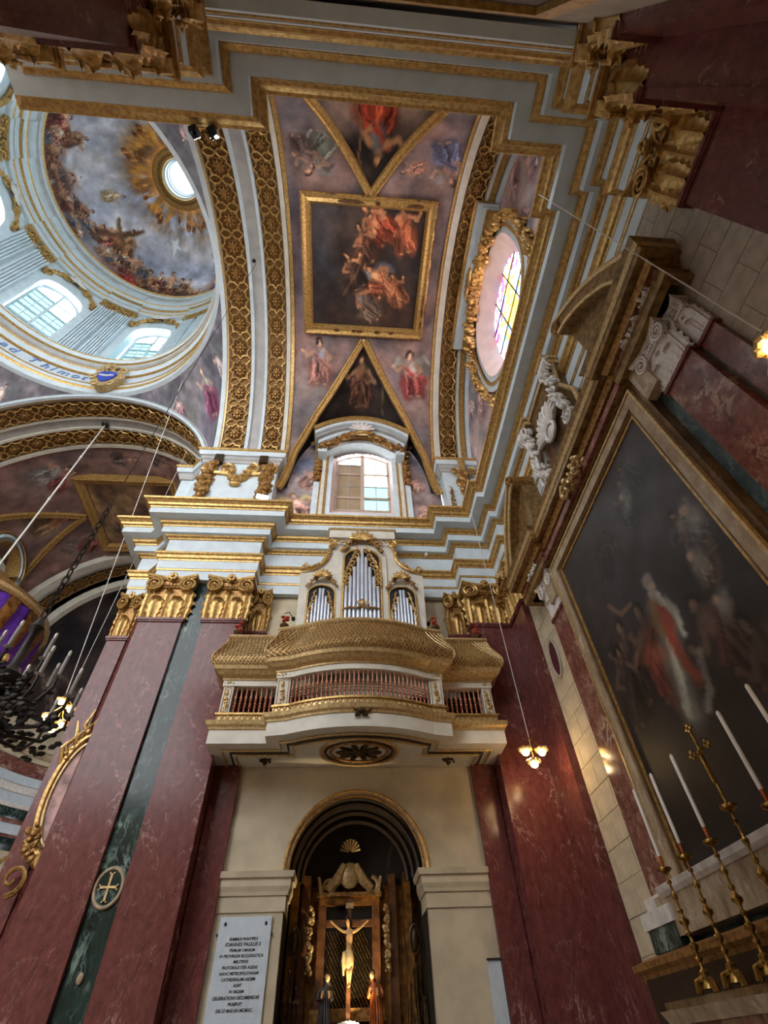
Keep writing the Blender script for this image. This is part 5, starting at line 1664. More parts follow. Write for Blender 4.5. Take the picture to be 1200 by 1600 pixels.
cctv(2.09, 10.0, 8.9, -1, 'small black camera on a bent arm on the altar side of the organ')

# ------------------------------------------------------------------ organ
org = thing('pipe_organ', 'white organ case with gilded carving and three towers of pipes', 'organ', (.42, 9.9, 8.1))
OY = 9.75; OC = .42
pf = [(-1.56, 8.06), (-1.62, 10.3), (-1.3, 10.36), (-1.08, 10.5), (-.93, 10.75), (-.88, 11.1), (-.88, 11.45), (-.7, 11.5), (-.3, 11.62), (0, 11.7)]
op = [(OC + x, z) for x, z in pf] + [(OC - x, z) for x, z in reversed(pf[:-1])]
MB().prism(op, lambda a, b, d: (a, d, b), OY, 10.45).build('case', 'cream', org)
MB().box(OC - .93, OC + .93, OY - .1, 10.4, 11.55, 11.85).build('top_block', 'cream', org)
MB().box(OC - .97, OC + .97, OY - .14, 10.4, 11.85, 11.91).build('top_block_cap', 'palegold', org)
def tower(cx, w, z0, zs, npipe, tall, big):
    """pipes in an arched opening of half width w"""
    mb = MB(); n = 12
    arch = [(cx - w, z0)] + [(cx - w * math.cos(PI * i / n), zs + w * .8 * math.sin(PI * i / n)) for i in range(n + 1)] + [(cx + w, z0)]
    mb.prism(arch, lambda a, b, d: (a, d, b), OY - .02, OY - .012); mb.build('tower_back', 'black', org)
    fr = MB(); fr.tube([(a, OY - .05, b) for a, b in arch], .035 if big else .025, 6); fr.build('tower_frame', 'gold', org, True)
    st = 2 * w * .94 / npipe
    for k in range(npipe):
        x = cx - w * .94 + st * (k + .5); q = abs(k - (npipe - 1) / 2) / ((npipe - 1) / 2)
        top = z0 + tall * (1 - .52 * q ** .9)
        p = MB(); r = st * (.47 - .04 * q)
        p.lathe([(r * .3, z0 - .02), (r, z0 + .35 * (1 if big else .5)), (r, top), (r * .8, top), (r * .8, top - .05)], 10, (x, OY - .06 - r * .5, 0))
        p.build('organ_pipe', 'pipe', org, True)
    for s in (-1, 1):
        g = MB(); R = random.Random(int(cx * 10) + s)
        for k in range(9 if big else 7):
            u = k / 8; zz = z0 + (tall * .5 if big else tall * .12) + u * (zs + w * .55 - z0 - (tall * .5 if big else tall * .12))
            xx = cx + s * w * (.82 - .55 * max(0, (u - .35) / .65))
            rr = (.11 if big else .075) * R.uniform(.8, 1.1)
            spiral(g, (0, 0, 0), rr, rr * .22, 1.3, R.choice((-1, 1)), 12, lambda a, b, xx=xx, zz=zz: (xx + a, OY - .1, zz + b), 5)
            g.tube([(xx, OY - .1, zz), (xx + s * .03, OY - .1, zz + .12), (xx - s * .02, OY - .1, zz + .2)], .018, 5)
        g.build('pierced_carving', 'gold', org, True)
    g = MB(); zz = z0 + (.62 if big else .16); sw = w * (.92 if big else .35)
    for s in (-1, 1):
        g.tube([(cx, OY - .16, zz + .05), (cx + s * sw * .3, OY - .16, zz - .03), (cx + s * sw * .7, OY - .15, zz), (cx + s * sw, OY - .12, zz - .04)], .028 if big else .022, 6)
        spiral(g, (0, 0, 0), .07, .02, 1.2, s, 12, lambda a, b, s=s: (cx + s * .09 + a, OY - .17, zz + .12 + b), 5)
    g.blob((cx, OY - .17, zz + .14), (.06, .04, .12), 8, 5); g.build('pipe_swag', 'gold', org, True)
    return arch
tower(OC, .49, 8.45, 10.75, 9, 2.75, True)
tower(OC - 1.02, .34, 8.2, 9.55, 8, 1.62, False); tower(OC + 1.02, .34, 8.2, 9.55, 8, 1.62, False)
for (cx, zz, sc2) in ((OC, 11.4, 1.0), (OC - 1.02, 10.0, .7), (OC + 1.02, 10.0, .7)):
    inst(SHELLG, 'gilt_shell', org, Matrix.Translation((cx, OY - .06, zz)) @ TR(0, 0, 0, s=(sc2, 1, sc2)))
    for s in (-1, 1):
        g = MB()
        garland(g, [(cx + s * .16 * sc2, OY - .1, zz + .14 * sc2), (cx + s * .4 * sc2, OY - .1, zz - .12 * sc2), (cx + s * .54 * sc2, OY - .08, zz - .38 * sc2)], .09 * sc2, 26, 3 + s)
        g.build('crest_garland', 'oldgold', org, True)
for s in (-1, 1):
    g = MB(); pts = [(OC + s * -x, OY - .06, z) for x, z in ((-1.62, 10.32), (-1.3, 10.38), (-1.08, 10.52), (-.93, 10.77), (-.88, 11.1), (-.86, 11.4))]
    g.tube(pts, .04, 6); garland(g, [(p[0], p[1] - .03, p[2] + .05) for p in pts], .08, 44, 8 + s, jit=.3)
    spiral(g, (0, 0, 0), .13, .04, 1.4, s, 14, lambda a, b, s=s: (OC + s * .84 + a, OY - .1, 11.32 + b)); spiral(g, (0, 0, 0), .09, .03, 1.4, -s, 14, lambda a, b, s=s: (OC + s * 1.52 + a, OY - .1, 10.42 + b))
    garland(g, [(OC + s * .2, OY - .12, 11.5), (OC + s * .5, OY - .12, 11.36), (OC + s * .75, OY - .1, 11.42)], .07, 16, 18)
    g.build('scroll_cresting', 'gold', org, True)
    MB().box(OC + s * .585 - .07, OC + s * .585 + .07, OY - .05, OY, 8.1, 10.9).build('case_pilaster', 'cream', org)

# ------------------------------------------------------------------ chapel niche
for s, (a, b) in ((-1, (-2.0, NX0)), (1, (NX1, 2.74))):
    t = thing('niche_impost', 'stepped cream stone impost on the pier %s the chapel arch' % ('with the plaque beside' if s < 0 else 'right of'), 'moulding', ((a + b) / 2, 10.6, 3.4))
    path = [(a, 10.62), (b, 10.62), (b, 11.3)] if s < 0 else [(a, 11.3), (a, 10.62), (b, 10.62)]
    for n, pr, m in (('neck_band', [(0, 3.42), (.025, 3.42), (.025, 3.64), (0, 3.64)], 'stone'), ('fillet', [(0, 3.64), (.05, 3.64), (.06, 3.69), (0, 3.69)], 'stone'), ('cavetto', [(0, 3.69), (.06, 3.69), (.09, 3.76), (.09, 3.88), (0, 3.88)], 'stone'), ('top_slab', [(0, 3.88), (.13, 3.88), (.15, 3.97), (0, 3.98)], 'stone')):
        MB().sweep(pr, path).build(n, m, t)
av = thing('niche_archivolt', 'thin gilded arch moulding around the chapel niche', 'moulding', (XC, 10.6, 3.98))
mb = MB(); mb.tube([(XC + 1.3 * math.cos(PI * i / 30), 10.6, NZ + 1.3 * math.sin(PI * i / 30)) for i in range(31)], .035, 6); mb.build('outer_bead', 'gold', av, True)
mb = MB(); mb.tube([(XC + 1.22 * math.cos(PI * i / 30), 10.62, NZ + 1.22 * math.sin(PI * i / 30)) for i in range(31)], .025, 6); mb.build('inner_bead', 'oldgold', av, True)

pq = thing('memorial_plaque', 'pale blue marble plaque with black Latin lettering beside the niche', 'plaque', (-1.46, 10.6, 1.95))
MB().box(-1.88, -1.04, 10.575, 10.625, 1.98, 3.36).build('slab', 'slab', pq)
for (x, z) in ((-1.79, 3.27), (-1.13, 3.27), (-1.79, 2.08), (-1.13, 2.08)):
    mb = MB(); mb.blob((x, 10.57, z), (.022, .015, .028), 8, 5); mb.build('bronze_boss', 'iron', pq, True)
for x in (-1.9, -1.02):
    mb = MB(); mb.box(x - .012, x + .012, 10.56, 10.62, 3.12, 3.15); mb.build('clip', 'iron', pq)
def text_line(txt, x, z, size, parent, y=10.572, shear=.12):
    cu = bpy.data.curves.new('line', 'FONT'); cu.body = txt; cu.size = size; cu.extrude = .002; cu.align_x = 'CENTER'; cu.shear = shear; cu.offset = .0012
    tmp = bpy.data.objects.new('line_tmp', cu); COL.objects.link(tmp)
    me = bpy.data.meshes.new_from_object(tmp.evaluated_get(bpy.context.evaluated_depsgraph_get())); bpy.data.objects.remove(tmp)
    me.materials.clear(); me.materials.append(MT['ink'])
    return inst(me, 'inscription_line', parent, Matrix.Translation((x, y, z)) @ Matrix.Rotation(PI / 2, 4, 'X'))
for k, (l, sz) in enumerate((('SUMMUS PONTIFEX', .052), ('IOANNES PAULUS II', .064), ('PRIMUM OMNIUM', .05), ('IN PROVINCIA ECCLESIASTICA', .05), ('MELITENSI', .05), ('PASTORALE ITER AGENS', .05), ('HANC METROPOLITANAM', .05), ('CATHEDRALEM AEDEM', .05), ('ADIIT', .05), ('IN EADEM', .05), ('CELEBRATIONI OECUMENICAE', .05), ('PRAEFUIT', .05), ('DIE 27 MAII AN MCMXC', .05))):
    text_line(l, -1.46, 3.06 - k * .068, sz, pq)

# retable in the niche
xn = .27
rt = thing('niche_retable', 'dark gilded retable filling the chapel niche', 'altarpiece', (xn, 11.9, 0))
MB().box(-.85, 1.59, 11.85, 12.05, 0, 4.0).build('back_board', 'giltwood', rt)
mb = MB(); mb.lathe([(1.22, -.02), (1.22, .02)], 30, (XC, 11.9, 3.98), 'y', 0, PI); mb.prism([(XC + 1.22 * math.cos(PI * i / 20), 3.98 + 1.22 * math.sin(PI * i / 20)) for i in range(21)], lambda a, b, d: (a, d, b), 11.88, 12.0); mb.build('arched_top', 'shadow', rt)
for (x0, x1, y, m) in ((-.82, -.68, 11.6, 'giltwood'), (-.62, -.48, 11.7, 'wood'), (1.02, 1.16, 11.7, 'wood'), (1.3, 1.44, 11.6, 'giltwood')):
    MB().box(x0, x1, y, 11.9, 0, 4.15).build('side_pilaster', m, rt)
for (a, b, c, d, y, m) in ((-.3, .84, 3.68, 3.8, 11.66, 'giltwood'), (-.34, .88, 3.8, 3.86, 11.6, 'oldgold'), (-.3, -.16, 2.3, 3.7, 11.68, 'wood'), (.7, .84, 2.3, 3.7, 11.68, 'wood'), (-.36, .9, 2.14, 2.3, 11.6, 'oldgold'), (-.4, .94, 1.9, 2.1, 11.55, 'giltwood')):
    MB().box(a, b, y, 11.9, c, d).build('frame_piece', m, rt)
mb = MB(); mb.box(-.17, .71, 11.8, 11.86, 2.3, 3.7); mb.build('grille_backing', 'black', rt)
mb = MB()
for k in range(-14, 15):
    for s in (-1, 1):
        x0 = xn + k * .06
        a = max(-.16, min(.7, x0)); 
        pts = [(x0 + s * t * .6, 11.78, 2.32 + t * 1.0) for t in (0, .2, .4, .6, .8, 1.0)]
        pts = [p for p in pts if -.16 < p[0] < .7]
        if len(pts) > 1:
            mb.tube(pts, .006, 3)
mb.build('wire_grille', 'brass', rt, kind='stuff')
for x in (-.43, .97):
    g = MB(); garland(g, [(x, 11.62, 3.62), (x, 11.6, 2.7)], .07, 44, 3); g.build('fruit_drop', 'palegold', rt, True)
g = MB()
for s in (-1, 1):
    spiral(g, (0, 0, 0), .13, .04, 1.2, s, 14, lambda a, b, s=s: (xn + s * .42 + a, 11.62, 3.96 + b)); g.tube([(xn + s * .42, 11.62, 3.9), (xn + s * .25, 11.6, 4.05), (xn + s * .12, 11.58, 4.3)], [.08, .1, .05], 7)
    g.tube([(xn + s * .52, 11.62, 3.8), (xn + s * .6, 11.6, 4.1)], [.05, .03], 6)
g.blob((xn, 11.62, 4.12), (.2, .06, .22), 10, 6); g.build('crown_carving', 'palegold', rt, True)
sh_ = MB()
for q in range(9):
    a = PI * (q + .5) / 9
    sh_.tube([(xn + .03 * math.cos(a), 11.6, 4.5 + .02 * math.sin(a)), (xn + .2 * math.cos(a), 11.56, 4.5 + .22 * math.sin(a))], [.01, .026], 5)
sh_.build('scallop_shell', 'palegold', rt, True)

# figures ---------------------------------------------------------------
def skin_mesh(name, verts, edges, radii, m, sub=2):
    me = bpy.data.meshes.new(name); me.from_pydata(verts, edges, [])
    ob = bpy.data.objects.new(name + '_tmp', me); COL.objects.link(ob)
    ob.modifiers.new('s', 'SKIN')
    for i, r in enumerate(radii):
        v = me.skin_vertices[0].data[i]; v.radius = (r, r) if not isinstance(r, tuple) else r; v.use_root = (i == 0)
    sm = ob.modifiers.new('u', 'SUBSURF'); sm.levels = sub; sm.render_levels = sub
    out = bpy.data.meshes.new_from_object(ob.evaluated_get(bpy.context.evaluated_depsgraph_get()))
    bpy.data.objects.remove(ob)
    out.polygons.foreach_set('use_smooth', [True] * len(out.polygons))
    out.materials.clear(); out.materials.append(MT[m])
    return out
crx = thing('altar_crucifix', 'large wooden crucifix with a pale carved Christ before the grille', 'crucifix', (.27, 11.4, 2.0))
MB().box(.235, .305, 11.42, 11.48, 2.0, 3.72).build('upright', 'wood', crx)
MB().box(-.15, .69, 11.42, 11.48, 3.32, 3.42).build('crossbar', 'wood', crx)
MB().box(.2, .34, 11.4, 11.42, 3.58, 3.66).build('title_board', 'palegold', crx)
cx, cy, cz = .27, 11.36, 2.55
B = [((0, 0, .38), (.06, .05)), ((0, -.01, .5), (.052, .042)), ((0, -.02, .62), (.068, .05)), ((0, 0, .7), (.04, .035)), ((-.015, -.03, .76), (.022, .022)), ((-.03, -.055, .82), (.04, .042)), ((-.035, -.06, .87), (.03, .032)),
     ((-.09, .0, .69), (.028, .026)), ((-.2, .02, .75), (.02, .02)), ((-.31, .03, .83), (.015, .015)), ((-.345, .03, .855), (.012, .014)),
     ((.09, .0, .69), (.028, .026)), ((.2, .02, .75), (.02, .02)), ((.31, .03, .83), (.015, .015)), ((.345, .03, .855), (.012, .014)),
     ((-.035, -.01, .3), (.042, .042)), ((-.02, -.06, .16), (.03, .03)), ((-.01, -.03, .02), (.018, .018)), ((0, -.06, -.03), (.013, .013)),
     ((.035, -.01, .3), (.042, .042)), ((.03, -.07, .17), (.03, .03)), ((.015, -.04, .03), (.018, .018)), ((.015, -.07, -.02), (.013, .013))]
E_ = [(0, 1), (1, 2), (2, 3), (3, 4), (4, 5), (5, 6), (3, 7), (7, 8), (8, 9), (9, 10), (3, 11), (11, 12), (12, 13), (13, 14), (0, 15), (15, 16), (16, 17), (17, 18), (0, 19), (19, 20), (20, 21), (21, 22)]
me = skin_mesh('corpus', [(p[0] + cx, p[1] + cy, p[2] + cz) for p, r in B], E_, [r for p, r in B], 'skin')
o = inst(me, 'corpus', crx, Matrix.Identity(4)); o['label'] = 'pale carved body with arms stretched along the crossbar'
mb = MB(); mb.blob((cx - .036, cy - .04, cz + .87), (.045, .045, .045), 8, 6); mb.blob((cx - .05, cy - .02, cz + .8), (.03, .03, .06), 6, 5); mb.build('hair', 'hair', crx, True)
mb = MB(); mb.lathe([(.07, .44), (.085, .36), (.085, .26), (.07, .2)], 12, (cx, cy - .01, cz)); mb.tube([(cx - .08, cy - .03, cz + .42), (cx - .1, cy - .04, cz + .3), (cx - .09, cy - .03, cz + .12)], [.03, .035, .015], 6); mb.build('loincloth', 'linen', crx, True)
def saint(x, y, z, h, m, label, lean, hand):
    t = thing('saint_statue', label, 'statue', (x, y, z))
    k = h / .85
    B = [((0, 0, .42), (.075, .065)), ((0, 0, .25), (.1, .085)), ((0, 0, .05), (.12, .1)), ((0, 0, -.02), (.115, .1)), ((lean * .1, 0, .56), (.085, .065)), ((lean * .2, 0, .66), (.07, .05)), ((lean * .25, 0, .71), (.03, .03)), ((lean * .35, -.01, .77), (.045, .048)), ((lean * .35, -.01, .82), (.036, .038)),
         ((-.09, -.01, .64), (.035, .035)), ((-.12, -.06, .52), (.03, .03)), ((-.06 + hand * .08, -.13, .56), (.018, .018)), ((.09, -.01, .64), (.035, .035)), ((.12, -.06, .52), (.03, .03)), ((.06 + hand * .08, -.13, .55), (.018, .018))]
    ed = [(0, 1), (1, 2), (2, 3), (0, 4), (4, 5), (5, 6), (6, 7), (7, 8), (5, 9), (9, 10), (10, 11), (5, 12), (12, 13), (13, 14)]
    me = skin_mesh('robed_body', [(x + p[0] * k, y + p[1] * k, z + p[2] * k) for p, r in B], ed, [(r[0] * k, r[1] * k) for p, r in B], m)
    inst(me, 'robed_body', t, Matrix.Translation(Vector((0, 0, 0))))
    mb = MB(); mb.blob((x + lean * .35 * k, y - .02 * k, z + .79 * k), (.042 * k, .045 * k, .055 * k), 8, 6); mb.build('face', 'skin', t, True)
    mb = MB(); mb.blob((x + lean * .36 * k, y + .015 * k, z + .81 * k), (.055 * k, .05 * k, .06 * k), 8, 6); mb.blob((x + lean * .3 * k, y + .03 * k, z + .72 * k), (.06 * k, .03 * k, .07 * k), 8, 5); mb.build('hair', 'hair', t, True)
    for q in (-1, 1):
        mb = MB(); mb.blob((x + (q * .06 + hand * .08) * k, y - .14 * k, z + .56 * k), (.02 * k, .02 * k, .03 * k), 6, 4)
        for f in range(4):
            mb.tube([(x + (q * .06 + hand * .08 + (f - 1.5) * .01) * k, y - .145 * k, z + .58 * k), (x + (q * .05 + hand * .08 + (f - 1.5) * .011) * k, y - .15 * k, z + .63 * k)], .0055 * k, 4)
        mb.build('hand', 'skin', t, True)
    mb = MB()
    for f in range(7):
        a = -1.2 + f * .4
        mb.tube([(x + .07 * math.sin(a) * k, y - .06 * math.cos(a) * k, z + .6 * k), (x + .1 * math.sin(a + .2) * k, y - .09 * math.cos(a) * k, z + .3 * k), (x + .13 * math.sin(a) * k, y - .11 * math.cos(a) * k, z - .01 * k)], [.015 * k, .02 * k, .012 * k], 5)
    mb.build('mantle_folds', m, t, True)
saint(-.12, 11.3, 1.86, .84, 'darkrobe', 'dark robed statue left of the crucifix foot', .1, .2)
saint(.72, 11.3, 1.86, .86, 'robe', 'gilded red robed statue with praying hands right of the crucifix', -.15, -.5)
alt = thing('niche_altar', 'altar shelf at the foot of the crucifix in the niche', 'altar', (xn, 11.4, 0))
MB().box(-.7, 1.3, 11.1, 11.5, 0, 1.82).build('altar_block', 'giltwood', alt)
MB().box(-.75, 1.35, 11.05, 11.54, 1.8, 1.86).build('altar_shelf', 'paleb', alt)
for k in range(16):
    a = PI * (k + .5) / 16
    t = thing('white_flower', 'small white blossom in the wreath at the crucifix foot', 'flower', (xn + .3 * math.cos(a), 11.2, 1.9 + .2 * math.sin(a)), 'wreath of white blossoms')
    g = MB(); c = Vector(t.location)
    for q in range(6):
        b = 2 * PI * q / 6; g.blob((c.x + .022 * math.cos(b), c.y, c.z + .022 * math.sin(b)), (.02, .016, .02), 6, 4)
    g.build('petals', 'wax', t, True); g = MB(); g.blob((c.x, c.y - .015, c.z), .01, 6, 4); g.build('flower_eye', 'brass', t, True)
def candelabrum(x, label):
    t = thing('niche_candelabrum', label, 'candelabrum', (x, 11.25, 0))
    MB().lathe([(.16, 0), (.14, .1), (.04, .3), (.03, 1.6), (.07, 1.7), (.03, 1.8), (.035, 2.3), (.06, 2.36), (.02, 2.45), (.02, 2.8)], 12, (x, 11.25, 0)).build('stem', 'bronze', t, True)
    for k in range(7):
        a = 2 * PI * k / 7; R = .09
        q = MB(); z = 2.0 + .18 * (k % 3)
        q.tube([(x, 11.25, z), (x + R * math.cos(a), 11.25 + R * math.sin(a), z - .1), (x + 1.5 * R * math.cos(a), 11.25 + 1.5 * R * math.sin(a), z + .08), (x + 1.4 * R * math.cos(a), 11.25 + 1.4 * R * math.sin(a), z + .3)], [.02, .02, .018, .012], 6)
        q.blob((x + 1.4 * R * math.cos(a), 11.25 + 1.4 * R * math.sin(a), z + .34), (.025, .025, .05), 6, 4)
        q.build('branch', 'bronze', t, True)
    mb = MB(); mb.blob((x, 11.25, 3.1), (.07, .05, .16), 10, 6); mb.tube([(x + .09 * math.cos(b), 11.22, 3.1 + .2 * math.sin(b)) for b in [2 * PI * q / 16 for q in range(16)]], .02, 5, True); mb.build('oval_finial', 'bronze', t, True)
candelabrum(-.68, 'dark branched candelabrum against the left jamb of the niche'); candelabrum(1.42, 'dark branched candelabrum against the right jamb of the niche')
mb = MB(); mb.box(2.5, 2.72, 10.56, 10.62, 0, 2.72); pb = mb.build('side_panel', 'slab')
tag(pb, 'narrow pale slab edge low on the right niche pier', 'slab'); 
mb = MB(); mb.box(2.5, 2.76, 10.53, 10.62, 2.725, 2.745); cl = mb.build('slab_clip', 'iron', pb)
# added fill light on the niche crucifix, with an invented housing out of view
ld = bpy.data.lights.new('niche_fill_light', 'SPOT'); ld.energy = 85; ld.color = (1, .76, .42); ld.spot_size = 1.3; ld.shadow_soft_size = .06
lo = bpy.data.objects.new('niche_fill_light', ld); COL.objects.link(lo); lo.location = (.4, 11.09, 1.99)
up = thing('fill_light_housing', 'added out of view housing for the fill light on the niche crucifix', 'fill light', (.4, 11.12, 1.86))
MB().box(.37, .43, 11.09, 11.15, 1.86, 1.9).build('foot', 'black', up)
MB().lathe([(0, -.05), (.035, -.05), (.045, .02), (.04, .02), (.03, -.02), (0, -.02)], 12, (.4, 11.12, 1.95)).build('lamp_head', 'black', up, True)
lo.rotation_euler = (Vector((.27, 11.5, 3.0)) - Vector(lo.location)).to_track_quat('-Z', 'Y').to_euler()
# ------------------------------------------------------------------ end-wall altarpiece
YA = 5.0
ret = thing('altar_retable', 'monumental marble altar frame with broken pediment on the end wall', 'altarpiece', (4.2, YA, 0))
MB().box(4.29, 4.35, 1.85, 7.88, 2.43, 8.35).build('marble_backing', 'greygreen', ret)
# great canvas
cvg = Canvas(3.2, 6.95, 2.8, 8.0, 30, (40, 38, 40))
cvg.clouds([(54, 52, 56), (34, 32, 34), (46, 40, 40)], 1.3, 601)
cvg.blob(4.4, 6.8, 1.3, .8, (64, 64, 72), .3, .9, .7); cvg.blob(5.9, 3.6, 1.2, .8, (28, 24, 24), 0, .8, .8)
# the canvas is read facing the wall: +y is to the viewer's left
def afig(y, z, h, a, r, u, sd, skin=(150, 116, 96), seated=False, dk=.62, wings=None):
    cvg.figure(y, z, h, a, r, u, skin, (40, 30, 26), seed=sd, seated=seated, dark=dk, wings=wings)
afig(5.45, 4.55, 1.35, .1, (150, 70, 56), (130, 80, 62), 620, dk=.6)
afig(6.05, 4.75, 1.3, .15, (70, 56, 54), (84, 68, 62), 621, dk=.6); afig(6.4, 4.6, 1.2, .2, (60, 50, 50), (70, 60, 58), 622, dk=.6)
afig(4.0, 4.0, 1.35, -.3, (110, 66, 62), (120, 90, 80), 623, dk=.6); afig(3.7, 3.4, 1.3, -.2, (80, 56, 52), (96, 70, 62), 624, dk=.55)
afig(3.95, 5.1, .75, .5, (150, 120, 104), (150, 120, 104), 625, True, .62) if False else afig(3.95, 5.1, .75, .5, (150, 120, 104), (150, 120, 104), 625, (170, 136, 112), True, .62)
afig(3.6, 5.5, .8, -.4, (120, 116, 120), (150, 140, 136), 626, (170, 136, 112), True, .6, (96, 96, 104)); afig(4.45, 6.7, .8, .2, (92, 92, 100), (104, 100, 104), 627, (150, 130, 116), True, .6, (84, 84, 92))
afig(5.6, 6.6, .8, .6, (70, 68, 76), (80, 76, 80), 628, (130, 110, 100), True, .6, (70, 70, 76)); afig(4.0, 7.0, .7, -.3, (80, 80, 88), (84, 80, 84), 629, (130, 110, 100), True, .6)
for (yy, zz, rr) in ((3.95, 5.45, .12), (3.62, 5.9, .14), (4.0, 4.85, .1), (4.4, 7.1, .12)):
    cvg.blob(yy, zz, rr, rr * 1.5, (128, 124, 120), .4, .6, .8); cvg.blob(yy + .05, zz + rr, rr * .5, rr * .55, (150, 124, 104), 0, .3)
# bishop in white alb, gold cope and red stole
cvg.stroke([(4.95, 5.35), (5.15, 4.8), (5.3, 4.3)], .22, .2, (96, 94, 86)); cvg.stroke([(5.0, 5.2), (5.2, 4.7), (5.36, 4.3)], .07, .08, (150, 148, 132)); cvg.stroke([(5.08, 5.0), (5.24, 4.5)], .03, .03, (176, 172, 156))
cvg.blob(4.95, 5.4, .22, .3, (120, 84, 48), -.3, .3); cvg.stroke([(4.78, 5.45), (5.0, 5.0), (4.92, 4.5)], .07, .1, (128, 60, 44)); cvg.stroke([(4.9, 5.5), (5.02, 5.05)], .04, .05, (150, 52, 46))
cvg.stroke([(4.7, 4.7), (4.85, 4.35), (5.05, 4.15)], .06, .05, (110, 106, 98)); cvg.stroke([(4.82, 5.65), (4.7, 5.3), (4.75, 5.0)], .07, .05, (150, 150, 140))
cvg.blob(4.87, 5.84, .11, .14, (150, 126, 106), 0, .3); cvg.blob(4.86, 5.95, .12, .08, (112, 104, 98), 0, .3); cvg.blob(4.9, 5.72, .08, .1, (134, 126, 118), 0, .4)
cvg.blob(5.5, 5.15, .3, .14, (120, 62, 46), .5, .5, .8); cvg.stroke([(5.9, 6.3), (5.7, 6.0), (5.4, 5.95)], .045, .03, (104, 78, 62))
cvg.finish(.022, .3, 22, .15, .16); cvg.a = np.clip(cvg.a * 1.12, 0, 1)
V, F, C = canvas_sheet(cvg, lambda y, z: (4.15, y, z), lambda y, z: 3.3 < y < 6.82 and 2.85 < z < 7.9)
pigment_mesh('altar_canvas', V, F, C, 'canvas', ret, False, 'dark oil painting of a robed saint among figures')
def vframe(a, d0, d1, x0, m, name):
    """rectangular frame around the canvas; a..b offsets outward from its edge"""
    y0, y1, z0, z1 = 3.4, 6.72, 2.95, 7.81
    for (p, q, r, s) in ((y0 - d1, y1 + d1, z1 + d0, z1 + d1), (y0 - d1, y1 + d1, z0 - d1, z0 - d0), (y0 - d1, y0 - d0, z0 - d0, z1 + d0), (y1 + d0, y1 + d1, z0 - d0, z1 + d0)):
        MB().box(x0, 4.3, p, q, r, s).build(name, m, ret)
vframe(0, 0, .05, 4.13, 'gold', 'gilt_slip'); vframe(0, .05, .1, 4.11, 'brown', 'inner_step'); vframe(0, .1, .27, 4.08, 'paleb', 'frame_moulding'); vframe(0, .27, .31, 4.06, 'palegold', 'frame_fillet'); vframe(0, .31, .4, 4.12, 'brown', 'outer_step')
for (yc, s) in ((2.95, -1), (7.17, 1)):        # ears of the frame
    MB().box(4.06, 4.2, yc - .28 if s < 0 else yc - .02, yc + .02 if s < 0 else yc + .28, 7.55, 8.25).build('frame_ear', 'paleb', ret)
MB().box(4.0, 4.2, 2.95, 7.18, 8.25, 8.38).build('lilac_frieze', 'pink', ret)
# pilasters with white capitals, an inner and an outer pair
def apil(y0, y1, x, z1, h, label):
    w = y1 - y0
    MB().box(x, 4.36, y0, y1, 2.95, z1 - .04).build('pilaster_shaft', 'pink', ret)
    MB().box(x - .03, 4.36, y0 - .03, y1 + .03, z1 - .04, z1 + .02).build('pilaster_necking', 'red', ret)
    Mx = Matrix.Translation((x, (y0 + y1) / 2, z1)) @ Matrix.Rotation(-PI / 2, 4, 'Z')
    k = h / 1.22
    S = Matrix.Diagonal((w, .55, k, 1))
    inst(CAPW['bell'], 'capital_bell', ret, Mx @ S)
    for xx in ((-.25, .25) if w > .4 else (0,)):
        inst(LEAF_W, 'acanthus_leaf', ret, Mx @ S @ TR(xx, -.02, 0, s=(1, .8, 1)))
    for xx in (-.46, 0, .46):
        inst(LEAF2_W, 'acanthus_leaf', ret, Mx @ S @ TR(xx, .04, 0, s=(1, .8, 1)))
    for q in (-1, 1):
        inst(CAPW['vol'], 'volute', ret, Mx @ S @ TR(q * .42, -.16, .96, s=(-q, 1, 1)))
    inst(CAPW['aba'], 'abacus', ret, Mx @ S)
    MB().box(x - .1, 4.36, y0 - .08, y1 + .06, 2.8, 2.95).build('pilaster_base', 'whitem', ret)
    MB().box(x - .2, 4.36, y0 - .1, y1 + .1, 2.64, 2.8).build('pilaster_base', 'whitem', ret)
    MB().box(x - .17, 4.36, y0 - .05, y1 + .07, 2.42, 2.64).build('pedestal_block', 'green', ret)
apil(2.14, 2.74, 4.14, 7.36, .84, ''); apil(7.16, 7.74, 4.14, 7.36, .84, ''); apil(1.8, 2.1, 4.26, 7.36, .84, ''); apil(7.76, 7.88, 4.28, 7.36, .84, '')
# dosserets and entablature
EN = [(4.36, 8.3), (3.98, 8.3), (3.98, 6.95), (4.1, 6.95), (4.1, 3.05), (3.98, 3.05), (3.98, 1.55), (4.36, 1.55)]
for n, m, pr in (('architrave', 'giltbrown', [(-.1, 8.2), (.03, 8.2), (.03, 8.34), (.06, 8.36), (-.1, 8.38)]), ('frieze_carving_band', 'pink', [(-.1, 8.38), (-.01, 8.38), (-.01, 8.56), (-.1, 8.56)]), ('bed_moulding', 'oldgold', [(-.1, 8.56), (.05, 8.56), (.07, 8.62), (.1, 8.66), (-.1, 8.68)]), ('cornice_soffit', 'giltbrown', [(-.1, 8.68), (.2, 8.7), (.2, 8.82), (-.1, 8.82)]), ('cornice_gilt_edge', 'palegold', [(-.1, 8.82), (.21, 8.82), (.24, 8.9), (-.1, 8.9)]), ('cornice_top', 'giltbrown', [(-.1, 8.9), (.24, 8.9), (.28, 9.0), (-.1, 9.02)])):
    MB().sweep(pr, EN).build(n, m, ret)
for (y0, y1) in ((2.15, 2.65), (7.3, 7.8), (1.8, 2.0)):
    g = MB(); garland(g, [(3.96, y0, 8.47), (3.96, y1, 8.47)], .07, 26, int(y0 * 10)); g.build('white_carving', 'whitem', ret, True)
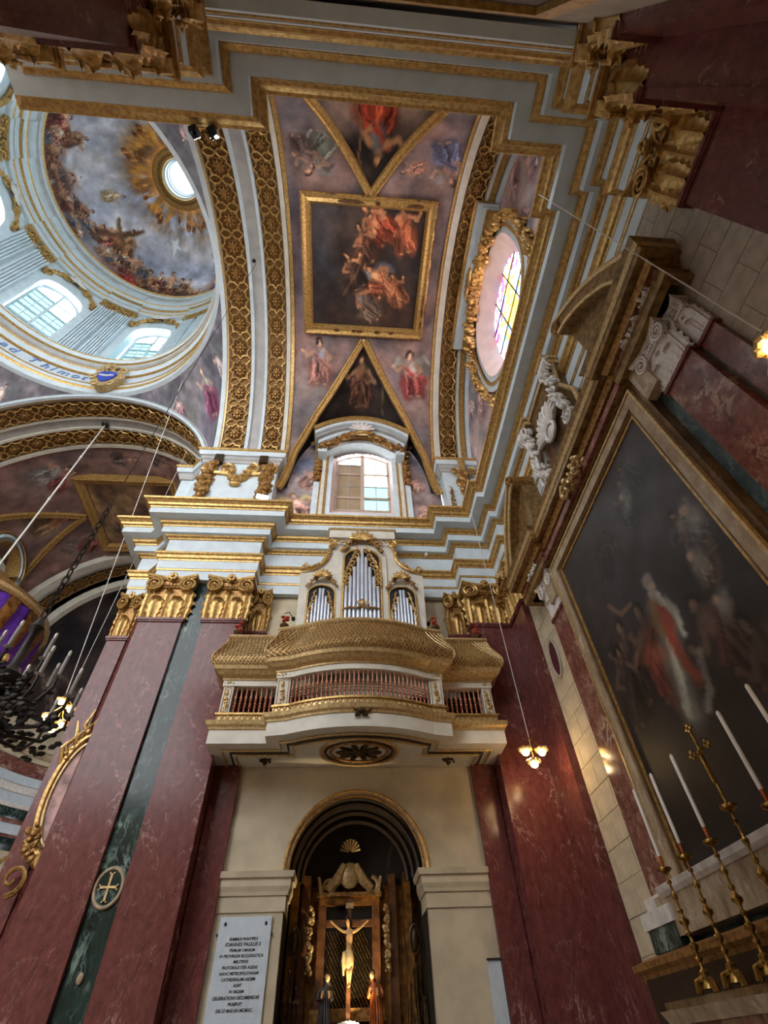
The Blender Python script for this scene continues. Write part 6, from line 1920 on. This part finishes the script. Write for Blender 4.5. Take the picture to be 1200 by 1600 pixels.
g = MB(); garland(g, [(3.95, 4.6, 8.42), (3.95, 5.4, 8.42)], .14, 40, 44)
for s in (-1, 1):
    spiral(g, (0, 0, 0), .16, .035, 1.5, s, 16, lambda a, b, s=s: (3.93, YA + s * .3 + a, 8.45 + b))
g.build('gilt_keystone_ornament', 'palegold', ret, True)
# broken segmental pediment: two quarter curves that end in scrolls
for s in (-1, 1):
    f = lambda y: y if s < 0 else 2 * 4.93 - y
    top = [(1.5, 9.02), (1.62, 9.2), (1.85, 9.56), (2.15, 9.95), (2.5, 10.3), (2.85, 10.58), (3.12, 10.74)]
    inn = [(3.16, 10.44), (2.9, 10.3), (2.6, 10.06), (2.3, 9.74), (2.02, 9.36), (1.86, 9.02)]
    MB().prism([(f(a), b) for a, b in top + inn], lambda a, b, d: (d, a, b), 3.76, 4.36).build('pediment_curve', 'giltbrown', ret)
    mb = MB(); mb.tube([(3.76, f(a), b + .03) for a, b in top], .05, 6); mb.build('pediment_edge', 'palegold', ret, True)
    mb = MB(); mb.tube([(3.76, f(a), b + .02) for a, b in reversed(inn)], .035, 6); mb.build('pediment_inner_edge', 'palegold', ret, True)
    MB().prism([(f(1.86), 9.0)] + [(f(a), b) for a, b in reversed(inn[:-1])] + [(f(3.1), 9.0)], lambda a, b, d: (d, a, b), 3.98, 4.36).build('tympanum', 'giltbrown', ret)
    mb = MB(); mb.tube([(3.72, f(3.12), 10.6), (4.3, f(3.12), 10.6)], .13, 10); spiral(mb, (0, 0, 0), .13, .025, 1.8, s, 18, lambda a, b: (3.71, f(3.12) + a, 10.6 + b)); mb.build('pediment_scroll', 'oldgold', ret, True)
# cartouche of white marble between the two halves
ct = thing('marble_cartouche', 'white marble cartouche with palm and scrolls between the pediment halves', 'cartouche', (4.1, 4.95, 9.0))
MB().prism([(4.05, 9.0), (3.95, 9.8), (4.2, 10.5), (4.05, 11.1), (4.4, 11.35), (5.5, 11.35), (5.9, 11.1), (5.7, 10.5), (5.95, 9.8), (5.85, 9.0)], lambda a, b, d: (d, a, b), 4.12, 4.36).build('cartouche_field', 'brown', ct)
mb = MB(); mb.tube([(4.1, a, b) for a, b in ((4.05, 9.0), (3.95, 9.8), (4.2, 10.5), (4.05, 11.1), (4.4, 11.35), (5.5, 11.35), (5.9, 11.1), (5.7, 10.5), (5.95, 9.8), (5.85, 9.0))], .05, 6); mb.build('gilt_border', 'palegold', ct, True)
for s in (-1, 1):
    g = MB(); yy = 4.95 + s * .62
    crv = [(4.0, yy, 9.25), (3.95, yy + s * .18, 9.6), (3.95, yy + s * .14, 9.95), (3.95, yy + s * .02, 10.3), (3.98, yy + s * .16, 10.65), (4.0, yy + s * .08, 10.95)]
    g.tube(crv, [.04, .05, .05, .045, .045, .03], 6); garland(g, crv, .15, 56, 70 + s, squash=.5, jit=.55)
    for (dz, rr, fl) in ((11.0, .16, s), (9.35, .17, -s), (10.25, .12, s)):
        spiral(g, (0, 0, 0), rr, .04, 1.4, fl, 16, lambda a, b, dz=dz: (3.93, yy + s * .1 + a, dz + b))
    g.build('marble_scroll', 'whitem', ct, True)
for k in range(11):
    a = PI * (k + .5) / 11
    g = MB(); g.tube([(4.02, 4.95 + .18 * math.cos(a), 10.0 + .18 * math.sin(a)), (3.96, 4.95 + .42 * math.cos(a), 10.0 + .44 * math.sin(a)), (3.98, 4.95 + .6 * math.cos(a), 10.0 + .68 * math.sin(a))], [.055, .07, .015], 6); g.build('palm_ray', 'whitem', ct, True)
g = MB(); g.tube([(4.0, 4.95 + .2 * math.cos(2 * PI * k / 20), 9.95 + .2 * math.sin(2 * PI * k / 20)) for k in range(20)], .045, 6, True); g.blob((4.02, 4.95, 9.95), (.05, .14, .14), 10, 6); g.build('centre_ring', 'whitem', ct, True)
for (y0, z0, h) in ((4.2, 11.35, .3), (5.7, 11.35, .3)):
    g = MB(); g.box(3.92, 4.3, y0 - .2, y0 + .2, 11.35, 11.45); g.box(3.96, 4.3, y0 - .16, y0 + .16, 11.2, 11.35); g.build('corner_block', 'palegold', ct)
for s in (-1, 1):           # ribbed consoles under the corner blocks
    for k in range(5):
        g = MB(); yy = 4.95 + s * (.72 + .07 * k); g.tube([(4.0, yy, 11.2), (3.88, yy, 11.1), (3.86, yy, 10.95), (3.96, yy, 10.82)], [.035, .04, .04, .02], 6); g.build('console_rib', 'whitem', ct, True)
# predella and altar steps
MB().box(3.98, 4.2, 2.7, 7.4, 2.5, 2.9).build('predella', 'paleb', ret)
MB().sweep([(-.1, 2.86), (.06, 2.86), (.1, 2.9), (.12, 2.96), (-.1, 2.97)], [(4.02, 7.15), (4.02, 2.95)]).build('predella_moulding', 'whitem', ret)
at_ = thing('high_altar', 'marble altar table with stepped candle ledge below the great canvas', 'altar', (3.9, YA, 0))
MB().box(3.86, 4.3, 1.9, 8.05, 1.4, 2.24).build('reredos_block', 'darkwood', at_)
MB().sweep([(-.1, 2.2), (.03, 2.2), (.06, 2.26), (.1, 2.3), (.1, 2.36), (-.1, 2.42)], [(4.3, 8.1), (3.9, 8.1), (3.9, 1.85), (4.3, 1.85)]).build('ledge_moulding', 'oldgold', at_)
MB().box(3.45, 3.9, 2.6, 6.95, 1.9, 1.96).build('candle_ledge', 'brown', at_)
MB().sweep([(-.1, 1.8), (.0, 1.8), (.03, 1.86), (.05, 1.9), (-.1, 1.92)], [(3.9, 6.98), (3.46, 6.98), (3.46, 2.57), (3.9, 2.57)]).build('ledge_edge', 'paleb', at_)
MB().box(3.5, 3.9, 2.65, 6.9, .9, 1.82).build('gradine_front', 'pink', at_)
for y in (6.75, 2.8):
    MB().box(3.47, 3.6, y - .1, y + .1, .9, 1.8).build('gradine_pilaster', 'slab', at_)
MB().box(2.9, 3.9, 2.6, 6.9, 0, .98).build('altar_table', 'paleb', at_)

# candlesticks with tall candles (each a thing), and the standing cross
def stick_prof(h):
    P = [(.07, .05), (.055, .09), (.03, .12), (.045, .15), (.048, .17), (.02, .19), (.015, .24), (.03, .255), (.032, .27), (.015, .285), (.018, .32), (.04, .345), (.044, .37), (.02, .39), (.013, .43), (.026, .45), (.028, .465), (.013, .48), (.018, .51), (.046, .535), (.05, .56), (.024, .59), (.013, .61), (.028, .63), (.03, .645), (.012, .66), (.012, .72), (.026, .74), (.032, .765), (.014, .79), (.012, .86), (.024, .875), (.026, .89), (.011, .905), (.012, .95), (.03, .965), (.07, .985), (.075, 1.0), (.072, 1.01), (.02, 1.02)]
    return [(r, z * h) for r, z in P]
def candlestick(y, label, x=3.62, z=1.96):
    t = thing('altar_candlestick', label, 'candlestick', (x, y, z), 'gilded candlesticks on the altar ledge')
    MB().lathe(stick_prof(1.0), 12, (x, y, z)).build('stem', 'brass', t, True)
    for k in range(3):
        a = 2 * PI * k / 3 + .5
        g = MB(); g.tube([(x + .03 * math.cos(a), y + .03 * math.sin(a), z + .12), (x + .09 * math.cos(a), y + .09 * math.sin(a), z + .1), (x + .1 * math.cos(a), y + .1 * math.sin(a), z + .02)], [.03, .03, .035], 7); g.build('paw_foot', 'brass', t, True)
    MB().lathe([(.012, 0), (.02, .02), (.02, .11), (0, .11)], 10, (x, y, z + 1.02)).build('socket', 'copper', t, True)
    MB().lathe([(0, 0), (.021, 0), (.02, .68), (.006, .7), (0, .7)], 12, (x, y, z + 1.12)).build('candle', 'wax', t, True)
candlestick(6.28, 'candlestick nearest the corner, in front of the gilt frame edge'); candlestick(5.8, 'second candlestick from the corner, past the frame edge'); candlestick(5.28, 'candlestick next to the standing cross on its corner side')
candlestick(4.3, 'candlestick just past the standing cross'); candlestick(3.8, 'second candlestick past the standing cross'); candlestick(3.3, 'candlestick farthest from the corner')
sx, sy, sz = 3.62, 4.8, 1.96
sc1 = thing('standing_cross', 'slender gilded altar cross on a turned stem among the candles', 'cross', (sx, sy, sz))
MB().lathe(stick_prof(1.15), 12, (sx, sy, sz)).build('stem', 'brass', sc1, True)
mb = MB(); mb.tube([(sx, sy, sz + 1.15), (sx, sy, sz + 1.86)], .014, 6); mb.build('upright', 'brass', sc1, True)
mb = MB(); mb.tube([(sx, sy - .12, sz + 1.66), (sx, sy + .12, sz + 1.66)], .012, 6); mb.build('crossbar', 'brass', sc1, True)
for (dy, dz) in ((-.14, 1.66), (.14, 1.66), (0, 1.88)):
    g = MB()
    for (a, b) in ((0, .035), (.035, 0), (-.035, 0), (0, -.02)):
        g.blob((sx, sy + dy + a, sz + dz + b), (.016, .024, .024), 6, 4)
    g.build('trefoil_end', 'brass', sc1, True)
g = MB(); g.tube([(sx - .02, sy, sz + 1.35), (sx - .02, sy, sz + 1.6)], [.012, .02], 6); g.tube([(sx - .02, sy - .1, sz + 1.66), (sx - .02, sy, sz + 1.6), (sx - .02, sy + .1, sz + 1.66)], .01, 5); g.blob((sx - .025, sy, sz + 1.64), .02, 6, 4); g.build('corpus', 'brass', sc1, True)

# porthole in the stone strip
ph = thing('wall_porthole', 'oval porthole with stone rim and dark red pane in the end wall', 'porthole', (4.34, 8.55, 7.05))
mb = MB(); mb.tube([(4.335, 8.55 + .2 * math.cos(2 * PI * k / 28), 7.05 + .4 * math.sin(2 * PI * k / 28)) for k in range(28)], .035, 6, True); mb.build('rim', 'greystone', ph, True)
MB().prism([(8.55 + .19 * math.cos(2 * PI * k / 28), 7.05 + .38 * math.sin(2 * PI * k / 28)) for k in range(28)], lambda a, b, d: (d, a, b), 4.325, 4.34).build('pane', 'darkred', ph)
# cross roundel on the green strip
rn = thing('cross_roundel', 'round marble roundel with a gold cross on the green strip', 'roundel', (-3.66, 10.06, 3.69))
mb = MB(); mb.tube([(-3.66 + .21 * math.cos(2 * PI * k / 28), 10.06, 3.69 + .26 * math.sin(2 * PI * k / 28)) for k in range(28)], .032, 6, True); mb.build('rim', 'paleb', rn, True)
MB().prism([(-3.66 + .19 * math.cos(2 * PI * k / 28), 3.69 + .24 * math.sin(2 * PI * k / 28)) for k in range(28)], lambda a, b, d: (a, d, b), 10.05, 10.085).build('disc', 'green', rn)
mb = MB()
mb.prism([(-.02, -.2), (.02, -.2), (.014, -.014), (.15, -.02), (.15, .02), (.014, .014), (.02, .2), (-.02, .2), (-.014, .014), (-.15, .02), (-.15, -.02), (-.014, -.014)], lambda a, b, d: (-3.66 + a, d, 3.69 + b), 10.03, 10.05)
for (a, b) in ((0, .19), (0, -.19), (.14, 0), (-.14, 0)):
    mb.box(-3.66 + a - (.04 if b else .01), -3.66 + a + (.04 if b else .01), 10.03, 10.05, 3.69 + b - (.01 if b else .04), 3.69 + b + (.01 if b else .04))
mb.build('gold_cross', 'palegold', rn)
mb = MB(); mb.blob((-3.66, 10.06, 2.62), (.05, .03, .07), 8, 6); bs = mb.build('wall_boss', 'paleb'); tag(bs, 'small pale stone boss on the green strip below the roundel', 'boss')
# oval frame beyond the pier
ov = thing('oval_painting', 'oval painting in a leafy gilded frame beyond the red pilaster', 'painting', (-5.12, 10.7, 5.4))
def ovp(a, r, y):
    return (-5.1 + .5 * r * math.cos(a), y, 5.35 + 1.1 * r * math.sin(a))
mb = MB(); mb.tube([ovp(2 * PI * k / 40, 1.0, 10.68) for k in range(40)], .06, 6, True); mb.build('frame_ring', 'gold', ov, True)
mb = MB(); mb.tube([ovp(2 * PI * k / 40, .87, 10.7) for k in range(40)], .03, 6, True); mb.build('inner_ring', 'palegold', ov, True)
MB().prism([(-5.1 + .46 * math.cos(2 * PI * k / 32), 5.35 + 1.04 * math.sin(2 * PI * k / 32)) for k in range(32)], lambda a, b, d: (a, d, b), 10.72, 10.76).build('panel', 'portrait', ov)
g = MB(); R = random.Random(5)
for k in range(9):
    a = 1.1 + .2 * k
    p = ovp(a, 1.06, 10.66); g.tube([p, (p[0] + R.uniform(-.12, .1), 10.6, p[2] + R.uniform(.1, .3)), (p[0] + R.uniform(-.1, .2), 10.58, p[2] + R.uniform(.25, .5))], [.05, .05, .015], 6)
garland(g, [ovp(1.2, 1.05, 10.65), ovp(2.0, 1.08, 10.65), ovp(2.6, 1.05, 10.65)], .1, 26, 3); g.build('leaf_crest', 'gold', ov, True)
g = MB(); garland(g, [ovp(3.7, 1.05, 10.65), ovp(4.2, 1.12, 10.65), ovp(4.7, 1.1, 10.65)], .13, 34, 8); spiral(g, (0, 0, 0), .22, .05, 1.2, -1, 14, lambda a, b: (-5.5 + a, 10.62, 3.95 + b)); g.build('scroll_foot', 'oldgold', ov, True)

# ------------------------------------------------------------------ lamps and ropes
def rope(name, label, cat, pts, r, m, n=5):
    mb = MB(); mb.tube(pts, r, n); o = mb.build(name, m); return tag(o, label, cat)
def blossom_lamp(x, y, z, ztop, label, bulbs, wlabel, power=3.5):
    t = thing('blossom_lamp', label, 'lamp', (x, y, z))
    mb = MB(); mb.tube([(x, y, z + .25), (x, y, ztop)], .008, 4); mb.build('wire', 'rope', t)
    for (dx, dy, dz) in bulbs:
        c = (x + dx, y + dy, z + dz)
        mb = MB(); mb.tube([(x, y, z + .25), (x + dx * .5, y + dy * .5, z + dz + .14), (c[0], c[1], c[2] + .04)], .01, 5); mb.build('arm', 'brass', t)
        g = MB()
        for k in range(6):
            a = 2 * PI * k / 6; g.blob((c[0] + .085 * math.cos(a), c[1] + .085 * math.sin(a), c[2]), (.06, .06, .04), 6, 4)
        g.build('petal_shade', 'palegold', t, True)
        g = MB(); g.blob((c[0], c[1], c[2] - .04), .075, 10, 7); g.build('bulb', 'bulb', t, True)
        ld = bpy.data.lights.new('bulb_light', 'POINT'); ld.energy = power; ld.color = (1, .72, .4); ld.shadow_soft_size = .06
        lo = bpy.data.objects.new('bulb_light', ld); COL.objects.link(lo); lo.location = (c[0] - .02, c[1] - .08, c[2] - .18)
    return t
blossom_lamp(3.55, 9.05, 5.4, 12.5, 'cluster of three lit blossom bulbs hanging by the corner pilaster', [(-.13, 0, .03), (-.04, -.05, -.2), (.2, .05, .05)], '')
blossom_lamp(3.4, 1.3, 5.3, 12.5, 'cluster of three lit blossom bulbs hanging before the grey stone blocks', [(-.1, 0, 0), (.02, .1, -.1), (.16, 0, .05)], '')
blossom_lamp(-6.35, 11.2, 7.1, 17.5, 'cluster of five lit blossom bulbs hanging at the choir mouth', [(-.1, 0, .38), (.18, 0, .2), (-.24, 0, 0), (-.02, 0, -.26), (.12, .05, -.14)], '', 8)
def flood(x, y, z, aim, label, power, lens=.16, size=1.9):
    t = thing('floodlight', label, 'floodlight', (x, y, z))
    d = (Vector(aim) - Vector((x, y, z))).normalized()
    q = d.to_track_quat('-Z', 'Y').to_matrix().to_4x4(); q.translation = (x, y, z + .16)
    h = MB(); h.box(-lens, lens, -lens * .8, lens * .8, 0, .16); me = setmat(h.mesh('housing'), 'black'); inst(me, 'housing', t, q)
    h = MB(); h.box(-lens * .85, lens * .85, -lens * .65, lens * .65, -.012, 0); me = setmat(h.mesh('lens'), 'flood'); inst(me, 'lens', t, q)
    MB().box(x - .03, x + .03, y - .03, y + .03, z, z + .12).build('bracket', 'black', t)
    ld = bpy.data.lights.new('flood_beam', 'SPOT'); ld.energy = power; ld.color = (.96, .98, 1); ld.spot_size = size; ld.spot_blend = .8; ld.shadow_soft_size = .12
    lo = bpy.data.objects.new('flood_beam', ld); COL.objects.link(lo); lo.location = Vector((x, y, z + .16)) + d * .06; lo.rotation_euler = d.to_track_quat('-Z', 'Y').to_euler()
flood(-2.5, 9.2, 12.5, (-1.0, 3.0, 14.0), 'bright white floodlight on the cornice left of the organ', 90, .2)
flood(-2.84, .86, 12.22, (0, 8.5, 19), 'lit floodlight of the pair on the near cornice, dome side', 420, .07)
flood(-2.54, .86, 12.22, (1.5, 10, 8), 'lit floodlight of the pair on the near cornice, transept side', 260, .07)

# chandelier below the crossing arch
hx_, hy_ = -3.55, 5.0
chd = thing('iron_chandelier', 'dark wrought chandelier with upright candle lights on a long chain', 'chandelier', (hx_, hy_, 3.8))
mb = MB()
z = 5.5; k = 0
mb.tube([(hx_, hy_, 7.4), (hx_, hy_, 20.5)], .009, 4); mb.build('suspension_wire', 'iron', chd)
for k in range(16):
    g = MB(); zz = 5.3 + k * .13; a = (k % 2) * PI / 2
    g.tube([(hx_ + .035 * math.cos(t) * math.cos(a), hy_ + .035 * math.cos(t) * math.sin(a), zz + .085 * math.sin(t)) for t in [2 * PI * q / 10 for q in range(10)]], .012, 4, True); g.build('chain_link', 'iron', chd, True)
MB().lathe([(0, 3.75), (.06, 3.8), (.1, 3.9), (.05, 4.0), (.04, 4.3), (.12, 4.4), (.14, 4.5), (.05, 4.6), (.04, 5.0), (.08, 5.1), (.02, 5.25)], 12, (hx_, hy_, 0)).build('stem', 'iron', chd, True)
for tier, (rad, z0, n) in enumerate(((.72, 4.05, 10), (.45, 4.35, 8))):
    for k in range(n):
        a = 2 * PI * k / n + tier * .3; c, s = math.cos(a), math.sin(a)
        g = MB(); g.tube([(hx_ + r * c, hy_ + r * s, zz) for r, zz in ((.05, z0 + .1), (rad * .4, z0 - .12), (rad * .8, z0 - .1), (rad, z0 + .08), (rad, z0 + .2))], [.02, .022, .02, .018, .014], 6)
        R = random.Random(k + tier * 20)
        for q in range(20):
            u = R.random(); rr = rad * (.15 + .85 * u); g.blob((hx_ + rr * c + R.uniform(-.07, .07), hy_ + rr * s + R.uniform(-.07, .07), z0 - .08 + R.uniform(-.12, .14)), (.045, .03, .02), 6, 4, Matrix.Rotation(R.uniform(0, 3), 3, 'X'))
        g.build('leafy_arm', 'iron', chd, True)
        MB().lathe([(.018, 0), (.05, .02), (.018, .03), (.02, .05), (.02, .26), (0, .26)], 8, (hx_ + rad * c, hy_ + rad * s, z0 + .2)).build('candle_tube', 'greysoff', chd, True)
        g = MB(); g.blob((hx_ + rad * c, hy_ + rad * s, z0 + .5), (.02, .02, .045), 6, 5); g.build('flame_bulb', 'wax', chd, True)
# purple and gold canopy in the choir mouth, hung on the white rope
bx_, by_ = -10.65, 11.9
bd = thing('hanging_canopy', 'purple and gold fringed canopy hanging in the choir mouth', 'canopy', (bx_, by_, 8.2))
MB().lathe([(2.1, 10.35), (2.2, 10.4), (2.15, 10.5), (1.5, 10.9), (.3, 11.9), (0, 12.0)], 32, (bx_, by_, 0)).build('crown_top', 'oldgold', bd, True)
MB().lathe([(2.13, 10.2), (2.23, 10.26), (2.21, 10.38)], 32, (bx_, by_, 0)).build('gilt_rim', 'palegold', bd, True)
MB().grid(lambda u, v: (bx_ + (2.08 + .04 * math.sin(u * 2 * PI * 20)) * math.cos(2 * PI * u), by_ + (2.08 + .04 * math.sin(u * 2 * PI * 20)) * math.sin(2 * PI * u), 8.5 + 1.7 * v + .22 * abs(math.sin(u * PI * 20)) * (1 - v)), 160, 4, True).build('purple_valance', 'purple', bd, True)
for k in range(20):
    a = 2 * PI * (k + .5) / 20
    g = MB(); w = .15
    def lp(u, v, a=a):
        q = a + (u - .5) * w; r = 2.16 + .05 * math.sin(v * 5)
        return (bx_ + r * math.cos(q), by_ + r * math.sin(q), 10.2 - v * (.85 + .3 * math.cos((u - .5) * PI)))
    g.grid(lp, 5, 6); g.build('gold_lambrequin', 'giltwood', bd, True)
    g = MB(); r = 2.16; g.blob((bx_ + r * math.cos(a), by_ + r * math.sin(a), 8.75), (.09, .09, .16), 6, 5); g.build('tassel', 'gold', bd, True)
mb = MB(); mb.tube([(bx_, by_, 12.0), (bx_, by_, 20.4)], .03, 6); mb.build('rope', 'rope', bd)
for zz in (15.4, 18.0):
    mb = MB(); mb.blob((bx_, by_, zz), (.05, .05, .1), 6, 5); mb.build('rope_knot', 'rope', bd, True)
mb = MB(); mb.blob((bx_, by_, 20.42), (.16, .16, .08), 10, 6); mb.build('ceiling_hook', 'black', bd, True)
rope('thin_cable', 'thin pale double cable slanting down to the choir lamp', 'cable', [(-6.9, 9.5, 20.6), (-6.4, 11.15, 7.6)], .011, 'rope')
mb = MB(); mb.blob((-3.6, 4.9, 20.46), (.07, .07, .05), 8, 5); hk = mb.build('wire_hook', 'black'); tag(hk, 'small black hook in the middle of the crossing arch soffit', 'hook')
